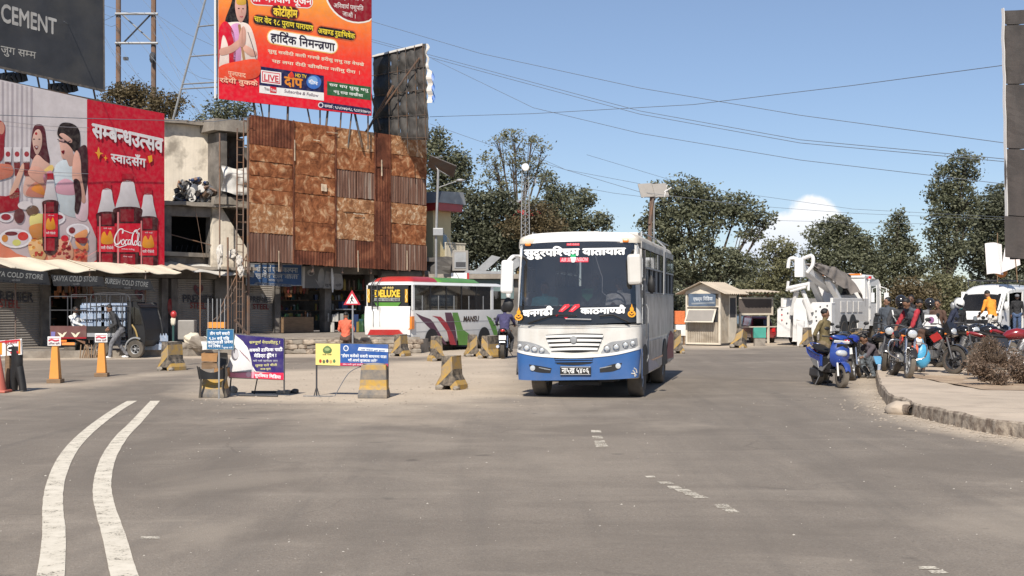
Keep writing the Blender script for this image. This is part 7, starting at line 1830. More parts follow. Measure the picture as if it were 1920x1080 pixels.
obj('tail_lamp',M['amber'],box(.25,.6,-.05,-.034,.5,.56),tempo)
# packs of bottled water on its bed
M['shrink_wrap']=mat('shrink_wrap',(.38,.42,.50),.15,var=.25,scale=14,col2=(.25,.33,.45),mscale=11,coat=.6)
def pack(w=.36,d=.3,h=.26,nx=4):
 return [lathe([(w/nx*.46,z0*h),(w/nx*.48,z0*h+h*.6),(w/nx*.2,z0*h+h*.85),(w/nx*.16,h)],7,(-w/2+w/nx*(i+.5),-d/2+d/3*(j+.5),0)) for i in range(nx) for j in range(3) for z0 in (0,)]+[cbox((0,0,h*.4),(w,d,h*.7))]
pk=obj('water_pack',M['shrink_wrap'],pack());p0_=None;pk_used=False
def place_pack(loc,rz,lab,grp):
 global pk_used
 o=pk if not pk_used else pk.copy()
 if pk_used:COL.objects.link(o)
 pk_used=True;o.location=loc;o.rotation_euler=(0,0,rz);tag(o,lab,'bottles',grp)
xs_=[tl(px,600,.5)[0] for px in (159,172,185,198,211,224,237)]
for r_ in range(4):
 for i,x in enumerate(xs_[:6] if r_ else xs_[1:6]):
  lw=TEF.m@Vector((x+.08,.55,.66+r_*.27));place_pack(lw,TEF.rz,'shrink-wrapped water pack, %s from the left in the %s layer on the cargo rickshaw'%(['first','second','third','fourth','fifth','sixth'][i+(r_==0)],['lowest','second','third','topmost'][r_]),'water packs stacked on the cargo rickshaw')
for i,(px,z,y,lb) in enumerate(((283,.22,0,'left one in the lower row'),(297,.22,0,'middle one in the lower row'),(310,.22,.1,'right one in the lower row'),(288,.49,0,'left one on top'),(303,.49,.1,'right one on top'))):
 lw=at(px,42.9+y,z);place_pack(lw,.1*i,'water pack, %s of the pile right of the cargo rickshaw'%lb,'water packs piled on the step')
 # ------------------------------------------------------------------ people
SK={}
def cloth(k,c,r=.85,v=.2):return mat('cloth_'+k,c,r,var=v,scale=7,bump=.5,bscale=14,col2=tuple(min(1,x*1.45+.01) for x in c),mscale=5,mixpos=(.5,.7))
M['skin']=mat('skin',(.22,.115,.07),.55,var=.08,scale=12);M['skin_dark']=mat('skin_dark',(.13,.065,.04),.55,var=.08,scale=12)
M['hair']=mat('hair',(.012,.010,.009),.5,bump=.5,bscale=60);M['shoe']=mat('shoe',(.05,.045,.04),.6)
for k,c in (('navy',(.02,.025,.05)),('black',(.016,.016,.018)),('greypurple',(.085,.07,.08)),('olive',(.13,.10,.045)),('jeans',(.12,.14,.16)),('bluejeans',(.05,.08,.15)),('khaki',(.16,.12,.07)),('red',(.30,.02,.03)),('slate',(.06,.07,.085)),('orange',(.75,.28,.03)),('cream',(.60,.57,.52)),('charcoal',(.035,.035,.038)),('grey',(.14,.14,.15)),('purple',(.05,.045,.11)),('teal',(.03,.20,.22)),('white',(.7,.7,.68)),('brown',(.09,.05,.035)),('coral',(.62,.13,.07))):M['c_'+k]=cloth(k,c)
def frustum(a,b,ra,rb,n=10):
 return tube([a,b],ra,n,rb)
def limb(a,b,ra,rb,tag_):
 a,b=Vector(a),Vector(b);return [(frustum(a,b,ra,rb),tag_,a,b,max(ra,rb)),(sph(a,ra,10,6),tag_,a,a,ra),(sph(b,rb,10,6),tag_,b,b,rb)]
def person(label,loc,rz,J,top,bottom,skin='skin',shoes='shoe',hair='hair',sleeve='long',legs='long',helmet=None,cap=None,scale=1.0,parent=None,group=None,vox=.016,extra=None,nm='person',arms=None):
 """one continuous body grown from the joints J (metres, facing local -Y); colours follow the limb each face belongs to"""
 root=thing(nm,label,'person',loc,rz,group);root.scale=(scale,)*3
 T_,B_,S_,F_=0,1,2,3  # top, bottom, skin, shoes
 j={k:Vector(v) for k,v in J.items()};P=[]
 hip=(j['hipL']+j['hipR'])/2;sh=(j['shL']+j['shR'])/2;neck=j['neck'];head=j['head']
 up=(sh-hip).normalized();side=(j['shL']-j['shR']).normalized();fwd=up.cross(side).normalized()
 if fwd.y>0 and False:fwd=-fwd
 # torso as stacked ellipses
 def oval(c,w,d,n=14):return [c+side*w*math.cos(2*math.pi*k/n)+fwd*d*math.sin(2*math.pi*k/n) for k in range(n)]
 hs=(j['hipL']-j['hipR']).normalized()
 seg=[]
 for t,w,d in ((-.20,.172,.138),(-.06,.176,.138),(.06,.165,.128),(.25,.15,.11),(.5,.155,.115),(.75,.185,.125),(.93,.172,.105),(1.02,.12,.09),(1.1,.055,.055)):
  seg.append(oval(hip.lerp(sh,t) if t<=1 else sh+up*(t-1)*(sh-hip).length,w,d))
 P.append((rings(seg),T_,hip.lerp(sh,.25),sh,.16));
 P+=limb(j['hipL'],j['hipR'],.115,.115,B_)
 for s in ('L','R'):P+=limb((neck+sh)/2,j['sh'+s]+up*.005,.055,.056,T_)
 P+=limb(sh+up*.02,neck.lerp(head,.35),.06,.052,S_)
 hd=(head-neck).normalized();hf=Vector(J.get('face',(0,-1,0))).normalized();hf=(hf-hd*hf.dot(hd)).normalized();hs_=hd.cross(hf)
 mrot=Matrix((hs_,-hf,hd)).transposed() if True else None
 def hp(x,y,z):return head+hs_*x-hf*y+hd*z
 P.append((xf(sph((0,0,0),1,14,10),head+hd*.02,mrot,(.076,.095,.112)),S_,head,head,.11))
 P.append((xf(sph((0,0,0),1,10,8),hp(0,-.028,-.075),mrot,(.052,.062,.05)),S_,head,head,.06))  # jaw
 P.append((xf(sph((0,0,0),1,8,6),hp(0,-.098,-.022),mrot,(.017,.026,.026)),S_,head,head,.03))  # nose
 for s in (-1,1):P.append((xf(sph((0,0,0),1,8,6),hp(s*.078,.008,-.005),mrot,(.014,.022,.034)),S_,head,head,.03))
 for s,sd in (('L',1),('R',-1)):
  a,e,h=j['sh'+s],j['el'+s],j['ha'+s]
  P+=limb(a,e,.062,.050,4 if arms else T_);m_=a.lerp(e,.45)
  P+=limb(e,e.lerp(h,.93),.047 if sleeve=='long' else .040,.037 if sleeve=='long' else .029,T_ if sleeve=='long' else S_)
  if sleeve=='short':P+=limb(m_.lerp(e,.3),e,.045,.043,S_)
  # palm
  d=(h-e).normalized();q=h+d*.045;P.append((xf(sph((0,0,0),1,8,6),q,d.to_track_quat('Z','Y').to_matrix(),(.024,.04,.055)),S_,h,q,.05))
  hipj,k,an,to=j['hip'+s],j['kn'+s],j['an'+s],j['to'+s]
  P+=limb(hipj,k,.096,.072,B_);P+=limb(k,k.lerp(an,.35),.070 if legs=='long' else .055,.066 if legs=='long' else .056,B_ if legs=='long' else S_);P+=limb(k.lerp(an,.35),an,.066 if legs=='long' else .056,.056 if legs=='long' else .04,B_ if legs=='long' else S_)
  ft=(to-an);P+=limb(an+Vector((0,0,-.02)),an.lerp(to,.05)+Vector((0,0,-.045)),.042,.042,F_);P+=limb(Vector((an.x,an.y,to.z+.005))+(to-Vector((an.x,an.y,to.z)))*-.12,to,.040,.034,F_)
 V=[];F=[]
 for s in P:o=len(V);V+=s[0][0];F+=[tuple(i+o for i in f) for f in s[0][1]]
 me=bpy.data.meshes.new('tmp');me.from_pydata(V,[],F);ob=bpy.data.objects.new('tmp',me);COL.objects.link(ob)
 rm=ob.modifiers.new('r','REMESH');rm.mode='VOXEL';rm.voxel_size=vox;sm=ob.modifiers.new('s','SMOOTH');sm.iterations=3;sm.factor=.5
 bm_=bpy.data.meshes.new_from_object(ob.evaluated_get(bpy.context.evaluated_depsgraph_get()));bpy.data.objects.remove(ob)
 # colour each face by the nearest limb
 n=len(bm_.polygons);C=np.empty(n*3);bm_.polygons.foreach_get('center',C);C=C.reshape(-1,3);best=np.full(n,1e9);idx=np.zeros(n,int)
 for sh_,tg,a,b,r in P:
  a=np.array(a);b=np.array(b);ab=b-a;L2=(ab*ab).sum();t=np.clip(((C-a)@ab)/L2,0,1) if L2>1e-9 else np.zeros(n)
  d=np.linalg.norm(C-a-t[:,None]*ab,axis=1)-r*(1.0 if tg!=B_ else 1.0);u=d<best;best[u]=d[u];idx[u]=tg
  # folds in the cloth
 nv=len(bm_.vertices);vc=np.empty(nv*3);bm_.vertices.foreach_get('co',vc);vc=vc.reshape(-1,3);nn=np.empty(nv*3);bm_.vertices.foreach_get('normal',nn);nn=nn.reshape(-1,3)
 hd_=np.linalg.norm(vc-np.array(head),axis=1)>.17
 ph=np.sin(vc[:,2]*38+4*np.sin(vc[:,0]*17+loc[0])+3*np.sin(vc[:,1]*19))*np.sin(vc[:,0]*23+vc[:,2]*9+2*np.sin(vc[:,1]*31))
 vc+=nn*(ph*.0065*hd_)[:,None];bm_.vertices.foreach_set('co',vc.ravel());bm_.update()
 bm_.materials.clear()
 for m_ in (M[top],M[bottom],M[skin],M[shoes],M[arms or top]):bm_.materials.append(m_)
 bm_.polygons.foreach_set('material_index',idx.astype(np.int32));bm_.polygons.foreach_set('use_smooth',[True]*n);bm_.name='body'
 body=bpy.data.objects.new('body',bm_);COL.objects.link(body);body.parent=root
 # fingers: four unequal and a thumb, curled from inside the palm
 for s,sd in (('L',1),('R',-1)):
  e,h=j['el'+s],j['ha'+s];d=(h-e).normalized();w=d.cross(Vector((0,1,0)) if abs(d.y)<.8 else Vector((1,0,0))).normalized();nrm=d.cross(w)
  fs=[]
  for k,(off,ln) in enumerate(((-.028,.062),(-.010,.075),(.009,.070),(.027,.052))):
   b0=h+d*.06+nrm*off;b1=b0+d*ln*.55+w*.008*sd;b2=b1+d*ln*.42+w*.026*sd;fs.append(tube([b0,b1,b2],[.0095,.0085,.007],6))
  b0=h+d*.02-nrm*.03;fs.append(tube([b0,b0-nrm*.026+d*.024,b0-nrm*.034+d*.05+w*.012*sd],[.011,.010,.008],6))
  obj('fingers',M[skin],fs,root,smooth=True)
 if helmet:
  hm=obj('helmet',M[helmet],xf(sph((0,0,0),1,18,12),hp(0,.012,.035),mrot,(.128,.145,.142)),root,smooth=True)
  obj('visor',M['black_paint'],xf(sph((0,0,0),1,14,8),hp(0,-.045,.01),mrot,(.108,.10,.055)),hm,smooth=True)
 else:
  v,f=sph((0,0,0),1,16,10);v2=[]
  for p in v:
   k=1+.05*noise.noise(Vector(p)*5);zz_=p[2];
   if zz_<-.15:zz_=-.15+(zz_+.15)*(.5 if p[1]>0 else .02)
   yy_=p[1] if not (zz_<.45 and p[1]<-.35) else -.35+(p[1]+.35)*.4
   v2.append((p[0]*k,yy_*k,zz_*k))
  obj('hair',M[hair],xf((v2,f),hp(0,.014,.045),mrot,(.084,.102,.100)),root,smooth=True)
  # brows and eyes
  for s in (-1,1):
   obj('eye',M['hair'],[xf(sph((0,0,0),1,6,4),hp(s*.031,-.084,.012),mrot,(.012,.009,.006))],root);obj('eyebrow',M['hair'],[xf(sph((0,0,0),1,6,4),hp(s*.031,-.088,.030),mrot,(.019,.008,.005))],root)
  obj('mouth',M['red_cloth'] if 'red_cloth' in M else mat('lip',(.16,.05,.04),.6),xf(sph((0,0,0),1,6,4),hp(0,-.086,-.062),mrot,(.022,.008,.006)),root)
 if cap:
  c_=obj('cap',M[cap],[xf(sph((0,0,0),1,14,8),hp(0,.01,.065),mrot,(.094,.110,.085))],root,smooth=True);obj('brim',M[cap],xf(sph((0,0,0),1,12,6),hp(0,-.11,.055),mrot,(.065,.06,.012)),c_,smooth=True)
 if extra:extra(root,j,hp)
 return root
def pose(kind,**kw):
 J=dict(hipL=(.09,0,.93),hipR=(-.09,0,.93),shL=(.19,0,1.44),shR=(-.19,0,1.44),neck=(0,.0,1.50),head=(0,-.015,1.645),
 elL=(.25,.03,1.14),elR=(-.25,.03,1.14),haL=(.24,-.04,.89),haR=(-.24,-.04,.89),
 knL=(.10,-.02,.50),knR=(-.10,-.02,.50),anL=(.11,.03,.09),anR=(-.11,.03,.09),toL=(.13,-.13,.035),toR=(-.13,-.13,.035))
 if kind=='hands_back':J.update(elL=(.29,.10,1.16),elR=(-.29,.10,1.16),haL=(.08,.17,.93),haR=(-.08,.17,.95))
 if kind=='lean':  # body bent forward over something
  J.update(shL=(.19,-.34,1.34),shR=(-.19,-.34,1.34),neck=(0,-.40,1.38),head=(0,-.50,1.49),elL=(.24,-.42,1.06),elR=(-.24,-.42,1.06),haL=(.16,-.58,.88),haR=(-.16,-.58,.88))
 if kind=='sit':J.update(hipL=(.09,0,.47),hipR=(-.09,0,.47),shL=(.19,-.03,.99),shR=(-.19,-.03,.99),neck=(0,-.03,1.05),head=(0,-.05,1.20),elL=(.25,-.08,.72),elR=(-.25,-.08,.72),haL=(.14,-.32,.62),haR=(-.14,-.32,.62),
 knL=(.12,-.44,.50),knR=(-.12,-.44,.50),anL=(.12,-.44,.09),anR=(-.12,-.44,.09),toL=(.13,-.60,.035),toR=(-.13,-.60,.035))
 if kind=='ride':J.update(hipL=(.10,.05,.82),hipR=(-.10,.05,.82),shL=(.19,-.10,1.32),shR=(-.19,-.10,1.32),neck=(0,-.13,1.38),head=(0,-.16,1.53),elL=(.28,-.28,1.12),elR=(-.28,-.28,1.12),haL=(.28,-.52,1.04),haR=(-.28,-.52,1.04),
 knL=(.22,-.32,.62),knR=(-.22,-.32,.62),anL=(.20,-.05,.28),anR=(-.20,-.05,.28),toL=(.22,-.20,.22),toR=(-.22,-.20,.22))
 if kind=='crouch':J.update(hipL=(.09,.18,.30),hipR=(-.09,.18,.30),shL=(.19,-.06,.74),shR=(-.19,-.06,.74),neck=(0,-.11,.79),head=(0,-.19,.91),elL=(.24,-.27,.52),elR=(-.24,-.27,.52),haL=(.12,-.48,.46),haR=(-.12,-.48,.50),
 knL=(.20,-.26,.52),knR=(-.20,-.26,.50),anL=(.14,-.02,.10),anR=(-.14,-.02,.10),toL=(.16,-.20,.035),toR=(-.16,-.20,.035))
 J.update(kw);return J
def kerbz(z=KH):return z
# ---- in the bus: driver, co-rider, a figure behind
def bus_w(x,y,z):return BF.m@Vector((x,y,z))
person('bus driver in a dark cap and pale shirt behind the right of the windscreen',bus_w(BW-.44,.72,.84),BF.rz,pose('sit',haL=(.14,-.40,.80),haR=(-.10,-.40,.84),elL=(.26,-.14,.72),face=(.35,-1,0)),'c_white','c_charcoal',cap='c_black',shoes='shoe')
person('person in a teal shirt sitting at the left behind the windscreen',bus_w(.42,.78,.78),BF.rz,pose('sit'),'c_teal','c_charcoal','skin_dark')
person('dim figure seated between driver and teal shirted rider in the bus',bus_w(1.32,1.2,.92),BF.rz,pose('sit',face=(0,-1,-.2)),'c_slate','c_charcoal','skin_dark')
# ---- left side
person('man in a dark sweater and grey jeans leaning against the cargo rickshaw',at(218,41.9,0),R(-68),pose('stand',shL=(.19,-.10,1.36),shR=(-.19,-.10,1.36),neck=(0,-.13,1.42),head=(0,-.20,1.55),haL=(.10,-.22,.92),haR=(-.08,-.24,.94),elL=(.26,-.04,1.08),elR=(-.25,-.06,1.08),hipL=(.09,.12,.88),hipR=(-.09,.12,.88),knL=(.16,-.16,.48),knR=(-.05,.06,.46),anL=(.2,-.22,.09),anR=(-.06,.34,.10),toL=(.22,-.38,.035),toR=(-.08,.20,.035),face=(0,-1,-.35)),'c_charcoal','c_grey',shoes='c_white')
person('person in a pale shirt sitting on the bed of the cargo rickshaw',TEF.m@Vector((.62,.55,.38)),R(70),pose('sit',shL=(.19,.12,.90),shR=(-.19,.12,.90),neck=(0,.12,.96),head=(0,.08,1.10)),'c_white','c_charcoal','skin_dark')
person('dark clothed person standing in the cage behind the one in the pale shirt',TEF.m@Vector((1.02,.75,.30)),R(-100),pose('sit'),'c_black','c_charcoal','skin_dark')
person('person in a coral jacket sitting on the stone ledge with back turned',at(648,45.0,.10),R(172),pose('sit',face=(0,-1,-.2)),'c_coral','c_brown')
# ---- motorcycle rider behind the blue bus
RIDER=person('motorcyclist in a puffy purple jacket riding away beside the bus',at(946,42,0),R(176),pose('ride'),'c_purple','c_charcoal',helmet='c_black')
# ---- right side crowd
person('man in an olive shirt standing with hands behind his back by the blue scooter',at(1546,28.6,0),R(48),pose('hands_back',face=(.75,-1,0)),'c_olive','c_khaki',scale=.90)
person('man in a grey purple t-shirt crouching to mend a motorcycle wheel',at(1634,30.6,0),R(-75),pose('crouch'),'c_greypurple','c_jeans',sleeve='short',scale=.98)
person('dark haired man in a slate jacket at the back left of the motorcycle group',at(1664,35,KH),R(-40),pose('stand',face=(-.6,-1,-.1)),'c_slate','c_charcoal',scale=.94)
person('rider in a black helmet and dark jacket with a white stripe',at(1688,30.6,KH),R(-12),pose('ride',haL=(.28,-.36,.95),haR=(-.28,-.36,.95)),'c_charcoal','c_charcoal',helmet='black_paint',extra=lambda r,j,hp:obj('white_stripe',M['c_white'],tube([j['shR']+Vector((.0,-.09,.04)),j['shR'].lerp(j['elR'],.0)+Vector((.03,-.135,-.12)),j['hipR']+Vector((.03,-.14,.22))],.016,5),r))
person('man in black leaning in behind the black helmet',at(1697,34,KH),R(25),pose('lean'),'c_black','c_charcoal')
person('bareheaded man in black at the top of the motorcycle group',at(1708,35.6,KH),R(-15),pose('stand',face=(-.3,-1,-.2)),'c_black','c_charcoal','skin_dark',scale=.98)
person('man in a red t-shirt and grey vest bending over the red and chrome motorcycle',at(1722,29.4,KH),R(-62),pose('lean',shL=(.19,-.22,1.38),shR=(-.19,-.22,1.38),neck=(0,-.27,1.43),head=(0,-.36,1.55)),'c_slate','c_brown',sleeve='short',scale=.97,arms='c_red')
person('man in a navy jacket and white helmet beside the black motorcycle',at(1784,31.5,KH),R(60),pose('stand',face=(-.9,-.6,-.2),shL=(.19,-.08,1.40),shR=(-.19,-.08,1.40),neck=(0,-.12,1.46),head=(0,-.18,1.59)),'c_navy','c_charcoal',helmet='c_white',scale=.93)
person('person in a dark jacket with a teal collar behind the navy jacket',at(1797,35,KH),R(20),pose('stand'),'c_black','c_charcoal',helmet='galv',scale=.92,extra=lambda r,j,hp:obj('collar',M['c_teal'],tube([j['neck']+Vector((math.cos(a)*.085,math.sin(a)*.085,.0)) for a in np.linspace(0,6.3,12)],.03,6),r))
person('man in a bright orange jacket and cream trousers standing before the white van',at(1862,45,.22),R(-150),pose('lean',shL=(.19,-.12,1.43),shR=(-.19,-.12,1.43),neck=(0,-.16,1.49),head=(0,-.22,1.63),elL=(.26,-.16,1.16),elR=(-.26,-.16,1.16),haL=(.2,-.34,1.02),haR=(-.2,-.34,1.02)),'c_orange','c_cream',scale=1.10)
person('bareheaded man in a dark grey top looking down beside the black sports motorcycle',at(1672,32.6,KH),R(35),pose('lean'),'c_charcoal','c_jeans','skin_dark',scale=.95)
person('person in a brown jacket half hidden behind the white bags',at(1758,33.2,KH),R(-50),pose('stand',face=(.3,-1,-.4)),'c_brown','c_charcoal',scale=.90)
person('helmeted rider in grey waiting behind the white bags',at(1738,34.6,KH),R(10),pose('ride'),'c_grey','c_charcoal',helmet='black_paint',scale=.97)
person('person in dark top and blue jeans standing in the open door of the van',at(1907,53.6,.40),R(-20),pose('stand'),'c_black','c_bluejeans','skin_dark',cap='c_grey',scale=.95)
# ------------------------------------------------------------------ motorcycles and scooters (front wheel towards local -Y)
def motorcycle(label,loc,rz,tank='red_paint',trim='black_paint',rim='dark_steel',fender='black_paint',shroud=None,guard=False,fairing=False,lean=R(7),plate=None,group='motorcycles crowded at the pavement corner',steer=0.0,tail='red_light'):
 r=thing('motorcycle',label,'motorcycle',loc,rz,group);r.rotation_euler=(0,lean,rz)
 fw=wheel(r,(0,-.66,.30),.30,.10,rmat=M[rim],spokes=5,name='front_wheel',tyre=M['dusty_rubber'] if rim=='galv' else M['rubber'],rim=.70)
 wheel(r,(0,.62,.30),.30,.13,rmat=M[rim],spokes=5,name='rear_wheel',rim=.66)
 if rim=='rim_red':obj('rim_stripe',M['red_light'],[lathe([(.215,-.035),(.235,-.045),(.235,.045),(.215,.035)],24,(0,-.66,.30),'x',caps=False)],fw)
 obj('fork',M['chrome'] if guard else M['dark_steel'],[tube([(s*.085,-.66,.30),(s*.085,-.50,.70),(s*.085,-.40,.98)],[.022,.026,.024],7) for s in (-1,1)],r,smooth=True)
 obj('brake_disc',M['steel'],lathe([(.06,0),(.12,0),(.12,.006),(.06,.006)],16,(.06,-.66,.30),'x'),r)
 obj('front_fender',M[fender],[slab(lambda u,v:((v-.5)*.13,-.66+.335*math.cos(R(35+120*u)),.30+.335*math.sin(R(35+120*u))-.02*abs(2*v-1)),12,4,(0,0,.008))],r,smooth=True)
 obj('rear_fender',M[trim],slab(lambda u,v:((v-.5)*.17,.62+.36*math.cos(R(25+85*u)),.34+.36*math.sin(R(25+85*u))),10,3,(0,0,.01)),r,smooth=True)
 def body_rings(spec):return rings([[(w*math.cos(a),y,zc+h*math.sin(a)) for a in [2*math.pi*k/14 for k in range(14)]] for y,zc,w,h in spec])
 obj('tank',M[tank],body_rings([(-.36,.86,.05,.04),(-.30,.88,.13,.10),(-.12,.89,.17,.125),(.08,.86,.13,.10),(.16,.82,.07,.05)]),r,smooth=True)
 if shroud:objs('shroud',M[shroud],[prism([(-.38,.74),(-.20,.66),(-.08,.78),(-.26,.88)],s*.12,s*.14,'x') for s in (-1,1)],r,bevel=.01)
 obj('seat',M['black_plastic'],body_rings([(.08,.80,.08,.04),(.18,.81,.13,.055),(.42,.83,.13,.055),(.62,.90,.11,.05),(.72,.92,.05,.03)]),r,smooth=True)
 objs('side_panel',M[trim],[prism([(.06,.60),(.28,.63),(.46,.79),(.08,.78)],s*.08,s*.11,'x') for s in (-1,1)],r,bevel=.01)
 obj('tail',M[tank],body_rings([(.50,.84,.10,.05),(.72,.88,.08,.05),(.84,.91,.04,.03)]),r,smooth=True)
 obj('tail_lamp',M[tail],lump((0,.86,.88),(.07,.03,.04),1,10,6),r,smooth=True)
 obj('engine',M['steel'],[cbox((0,-.02,.40),(.20,.26,.18)),cyl((0,.02,.40),.10,-.13,.13,'x',12),xf(cyl((0,0,0),.085,0,.24,'z',12),(0,-.18,.54),(R(25),0,0))]+[xf(lathe([(.10,0),(.10,.012)],12,(0,0,.03*k)),(0,-.18,.56),(R(25),0,0)) for k in range(6)],r,bevel=.01)
 obj('frame',M['dark_steel'],[tube([(0,-.38,.92),(0,-.28,.62),(0,-.22,.34),(0,.15,.30),(0,.22,.62)],.022,6),tube([(0,-.36,.86),(0,.2,.72),(0,.66,.80)],.02,6)]+[tube([(s*.09,.18,.35),(s*.09,.62,.30)],.018,6) for s in (-1,1)],r)
 obj('shock_absorber',M[rim] if rim=='rim_red' else M['chrome'],[tube([(s*.12,.55,.34),(s*.12,.42,.72)],.026,7) for s in (-1,1)],r)
 obj('exhaust',M['chrome'] if not fairing else M['dark_steel'],[tube(curve_pts([(.10,-.25,.52),(.13,-.32,.34),(.14,-.05,.22),(.15,.25,.26)],4),.02,6),tube([(.15,.25,.27),(.16,.75,.38)],[.035,.05],9)],r,smooth=True)
 hb=obj('handlebar',M['dark_steel'],[tube(curve_pts([(-.36,-.26,1.03),(-.22,-.34,1.05),(-.06,-.38,1.0),(.06,-.38,1.0),(.22,-.34,1.05),(.36,-.26,1.03)],4),.013,6)]+[tube([(s*.26,-.31,1.045),(s*.37,-.25,1.03)],.02,6) for s in (-1,1)]+[tube([(s*.30,-.36,1.05),(s*.20,-.42,1.03)],.008,4) for s in (-1,1)],r)
 for s in (-1,1):obj('mirror',M['black_plastic'],[tube([(s*.22,-.34,1.05),(s*.30,-.38,1.20)],.007,4),xf(sph((0,0,0),(.065,.016,.042),10,6),(s*.32,-.38,1.23))],hb,smooth=True)
 hl=obj('headlight',M[tank] if fairing else M['black_paint'],[lump((0,-.50,.90),(.12,.09,.12),3,14,8,.08)]+([prism([(-.62,.84),(-.46,1.12),(-.38,1.0),(-.44,.78)],-.12,.12,'x')] if fairing else []),r,smooth=True)
 obj('lens',M['lens'],xf(sph((0,0,0),(.095,.03,.085),14,8),(0,-.585,.90)),hl,smooth=True)
 for s in (-1,1):obj('indicator',M['amber'],[xf(sph((0,0,0),(.035,.02,.022),8,5),(s*.17,-.50,.84)),tube([(s*.08,-.48,.86),(s*.15,-.5,.84)],.007,4)],r)
 obj('footrest',M['dark_steel'],tube([(-.25,.06,.32),(.25,.06,.32)],.014,5),r)
 obj('side_stand',M['dark_steel'],tube([(-.10,.05,.30),(-.28,.0,.02)],.012,5),r)
 if guard:obj('crash_guard',M['chrome'],[tube(curve_pts([(-.10,-.30,.74),(-.36,-.32,.72),(-.36,-.32,.46),(-.10,-.28,.36)],4),.016,6),tube(curve_pts([(.10,-.30,.74),(.36,-.32,.72),(.36,-.32,.46),(.10,-.28,.36)],4),.016,6)],r)
 if plate:
  p=obj('number_plate',M[plate],cbox((0,-.60 if plate=='dirty_white' else .90,.76 if plate=='dirty_white' else .66),(.22,.008,.14)),r)
 return r
M['rim_red']=mat('rim_red',(.03,.03,.032),.4);M['tank_blue']=mat('tank_blue',(.01,.03,.25),.25,coat=.6,dust=.15);M['maroon']=mat('maroon',(.22,.012,.02),.2,coat=.7,dust=.15)
def scooter(label,loc,rz,col='scooter_blue'):
 r=thing('scooter',label,'scooter',loc,rz);r.rotation_euler=(0,R(5),rz)
 wheel(r,(0,-.62,.235),.235,.11,rmat=M['black_paint'],spokes=5,name='front_wheel',tyre=M['dusty_rubber'],rim=.62);wheel(r,(0,.56,.235),.235,.12,rmat=M['black_paint'],spokes=5,name='rear_wheel',tyre=M['dusty_rubber'])
 def br(spec,n=14):return rings([[(w*math.copysign(abs(math.cos(a))**.75,math.cos(a)),y+h2*math.sin(a),zc+h*math.sin(a)) for a in [2*math.pi*k/n for k in range(n)]] for y,zc,w,h,h2 in spec])
 obj('front_fender',M[col],[slab(lambda u,v:((v-.5)*.17*(1-.4*abs(2*u-1)),-.62+.275*math.cos(R(30+130*u)),.235+.275*math.sin(R(30+130*u))+.03-.03*abs(2*v-1)),14,6,(0,0,.01))],r,smooth=True)
 obj('fork',M['clean_white'],[tube([(s*.085,-.62,.235),(s*.085,-.53,.50)],.02,7) for s in (-1,1)],r)
 obj('front_apron',M[col],[rings([[(-w,y0,z),(-w*.6,y0-.08,z),(0,y0-.12,z),(w*.6,y0-.08,z),(w,y0,z),(w*.8,y0+.08,z),(-w*.8,y0+.08,z)] for z,w,y0 in ((.42,.10,-.36),(.52,.19,-.40),(.66,.22,-.42),(.80,.21,-.42),(.90,.16,-.38),(.96,.10,-.34))])],r,smooth=True)
 hl=obj('headlight',M['lens'],xf(sph((0,0,0),(.13,.07,.075),14,8),(0,-.50,.70),(R(20),0,0)),r,smooth=True)
 obj('white_band',M['clean_white'],xf(box(-.17,.17,-.01,.01,-.03,.03),(0,-.47,.93),(R(25),0,0)),r,bevel=.01);obj('black_panel',M['black_paint'],xf(box(-.12,.12,-.01,.01,-.06,.06),(0,-.505,.835),(R(20),0,0)),r,bevel=.01)
 obj('floorboard',M['black_plastic'],[box(-.15,.15,-.34,.14,.28,.36)],r,bevel=.02)
 objs('leg_trim',M['galv'],[prism([(-.38,.50),(-.30,.50),(-.02,.30),(.2,.34),(.2,.40),(-.02,.38)],s*.155,s*.175,'x') for s in (-1,1)],r,bevel=.008)
 objs('body_panel',M[col],[prism([(.10,.40),(.30,.44),(.78,.66),(.86,.78),(.74,.74),(.40,.66),(.12,.62)],s*.12,s*.18,'x') for s in (-1,1)],r,bevel=.03)
 obj('lower_panel',M['black_plastic'],[prism([(.10,.34),(.62,.50),(.82,.70),(.3,.62),(.1,.60)],-.13,.13,'x')],r,bevel=.02)
 objs('side_trim',M['galv'],[prism([(.14,.36),(.40,.42),(.56,.56),(.2,.50)],s*.185,s*.195,'x') for s in (-1,1)],r,bevel=.01)
 obj('seat',M['black_plastic'],br([(.06,.70,.10,.04,.0),(.14,.72,.15,.06,0),(.40,.74,.16,.06,0),(.62,.80,.15,.06,0),(.78,.82,.08,.04,0)]),r,smooth=True)
 obj('engine',M['dark_steel'],[cbox((-.10,.42,.26),(.14,.46,.18)),cyl((-.08,.56,.235),.11,-.06,.06,'x',12)],r,bevel=.03)
 obj('exhaust',M['black_plastic'],[tube([(.14,.18,.22),(.17,.42,.28),(.18,.80,.40)],[.03,.055,.065],10)],r,smooth=True);obj('exhaust_cover',M['galv'],cbox((.235,.62,.36),(.01,.2,.07),(R(15),0,0)),r)
 obj('handlebar_cover',M[col],br([(-.42,1.00,.05,.03,0),(-.36,1.02,.17,.05,0),(-.28,1.02,.18,.04,0),(-.22,1.0,.06,.02,0)]),r,smooth=True)
 hb=obj('handlebar',M['black_plastic'],[tube([(-.17,-.30,1.02),(-.34,-.24,1.02)],.018,6),tube([(.17,-.30,1.02),(.34,-.24,1.02)],.018,6)],r)
 for s in (-1,1):obj('mirror',M['black_plastic'],[tube([(s*.2,-.30,1.03),(s*.27,-.33,1.16)],.007,4),xf(sph((0,0,0),(.06,.015,.04),10,6),(s*.28,-.33,1.18))],hb,smooth=True)
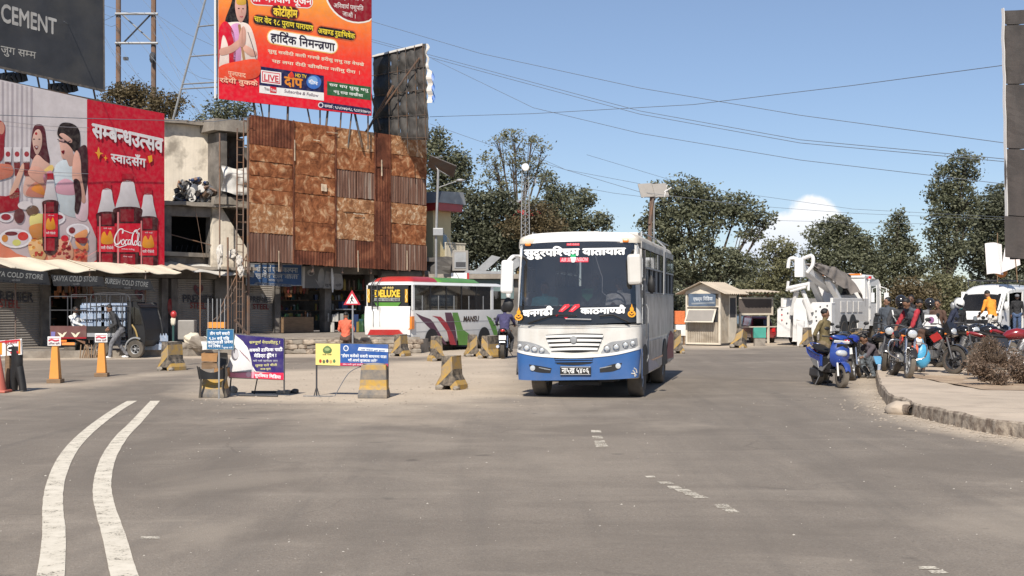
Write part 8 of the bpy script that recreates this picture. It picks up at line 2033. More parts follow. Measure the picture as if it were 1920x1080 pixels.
 obj('tail_lamp',M['red_light'],lump((0,.84,.72),(.08,.03,.035),1,10,6),r,smooth=True);obj('grab_rail',M[col],tube(curve_pts([(-.12,.6,.80),(-.1,.86,.86),(.1,.86,.86),(.12,.6,.80)],4),.014,6),r)
 objs('stand',M['dark_steel'],[tube([(-.1,.2,.25),(-.2,.2,.01)],.014,5),tube([(.1,.2,.25),(.1,.26,.01)],.014,5)],r)
 objs('sticker',M['galv'],[prism([(-.42,.62),(-.30,.56),(-.24,.60),(-.36,.70)],s*.185,s*.19,'x') for s in (-1,1)],r)
 return r
M['scooter_blue']=mat('scooter_blue',(.010,.045,.25),.25,coat=.6,dust=.15,dz=.9)
scooter('bright blue scooter on its stand at the road edge',at(1553,27.6,0),R(11))
motorcycle('blue tanked motorcycle with a white tail plate beside the crouching man',at(1606,30.2,0),R(158),tank='tank_blue',trim='black_plastic',rim='galv',plate='clean_white')
motorcycle('dark motorcycle with handlebar high between the crouching man and the helmeted rider',at(1640,32.4,0),R(28),tank='black_paint',rim='dark_steel')
motorcycle('black and chrome motorcycle facing us with red trim and a wide crash guard',at(1688,27.5,KH),R(-3),tank='black_paint',fender='black_paint',shroud='red_paint',rim='galv',guard=True)
motorcycle('black sports motorcycle with red wheel rims standing side on',at(1740,29.2,KH),R(36),tank='black_paint',rim='rim_red',shroud='red_paint',fairing=True,fender='black_paint',trim='black_plastic',steer=1)
motorcycle('plain black motorcycle behind the red-rimmed one',at(1818,34,KH),R(40),tank='black_paint',rim='dark_steel')
motorcycle('old dusty motorcycle behind the helmeted rider',at(1722,33,KH),R(-30),tank='black_paint',rim='dark_steel')
motorcycle('maroon motorcycle leaning side on behind the dry bushes',at(1897,27.8,KH),R(78),tank='maroon',rim='dark_steel',guard=True,fender='red_paint',lean=R(10),group='motorcycles behind the bushes')
motorcycle('second motorcycle half hidden behind the maroon one by the right border',at(1934,30.0,KH),R(70),tank='maroon',rim='dark_steel',group='motorcycles behind the bushes')
motorcycle('motorcycle ridden beside the bus with a bright red tail lamp',at(946,42.1,0),R(176),tank='black_paint',lean=0,plate='clean_white',group=None)
motorcycle('dark motorcycle half hidden behind the chrome one, front wheel towards the crouching man',at(1662,30.4,KH),R(-20),tank='black_paint',rim='dark_steel')
motorcycle('dusty black motorcycle furthest back near the navy jacket',at(1792,31.0,KH),R(20),tank='black_paint',rim='dark_steel')
motorcycle('black motorcycle with silver wheels between the bushes and the orange jacket',at(1842,31.5,KH),R(60),tank='black_paint',rim='galv')
motorcycle('black motorcycle tail on, between the blue scooter and the truck wheels',at(1586,33.5,0),R(150),tank='black_paint',rim='dark_steel')
# belongings
bag=thing('carrier_bag','bulging sky blue carrier bag hanging between two motorcycles','bag',at(1729,28.3,zat(690,28.3)),0)
M['bag_blue']=mat('bag_blue',(.06,.33,.55),.35,var=.15,scale=4,bump=.6,bscale=7,coat=.3)
obj('sack',M['bag_blue'],rings([[(w*math.cos(a)*(1+.12*math.sin(3*a+z*9)),.12*(w/.15)*math.sin(a)*(1+.1*math.cos(2*a)),z) for a in [2*math.pi*k/18 for k in range(18)]] for z,w in ((.0,.03),(.04,.11),(.16,.165),(.30,.15),(.42,.10),(.5,.06))]),bag,smooth=True)
obj('handle',M['bag_blue'],[tube([(-.04,0,.48),(-.02,0,.62)],.012,5),tube([(.05,0,.48),(.0,0,.62)],.012,5)],bag)
tb=thing('tissue_pack','printed pale blue and white packet stuck in the crouching man\'s back pocket','packet',at(1651,30.2,.12),R(-10))
obj('packet',mat('packet_blue',(.12,.35,.6),.3,coat=.4),xf(rings([[(-.16,-.02,.40),(.16,-.02,.40),(.16,.02,.40),(-.16,.02,.40)],[(-.10,-.03,.22),(.10,-.03,.22),(.10,.03,.22),(-.10,.03,.22)]]),(0,0,0)),tb);obj('sleeve',M['shrink_wrap'],box(-.07,.07,-.03,.03,-.08,.219),tb,bevel=.02)
bx_=thing('bundle_box','stack of white plastic bags and a placard tied behind the bareheaded men','bags',at(1745,31,zat(645,31)),0)
for (a,b,c,d) in ((-.24,.02,0,.52),(.03,.26,.05,.60)):obj('bag',M['clean_white'],xf(lump((0,0,0),((b-a)/2,.1,(d-c)/2),a*9,12,8,.1),((a+b)/2,0,(c+d)/2)),bx_,smooth=True)
pl_=obj('placard',M['clean_white'],box(-.18,.12,-.12,-.10,.42,.68),bx_)
obj('ring_mark',mat('mark_purple',(.25,.10,.22),.6),lathe([(.055,0),(.075,0),(.075,.004),(.055,.004)],18,(-.03,-.125,.56),'y'),pl_);obj('bar_mark',mat('mark_purple',(.25,.10,.22),.6),xf(box(-.05,.05,-.003,0,-.008,.008),(-.03,-.126,.56),(0,R(40),0)),pl_)
for i,(px,c_,lab) in enumerate(((1712,'pack_yellow','lime green packet on the motorcycle seat beside the blue bag'),(1722,'clean_white','white paper packet above the blue bag'),(1714,'c_coral','pink cloth hanging behind the chrome motorcycle'))):
 o=obj('packet',M.get(c_) or MATS[c_],lump((0,0,0),((.10,.06,.05),(.08,.05,.09),(.09,.06,.13))[i],i));o.location=at(px,28.2,zat((641,640,655)[i],28.2));tag(o,lab,'packet')
 # ------------------------------------------------------------------ concrete barriers
def stripe_mat(name,ang,w=3.6,c2=(.032,.030,.030)):
 m=bpy.data.materials.new(name);m.use_nodes=True;N=m.node_tree.nodes;L=m.node_tree.links;b=N['Principled BSDF']
 t=N.new('ShaderNodeTexCoord');mp=N.new('ShaderNodeMapping');mp.inputs['Rotation'].default_value=(0,R(ang),0);mp.inputs['Location'].default_value=(.1,0,0.12);L.new(t.outputs['Object'],mp.inputs[0])
 wv=N.new('ShaderNodeTexWave');wv.bands_direction='Z';wv.inputs['Scale'].default_value=w*.19;wv.inputs['Distortion'].default_value=.5;wv.inputs['Detail'].default_value=2;L.new(mp.outputs[0],wv.inputs['Vector'])
 st=wm(N,L,'GREATER_THAN',wv.outputs['Fac'],.5)
 n=N.new('ShaderNodeTexNoise');n.inputs['Scale'].default_value=5;n.inputs['Detail'].default_value=8;n.inputs['Roughness'].default_value=.7;L.new(t.outputs['Object'],n.inputs['Vector'])
 a=N.new('ShaderNodeMixRGB');a.inputs[1].default_value=(.44,.27,.06,1);a.inputs[2].default_value=c2+(1,);L.new(st,a.inputs[0])
 r=N.new('ShaderNodeMapRange');r.inputs['From Min'].default_value=.40;r.inputs['From Max'].default_value=.60;L.new(n.outputs['Fac'],r.inputs['Value'])
 x=N.new('ShaderNodeMixRGB');x.inputs[2].default_value=(.25,.205,.155,1);L.new(wm(N,L,'MULTIPLY',r.outputs[0],.9),x.inputs[0]);L.new(a.outputs[0],x.inputs[1])
 L.new(x.outputs[0],b.inputs['Base Color']);b.inputs['Roughness'].default_value=.9
 bp=N.new('ShaderNodeBump');bp.inputs['Strength'].default_value=.6;bp.inputs['Distance'].default_value=.02;L.new(n.outputs['Fac'],bp.inputs['Height']);L.new(bp.outputs[0],b.inputs['Normal'])
 return m
M['stripe_d']=stripe_mat('stripe_d',40);M['stripe_h']=stripe_mat('stripe_h',0,4.6,(.13,.125,.12));M['stripe_b']=stripe_mat('stripe_b',-40)
def nj(label,loc,rz,L=.55,H=.72,sc=1.0,mk='stripe_d',tilt=(0,0),grp='striped concrete barriers'):
 r=thing('concrete_barrier',label,'barrier',loc,rz,grp);r.rotation_euler=(tilt[0],tilt[1],rz);r.scale=(sc*.82,sc*.9,sc*.95)
 prof=[(-.30,0),(-.30,.10),(-.16,.30),(-.12,H),(.12,H),(.16,.30),(.30,.10),(.30,0),(.12,0),(.08,.09),(-.08,.09),(-.12,0)]
 def bar(y0,y1):
  v,f=prism(prof,y0,y1,'y');return v,f
 o=obj('block',M[mk],bar(0,L),r,bevel=.015)
 obj('chipped_top',M['concrete'],lump((0,L/2,H-.005),(.115,L*.46,.025),loc[0],14,6,.3),r)
 objs('broken_foot',M['concrete'],[lump((-.2,-.01,.05),(.11,.05,.06),loc[0]),lump((.24,.02,.04),(.08,.08,.05),loc[1])],r)
 return r
nj('yellow and black barrier block alone on the island left of the blue bus',at(838,26.4),R(-22),.5,.70)
nj('dusty worn barrier block beside the balloon post',at(309,34.0),R(-28),.6,.78,sc=.98)
nj('barrier block before the rear corner of the green coach',at(745,43.2),R(-20),.6,.74,sc=1.0)
nj('barrier block standing upright before the rear wheel of the green coach',at(823,39.6),R(30),.4,.84,sc=.92,mk='stripe_b')
nj('barrier block under the green swash of the coach',at(888,43.0),R(10),.6,.74)
nj('barrier block with a long foot right of the one under the green swash',at(909,41.5),R(-30),.9,.74,mk='stripe_b')
nj('barrier block between the blue bus and the kiosk',at(1271,45.8),R(10),.6,.84,sc=1.0)
nj('barrier block toppled askew before the kiosk corner',at(1381,51.5),R(-25),.7,.70,sc=1.15,tilt=(R(-12),R(8)))
nj('barrier block with a broad yellow band before the truck tail',at(1510,52.5),R(-25),.7,.80,sc=1.0)
nj('barrier block by the truck wheels behind the motorcycles',at(1612,51),R(20),.6,.84,sc=.95,mk='stripe_b')
# frontal barriers that carry the banners
def front_barrier(label,px0,px1,d,H,mk='stripe_h'):
 a=at(px0,d);b=at(px1,d);w=(b.x-a.x);r=thing('concrete_barrier',label,'barrier',((a.x+b.x)/2,d,0),R(-3),'striped concrete barriers')
 V=rings([[(-w*s,y0,z),(w*s,y0,z),(w*s,y1,z),(-w*s,y1,z)] for z,s,y0,y1 in ((0,.52,-.22,.22),(.06,.52,-.22,.22),(.22,.48,-.12,.12),(H,.44,-.08,.08))])
 obj('block',M[mk],V,r,bevel=.015);obj('chipped_top',M['concrete'],lump((0,0,H),(w*.42,.075,.03),px0,14,6,.3),r);return r
front_barrier('worn yellow barrier face under the blue and cream banner',675,728,24.2,.60)
front_barrier('barrier heaped with cartons behind the blue square sign',380,426,24.4,.40)
# heap of cartons and a torn sack on that barrier
cart=mat('carton',(.32,.17,.07),.85,var=.2,scale=3)
for i,(px,py,w,h,rot,m_,lab,cat) in enumerate(((399,640,.36,.16,.0,'clean_white','crumpled white sack on top of the carton pile','sack'),(396,662,.30,.15,.05,cart,'upper brown carton in the pile behind the blue sign','carton'),(418,662,.16,.22,.1,'black_plastic','open black box in the carton pile','box'),(416,690,.18,.16,-.2,cart,'small brown carton low in the pile','carton'),(397,680,.34,.10,.1,M['wood'],'crushed layer of wood scraps between the cartons','scraps'))):
 mm_=m_ if not isinstance(m_,str) else M[m_];p=at(px,24.6,zat(py,24.6)-h/2)
 o=obj('carton' if cat=='carton' else ('sack' if cat=='sack' else ('box' if cat=='box' else 'scraps')),mm_,wobble((lambda s:s)(rings([[(x,y,z) for x,y in ((-w/2,-.15),(0,-.16),(w/2,-.15),(w/2,.15),(0,.15),(-w/2,.15))] for z in np.linspace(-h/2,h/2,4)])),.05 if cat!='carton' else .02,5,i));o.location=p;o.rotation_euler.z=rot;tag(o,lab,cat)
tr=thing('plastic_tub','torn black plastic tub hooked on the barrier below the cartons','tub',at(400,24.25,0),0)
obj('tub',M['black_plastic'],slab(lambda u,v:(-.26+.52*u+.04*(v-.5)*(2*u-1),-.10-.08*math.sin(u*math.pi),.34+.24*v*(1-.5*math.sin(u*math.pi))),16,5,(0,.02,0)),tr,smooth=True)
objs('strap',M['rubber'],[tube(curve_pts([(-.24,-.1,.56),(-.2,-.1,.3),(-.22,-.12,0.0)],4),.022,5),tube(curve_pts([(.22,-.1,.60),(.26,-.1,.4),(.20,-.12,.22),(.26,-.12,0.02)],4),.028,5)],tr)
# blue square sign on its post
def pxbox(px0,px1,py0,py1,d,t=.03):a=at(px0,d,zat(py1,d));b=at(px1,d,zat(py0,d));return a,b
D=23.9
bs=thing('notice_sign','small blue square sign with four rows of white script on a thin post','sign',at(412,D),0)
fr=Frame((387.5,D),(438.5,D-.05));loc=bs.location
bs.location=fr.loc;bs.rotation_euler.z=fr.rz
q=[fr.y(*p) for p in ((387.5,617),(438.5,617),(438.5,656),(387.5,655))]
obj('board',mat('sign_teal_blue',(.02,.12,.26),.5,var=.08),box(q[0][0],q[1][0],0,.02,q[3][1],q[0][1]),bs,bevel=.008)
A=Art(fr,0.0);A.rect(387.8,617.3,438.2,618.2,(130,160,165),1);A.rect(387.8,654.4,438.2,655,(130,160,165),1);A.rect(387.8,618,388.8,655,(130,160,165),1);A.rect(437.4,618,438.2,655,(130,160,165),1)
A.text('तीन पाङ्ग्रे सवारी'.replace('ङ्ग्रे','गे'),394,628,431,628,5,(235,240,245),2,.03);A.text('९.३० बजे पछि',392,637.5,430,637,5,(235,240,245),2,.03);A.text('काठमाडौं प्रवेश',389.5,644.5,437,643.5,5,(235,240,245),2,.03);A.text('गर्न निषेध ।',391,651.5,418,651.5,5,(235,240,245),2,.03);A.scribble(419,653,436,653,2.5,(235,240,245),2,5)
A.build(bs,M['decal'])
xm=fr.y(409.5,650)[0];obj('post',M['galv'],tube([(xm,.035,0),(xm,.035,q[0][1]-.05)],.016,8),bs)
# purple leaning banner
D=24.6
bn=Frame((430,D+.15),(534,D-.1));b1=thing('banner_frame','purple and white banner leaning in a thin steel frame, red strip along its foot','banner',bn.loc,bn.rz)
q=[bn.y(*p) for p in ((441,627),(532,635),(532,712),(429,708))]
obj('sheet',M['clean_white'],prism([(p[0],p[1]) for p in q],0,.012,'y'),b1)
A=Art(bn)
A.poly([(441,627),(532,635),(532,700),(480,696),(470,680),(468,660),(456,640)],(46,34,104),1)
A.poly([(430,697),(532,699),(532,712),(429,707)],(222,40,76),2);A.poly([(430,697),(478,697),(476,709),(429,707)],(240,150,170),3)
A.blob([(432,672),(447,645),(462,648),(470,668),(474,690),(476,697),(430,697)],(238,236,236),3)
for i in range(6):A.stroke([(448+i*3,654+i*3),(455+i*3,664+i*3)],.8,(150,120,130),4)
A.ell(441,664,7,12,(110,108,116),4);A.ell(443,664,5,9,(200,198,202),5);A.stroke([(435,640),(441,650),(440,662)],1.4,(60,60,66),6)
A.text('सम्पूर्ण नेपालीहरू !',468,644.5,526,644.5,5,(210,205,140),3,.02);A.text('अबको ट्राफिक पाटी',467,659.5,530,658,5.5,(240,240,245),3,.04);A.text('मेडिएट हुँदैन !',477,670,519,669,5.5,(240,240,245),3,.04)
A.scribble(475,678,521,678,3,(190,190,200),3,4);A.scribble(479,687,520,686,3.6,(215,210,150),3,5);A.scribble(489,693.5,508,693,3.2,(215,210,150),3,6);A.text('सुरक्षित मिडिया',478,706,527,710,5.5,(250,225,230),4,.04)
A.ell(467,702,5,5,(245,200,210),5)
A.build(b1)
z_=lambda py:zat(py,D)
obj('frame',M['dark_steel'],[tube([(q[3][0],.02,0.0),(q[0][0],.02,q[0][1])],.014,6),tube([(q[2][0],.02,.06),(q[1][0],.02,q[1][1])],.014,6),tube([(q[0][0],.02,q[0][1]),(q[1][0],.02,q[1][1])],.012,6),tube([(q[3][0],.02,q[3][1]),(q[2][0],.02,q[2][1])],.012,6),tube([(q[3][0]+.55,.05,q[3][1]),(q[3][0]+.35,.35,0)],.012,6)],b1)
obj('ground_pipe',M['dark_steel'],[tube([(.25,-.12,.02),(1.02,-.14,.02)],.022,6)],b1)
# cream and blue banner on legs
b2f=Frame((592,D),(728,24.35));b2=thing('banner_frame','long banner on thin legs, cream at the left and blue at the right','banner',b2f.loc,b2f.rz)
q=[b2f.y(*p) for p in ((592,644),(728,646),(728,687),(592,684))]
obj('sheet',M['clean_white'],prism([(p[0],p[1]) for p in q],0,.012,'y'),b2)
A=Art(b2f);A.poly([(592,644),(638,644.5),(638,685.5),(592,684)],(232,214,128),1);A.blob([(606,654),(614,648),(622,654),(621,661),(614,663),(607,661)],(90,120,70),2);A.ell(614,655,5,3,(150,170,110),3);A.scribble(605,666,622,666,2,(110,110,70),2,4)
for i,c in enumerate([(170,60,50),(80,110,70),(60,60,70),(190,150,90),(70,120,80)]):A.ell(601+i*6.5,677+(i%2),2.5,3.5,c,2)
A.poly([(638,644.5),(728,646),(728,687),(638,685.5)],(40,86,156),1);A.poly([(638,680.5),(728,682),(728,687),(638,685.5)],(190,30,80),2);A.poly([(673,651),(728,654),(728,660),(671,657)],(235,240,245),2);A.scribble(677,656.5,722,659,2.2,(60,100,160),3,3)
A.ell(649,653,5,5.5,(230,235,240),2);A.ell(649,653,3.4,3.8,(70,100,150),3)
A.text("“होइन कसैको सवारी साधनमा यात्रा",639.5,669,725,671.5,4.8,(235,240,245),2,.03);A.text('गरौं आफ्नो सुरक्षाका लागि”',653,677.5,708,679,4.5,(235,240,245),2,.03);A.scribble(643,684.2,722,686,2.2,(245,210,220),3,8)
A.build(b2)
x1_=b2f.y(592,690)[0];x2_=b2f.y(727,690)[0]
obj('frame',M['dark_steel'],[tube([(x1_+.01,.02,.0),(x1_+.01,.02,q[0][1])],.016,6),tube([(x1_-.04,.02,0),(x1_+.01,.02,.2),(x1_+.06,.02,0)],.012,5),tube([(x2_,.02,0),(x2_,.02,q[1][1])],.014,6),tube([(x1_,.02,q[3][1]),(x2_,.02,q[2][1])],.012,5),tube([(x1_,.02,q[0][1]),(x2_,.02,q[1][1])],.012,5)],b2)
obj('tie_wire',M['wire'],[tube(curve_pts([(x2_-.5,.02,q[2][1]),(x2_-.75,.0,.42),(x2_-1.0,-.02,.01)],5),.007,4),tube(curve_pts([(x2_-1.0,-.02,.008),(x1_+.2,-.1,.008),(x1_-.2,-.12,.008)],5),.008,4)],b2)
gp=thing('fallen_post','flattened steel post end and slab lying on the dusty ground between the banners','post',gnd(530,738),R(-4))
obj('slab',M['slab'],wobble(fine_box(-.1,.16,-.12,.1,0,.06,6),.02,8),gp);obj('pipe',M['dark_steel'],[tube([(-.6,0,.03),(.3,.02,.03)],.025,6),lump((.24,.0,.05),(.07,.06,.05),4)],gp)
for i,(px,py,s,lab) in enumerate(((436,737,.10,'pale rock at the foot of the purple banner'),(427,742,.05,'small reddish stone by the pale rock'))):
 o=obj('rock',M['stone'] if i==0 else M['kerb'],lump((0,0,0),(s,s*.8,s*.9),i+5));o.location=gnd(px,py)+Vector((0,0,s*.5));tag(o,lab,'rock')
 # ------------------------------------------------------------------ orange bollards, cone, draped stand
M['bollard_orange']=mat('bollard_orange',(.68,.27,.035),.5,dust=.25,dz=.9,var=.06)
def bollard(label,px,py,seed,ex):
 p=gnd(px,py);r=thing('sign_bollard',label,'bollard',p,0,'orange bollards with small signs along the lane')
 obj('base',M['wood'],box(-.15,.15,-.14,.14,0,.09),r,bevel=.01)
 obj('post',M['bollard_orange'],rings([[(-w,-w,z),(w,-w,z),(w,w,z),(-w,w,z)] for z,w in ((.091,.105),(.2,.098),(.84,.058))]),r,bevel=.008)
 b=obj('plate',M['clean_white'],box(-.145,.145,-.085,-.065,.80,1.0),r,bevel=.02)
 fr=Frame.__new__(Frame);A=Art(None);A.y0=-.085
 A.stroke([(-.12,.91),(-.05,.935),(.02,.91),(.11,.925)],.035,(196,60,80),1,px=False);A.text('नेपाल प्रहरी' if ex else 'ट्राफिक प्रहरी',-.12,.83,.12,.83,.04,(110,60,80),1,.01,px=False);A.poly([(-.12,.965),(.12,.965),(.12,.972),(-.12,.972)],(196,60,80),1,False)
 A.build(b,M['decal']);r.rotation_euler.z=ex*.1;return r
bollard('orange bollard with a small white sign before the cargo rickshaw tail',104,718,1,0)
bollard('orange bollard with a small white sign standing farther back by the rickshaw wheel',191,706,2,1)
cn=thing('traffic_cone','faded red traffic cone cut by the left border','cone',gnd(-3,736),0)
obj('base',M['red_paint'] if False else mat('cone_red',(.45,.09,.06),.6,dust=.3),box(-.2,.2,-.2,.2,0,.05),cn,bevel=.02);obj('cone',MATS['cone_red'],lathe([(.15,.05),(.03,.75),(.02,.76)],18),cn,smooth=True)
st_=Frame((-2,26.0),(42,25.8));stn=thing('traffic_stand','white and yellow warning plate on a stand draped in black plastic at the left border','sign',st_.loc,st_.rz)
q=[st_.y(*p) for p in ((-2,640),(38,636),(40,664),(0,667))]
obj('plate',M['clean_white'],prism([tuple(p) for p in q],0,.03,'y'),stn,bevel=.01)
A=Art(st_);A.rect(-1,640,4,665,(226,150,40),1);A.rect(35,639,38.5,663,(226,140,40),1);A.poly([(-2,640),(38,636),(38,639),(-2,643)],(190,30,50),2)
A.ell(20,652,7.5,7.5,(60,30,36),2);A.ell(20,652,6,6,(240,235,232),3);A.poly([(15,653),(19,650),(25,651),(22,655),(17,655)],(40,36,40),4);A.scribble(9,645,33,643.5,3.6,(210,40,56),3,3);A.scribble(19,663.5,36,662.5,3.6,(210,40,56),3,4);A.build(stn,M['decal'])
xx=lambda px:st_.y(px,700)[0]
obj('leg',M['wood'],[tube([(xx(12),.05,0),(xx(12),.05,1.0)],.06,6)],stn);obj('foot',M['wood'],cbox((xx(18),.02,.03),(.1,.14,.07)),stn)
obj('black_drape',M['black_plastic'],[rings([[(xx(cx)+w*math.cos(a),.06+.09*math.sin(a),z) for a in [2*math.pi*k/10 for k in range(10)]] for z,cx,w in ((.88,27,.13),(.6,28,.12),(.42,27,.14),(.25,23,.075),(.02,22,.06))]),rings([[(xx(cx)+w*math.cos(a),.06+.08*math.sin(a),z) for a in [2*math.pi*k/10 for k in range(10)]] for z,cx,w in ((.5,29,.12),(.3,34,.09),(.12,38,.07),(.02,39,.07))])],stn,smooth=True)
# pole with a red ball
rbp=thing('ball_post','thin dark post with a red balloon tied on top','post',at(325,36.5),0)
z3=lambda py:zat(py,36.5)
obj('post',mat('post_green',(.03,.08,.07),.5),tube([(0,0,0),(0,0,z3(605))],.03,8),rbp);obj('ribbon',M['cream_cloth'],lump((0,0,z3(602)),(.07,.05,.13),3),rbp);obj('balloon',M['red_paint'],lathe([(.005,0),(.05,.03),(.085,.10),(.08,.17),(.04,.215),(.005,.225)],16,(.01,0,z3(598))),rbp,smooth=True)
# warning triangle
wt=Frame((646,44.3),(676,44.3));ws_=thing('warning_sign','red bordered triangular pedestrian warning sign on a grey post','sign',at(661,44.3),0)
off=at(661,44.3).x-wt.loc.x;sx=lambda px:(px-661)/FOC*44.3;sz=lambda py:zat(py,44.3)
obj('plate',mat('sign_red',(.50,.03,.05),.4),prism([(sx(645),sz(571)),(sx(675),sz(571)),(sx(660),sz(545))],0,.02,'y'),ws_,bevel=.01)
A=Art(None);A.y0=0;A.poly([(sx(649),sz(569)),(sx(671),sz(569)),(sx(660),sz(550.5))],(238,236,232),1,False)
A.stroke([(sx(660),sz(557)),(sx(659.5),sz(562))],.04,(20,20,22),2,px=False);A.stroke([(sx(659.5),sz(562)),(sx(656.5),sz(568))],.03,(20,20,22),2,px=False);A.stroke([(sx(659.5),sz(562)),(sx(663),sz(567))],.03,(20,20,22),2,px=False);A.stroke([(sx(657),sz(561)),(sx(660),sz(558)),(sx(663),sz(560))],.022,(20,20,22),2,px=False);A.poly([(sx(659),sz(557)),(sx(661),sz(557)),(sx(661),sz(555)),(sx(659),sz(555))],(20,20,22),2,False)
A.build(ws_,M['decal']);obj('post',M['galv'],tube([(0,.045,0),(0,.045,sz(556))],.03,8),ws_)
# ------------------------------------------------------------------ kiosk and notice board
KF=Frame((1287,54.9),(1350,54.0));KW=KF.W
ks=thing('kiosk','small tin-roofed kiosk with a propped serving hatch and blue sign by the road','kiosk',KF.loc,KF.rz)
M['kiosk_tin']=mat('kiosk_tin',(.40,.35,.28),.6,var=.15,scale=2,col2=(.24,.2,.15),mscale=2,dust=.4,dz=1.0,streak=.3);M['kiosk_frame']=mat('kiosk_frame',(.62,.56,.46),.6,var=.1)
kz=lambda py:KF.y(1310,py)[1]
obj('wall',M['kiosk_tin'],[corr_sheet(.04,KW-.04,.12,kz(604),.03,.10,.012,horiz=False)],ks,label='ribbed front skirt')
obj('wall',M['kiosk_tin'],[box(.02,KW-.02,.06,1.5,.1,kz(546))],ks)
side=ks
def corr_x(y0,y1,z0,z1,x):v,f=corr_sheet(y0,y1,z0,z1,0,.12,.012,False);return [(x-p[1],p[0],p[2]) for p in v],f
obj('side_cladding',M['kiosk_tin'],corr_x(.08,1.5,.1,kz(548),KW+.002),ks)
dd=obj('door',M['kiosk_frame'],box(KW+.014,KW+.03,.75,1.42,.12,2.05),ks);obj('door_panel',M['dark_steel'],box(KW+.0305,KW+.036,.82,1.35,1.15,1.95),dd)
obj('frame',M['kiosk_frame'],[box(-.02,.05,-.03,.04,.05,kz(546)),box(KW-.05,KW+.03,-.03,.04,.05,kz(546)),box(.05,KW-.05,-.03,.03,kz(548)-.06,kz(546)),box(.05,KW-.05,-.03,.03,kz(576),kz(573)),box(.05,KW-.05,-.03,.03,.05,.12)],ks)
q=[KF.y(*p,-.04) for p in ((1294,552),(1342,551),(1342,572),(1294,574))]
sgn=obj('sign_board',mat('kiosk_blue',(.10,.14,.20),.5,var=.2),box(.12,KW-.18,-.05,-.031,kz(574),kz(551)),ks)
A=Art(KF,-.05);A.text('एफएम मिडिया',1300,564,1336,563,6,(220,228,235),1,.03);A.poly([(1296,568),(1340,566),(1340,569),(1298,571)],(150,160,170),1);A.build(sgn,M['print_old'])
ht=obj('hatch',M['kiosk_frame'],slab(lambda u,v:(.08+(KW-.22)*u,-.04-.30*(1-v),kz(604)+(kz(579)-kz(604))*v),2,2,(0,.02,0)),ks);obj('hatch_panel',M['pale_panel'],slab(lambda u,v:(.15+(KW-.36)*u,-.05-.30*(.9-.8*v),kz(604)+(kz(579)-kz(604))*(.1+.8*v)),2,2,(0,.006,0)),ht)
obj('hatch_opening',M['interior'],box(.1,KW-.12,.031,.05,kz(604)+.01,kz(579)),ks)
obj('gable',M['kiosk_frame'],prism([(-.05,kz(546)+.002),(KW+.05,kz(546)+.002),(KW/2,kz(531))],.0,.06,'y'),ks)
ap=kz(529);ev=kz(549)
for sx_ in (-1,1):
 def rf(u,v,s=sx_):
  x=KW/2+s*(KW/2+.38)*v;z=ap-(ap-ev+.06)*v+.015*math.sin(u*70);return (x,-.28+2.15*u,z)
 obj('roof_sheet',M['tin_roof'],slab(rf,90,4,(0,0,.012)),ks)
obj('base',M['dark_steel'],box(-.02,KW+.02,.02,1.5,0,.099),ks)
nbf=Frame((1386,56.5),(1450,57.5));nb=thing('notice_board','empty dark roadside board in a cream timber frame under a small tin roof','board',nbf.loc,nbf.rz)
q=[nbf.y(*p) for p in ((1386,557),(1449,556),(1449,590),(1386,591))]
obj('panel',mat('board_grey',(.12,.10,.09),.7,var=.12),box(q[0][0],q[1][0],0,.04,q[3][1],q[0][1]),nb)
obj('frame',M['kiosk_frame'],[box(q[0][0],q[1][0],-.03,-.001,q[0][1]-.08,q[0][1]),box(q[0][0],q[1][0],-.03,-.001,q[3][1],q[3][1]+.08),box(q[1][0]-.08,q[1][0],-.03,-.001,q[3][1]+.081,q[0][1]-.081)],nb)
obj('leg',M['kiosk_frame'],box(nbf.y(1441,600)[0]-.04,nbf.y(1441,600)[0]+.04,-.02,.05,0,q[3][1]),nb);obj('leg',M['kiosk_frame'],box(nbf.y(1388,600)[0]-.04,nbf.y(1388,600)[0]+.04,-.02,.05,0,q[3][1]),nb)
obj('roof_sheet',M['tin_roof'],slab(lambda u,v:(q[0][0]-.1+(q[1][0]-q[0][0]+.1)*u,-.5+1.2*v,nbf.y(1410,548)[1]+.10*v+.02*math.sin(u*60)),60,3,(0,0,.015)),nb);obj('rafters',M['wood'],[box(q[0][0],q[1][0],-.05,.0,q[0][1]+.06,q[0][1]+.12),box(q[1][0]-.3,q[1][0]-.24,0,.05,q[0][1],q[0][1]+.25),box(q[0][0]+.3,q[0][0]+.36,0,.05,q[0][1],q[0][1]+.25)],nb)
obj('rail',M['kiosk_frame'],box(q[0][0],q[1][0]+.2,-.02,.03,nbf.y(1410,614)[1],nbf.y(1410,612)[1]),nb)
# little parked things between kiosk and truck
def small_car(label,px0,px1,d,h,col,rz=0.0):
 a=at(px0,d);b=at(px1,d);w=b.x-a.x;r=thing('parked_car',label,'car',(a.x,d,0),rz)
 obj('body',M[col],[rings([[(x,y,z) for x,y in ((i,0+i),(w-i,i),(w-i,3.2),(i,3.2))] for z,i in ((.22,.03),(.4,0),(h*.58,.02),(h*.62,.06))]),rings([[(x,y,z) for x,y in ((i,.35+i*2),(w-i,.35+i*2),(w-i,2.9),(i,2.9))] for z,i in ((h*.62,.06),(h*.96,.16),(h,.24))])],r,bevel=.04)
 obj('rear_glass',M['dark_glass'],xf(box(.18,w-.18,-.01,0,0,h*.28),(0,.40,h*.65),(R(-20),0,0)),r)
 for x in (.08,w-.2):obj('tail_lamp',M['red_light'],box(x,x+.12,-.02,.02,h*.42,h*.56),r)
 for x in (.1,w-.1):wheel(r,(x,.5,.26),.26,.15,detail=False)
 return r
small_car('low dark red car partly behind the toppled barrier by the kiosk',1408,1456,58,1.15,'maroon')
small_car('dark car between the kiosk and the red car',1392,1418,60,1.2,'black_paint')
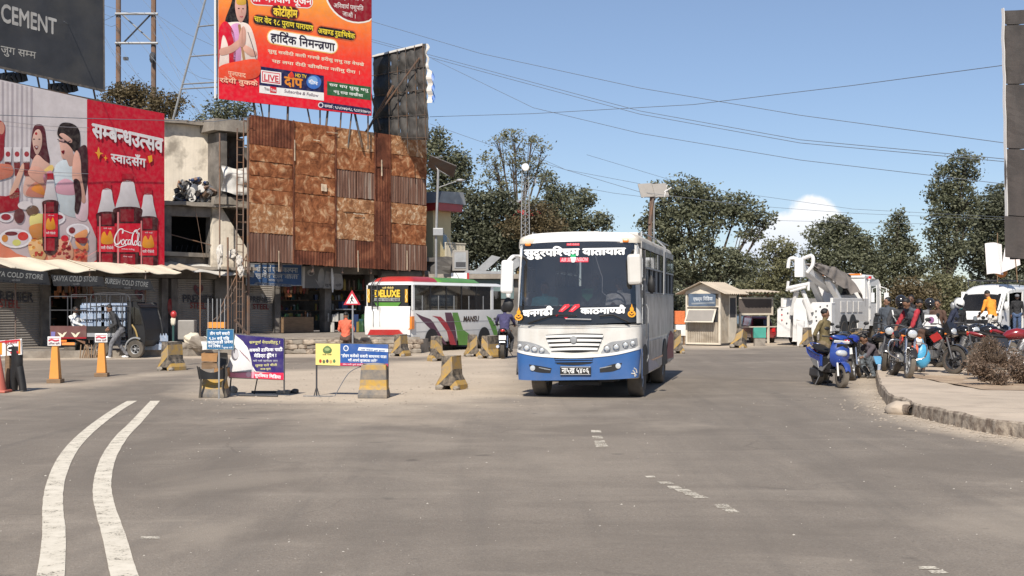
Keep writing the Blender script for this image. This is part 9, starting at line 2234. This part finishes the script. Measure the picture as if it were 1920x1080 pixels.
o=obj('green_tray',mat('tray_green',(.05,.28,.22),.6),box(-.25,.25,-.1,.1,0,.42));o.location=at(1424,54,zat(624,54)-.2);tag(o,'teal green plastic crate on a stub behind the toppled barrier','crate')
stb=obj('stub',M['concrete'],box(-.22,.22,-.12,.12,0,zat(624,54)-.2));stb.location=at(1424,54.05,0);tag(stb,'concrete stub under the teal crate','stub')
fb=thing('fruit_stall','orange mesh stall with white cloth between the blue bus and the kiosk','stall',at(1275,55.5),0)
obj('mesh_cage',M['amber'] if False else mat('orange_mesh',(.60,.16,.05),.7,var=.2,scale=12),[box(-.2,.22,0,.4,zat(608,55.5),zat(583,55.5))],fb,bevel=.02);obj('cloth',M['clean_white'],box(-.18,.25,-.03,.4,zat(630,55.5),zat(609,55.5)),fb,bevel=.02);objs('stand',M['wood'],[box(-.15,-.1,0,.3,0,zat(630,55.5)),box(.15,.2,0,.3,0,zat(630,55.5))],fb)
# ------------------------------------------------------------------ dry bushes on the pavement
def bush(label,px,d,blobs,mk,dens,seed,size=.035,clump=.12,twigs=60):
 x0=at(px,d).x;r=thing('dry_bush',label,'bush',(x0,d,KH),0,'dry bushes on the pavement');B=[];rr=random.Random(seed)
 for cx,cy,rx,ry in blobs:k=d/FOC;B.append((((cx-960)*k-x0,rr.uniform(-.1,.1),zat(cy,d)-KH),(rx*k,rx*k*.9,ry*k)))
 tw=[]
 for c,rad in B:
  for _ in range(twigs):
   dv=Vector((rr.gauss(0,1),rr.gauss(0,1),rr.gauss(.3,.8))).normalized();e=Vector(c)+Vector((dv.x*rad[0],dv.y*rad[1],dv.z*rad[2]))*rr.uniform(.8,1.25);s=Vector((c[0]*.7+rr.gauss(0,.06),c[1],max(0,c[2]-rad[2])))
   tw.append(tube([s,s.lerp(e,.5)+Vector((rr.gauss(0,.04),0,rr.gauss(0,.04))),e],.008,3,.003))
 obj('twigs',M['twig'],tw,r);leaf_obj('foliage',M[mk],B,size,dens,seed,r,.6,clump);return r
M['twig']=mat('twig',(.12,.085,.06),.9)
M['leaf_brown']=leaf_mat('leaf_brown',(.075,.050,.034),(.24,.165,.115),.15)
bush('low brown dried bush nearest the pavement centre',1840,24.6,[(1832,688,20,13),(1855,700,20,14),(1876,712,15,8)],'leaf_brown',620,51)
bush('taller twiggy dry bush before the maroon motorcycle',1850,26.2,[(1845,662,22,18),(1868,662,22,20),(1856,642,16,14),(1828,672,14,10)],'leaf_brown',170,52,.03,.10,130)
bush('dry bush at the right border below the motorcycle engine',1912,24.8,[(1906,690,16,20),(1930,700,20,22)],'leaf_brown',800,53)
bush('rounded dry bush between the twiggy bush and the right border',1885,26.6,[(1882,676,14,12),(1900,668,12,12)],'leaf_brown',320,54)
so=obj('soil_patch',mat('soil',(0.42,0.32,0.22),0.95,var=0.25,scale=1.5,col2=(0.30,0.215,0.15),mscale=2,bump=.5,bscale=10,world=True),grid(lambda u,v:(lambda p:(p.x+(p.x-9.2)*0,p.y,KH+.012+.02*noise.noise(p*2)))(Vector((8.2+4.5*u,23.2+4.6*v-1.2*u*(1-v),0))),16,10));struct(so,'bare reddish soil between the dry bushes')
# ------------------------------------------------------------------ clutter on the step before the shutters
for i,(px,py,d,s,m_,lab,nm) in enumerate(((361,636,43.8,.28,'cream_cloth','low heap of pale sacks before the right shutter','sack_heap'),(372,644,43.6,.34,'slab','broken concrete lump under the pale sacks','rubble'),(345,650,43.7,.20,'slab','small broken lump left of the sacks','rubble'),(350,620,44.2,.30,'pale_panel','grey tin box standing before the right shutter','tin_box'),(386,640,43.9,.22,'dirty_white','crumpled light sack behind the blue square sign','sack_heap'))):
 o=obj(nm,M[m_],lump((0,0,0),(s,s*.7,s*.75),i*2.2)) if nm!='tin_box' else obj(nm,M[m_],box(-.3,.25,0,.4,-.3,.35),bevel=.03)
 o.location=at(px,d,zat(py,d));tag(o,lab,nm.split('_')[0])
o=obj('kindling',M['wood'],[tube([(i*.06,0,0),(i*.06+.1*math.sin(i),.1,.42)],.02,5) for i in range(9)]);o.location=at(150,41.8,0);tag(o,'bundle of split sticks leaning behind the rear orange bollard','sticks');o['kind']='thing'
st_o=thing('gas_stand','orange and white tray stand before the shutter beside the ladder foot','stand',at(407,44.6,.3),0)
obj('tray',M['bollard_orange'],[box(-.32,.25,0,.25,zat(615,44.6)-.3,zat(604,44.6)-.3)],st_o);obj('posts',M['galv'],[tube([(x,0,-.3),(x,0,zat(560,44.6)-.3)],.015,5) for x in (-.3,-.15,0,.12,.25)],st_o)
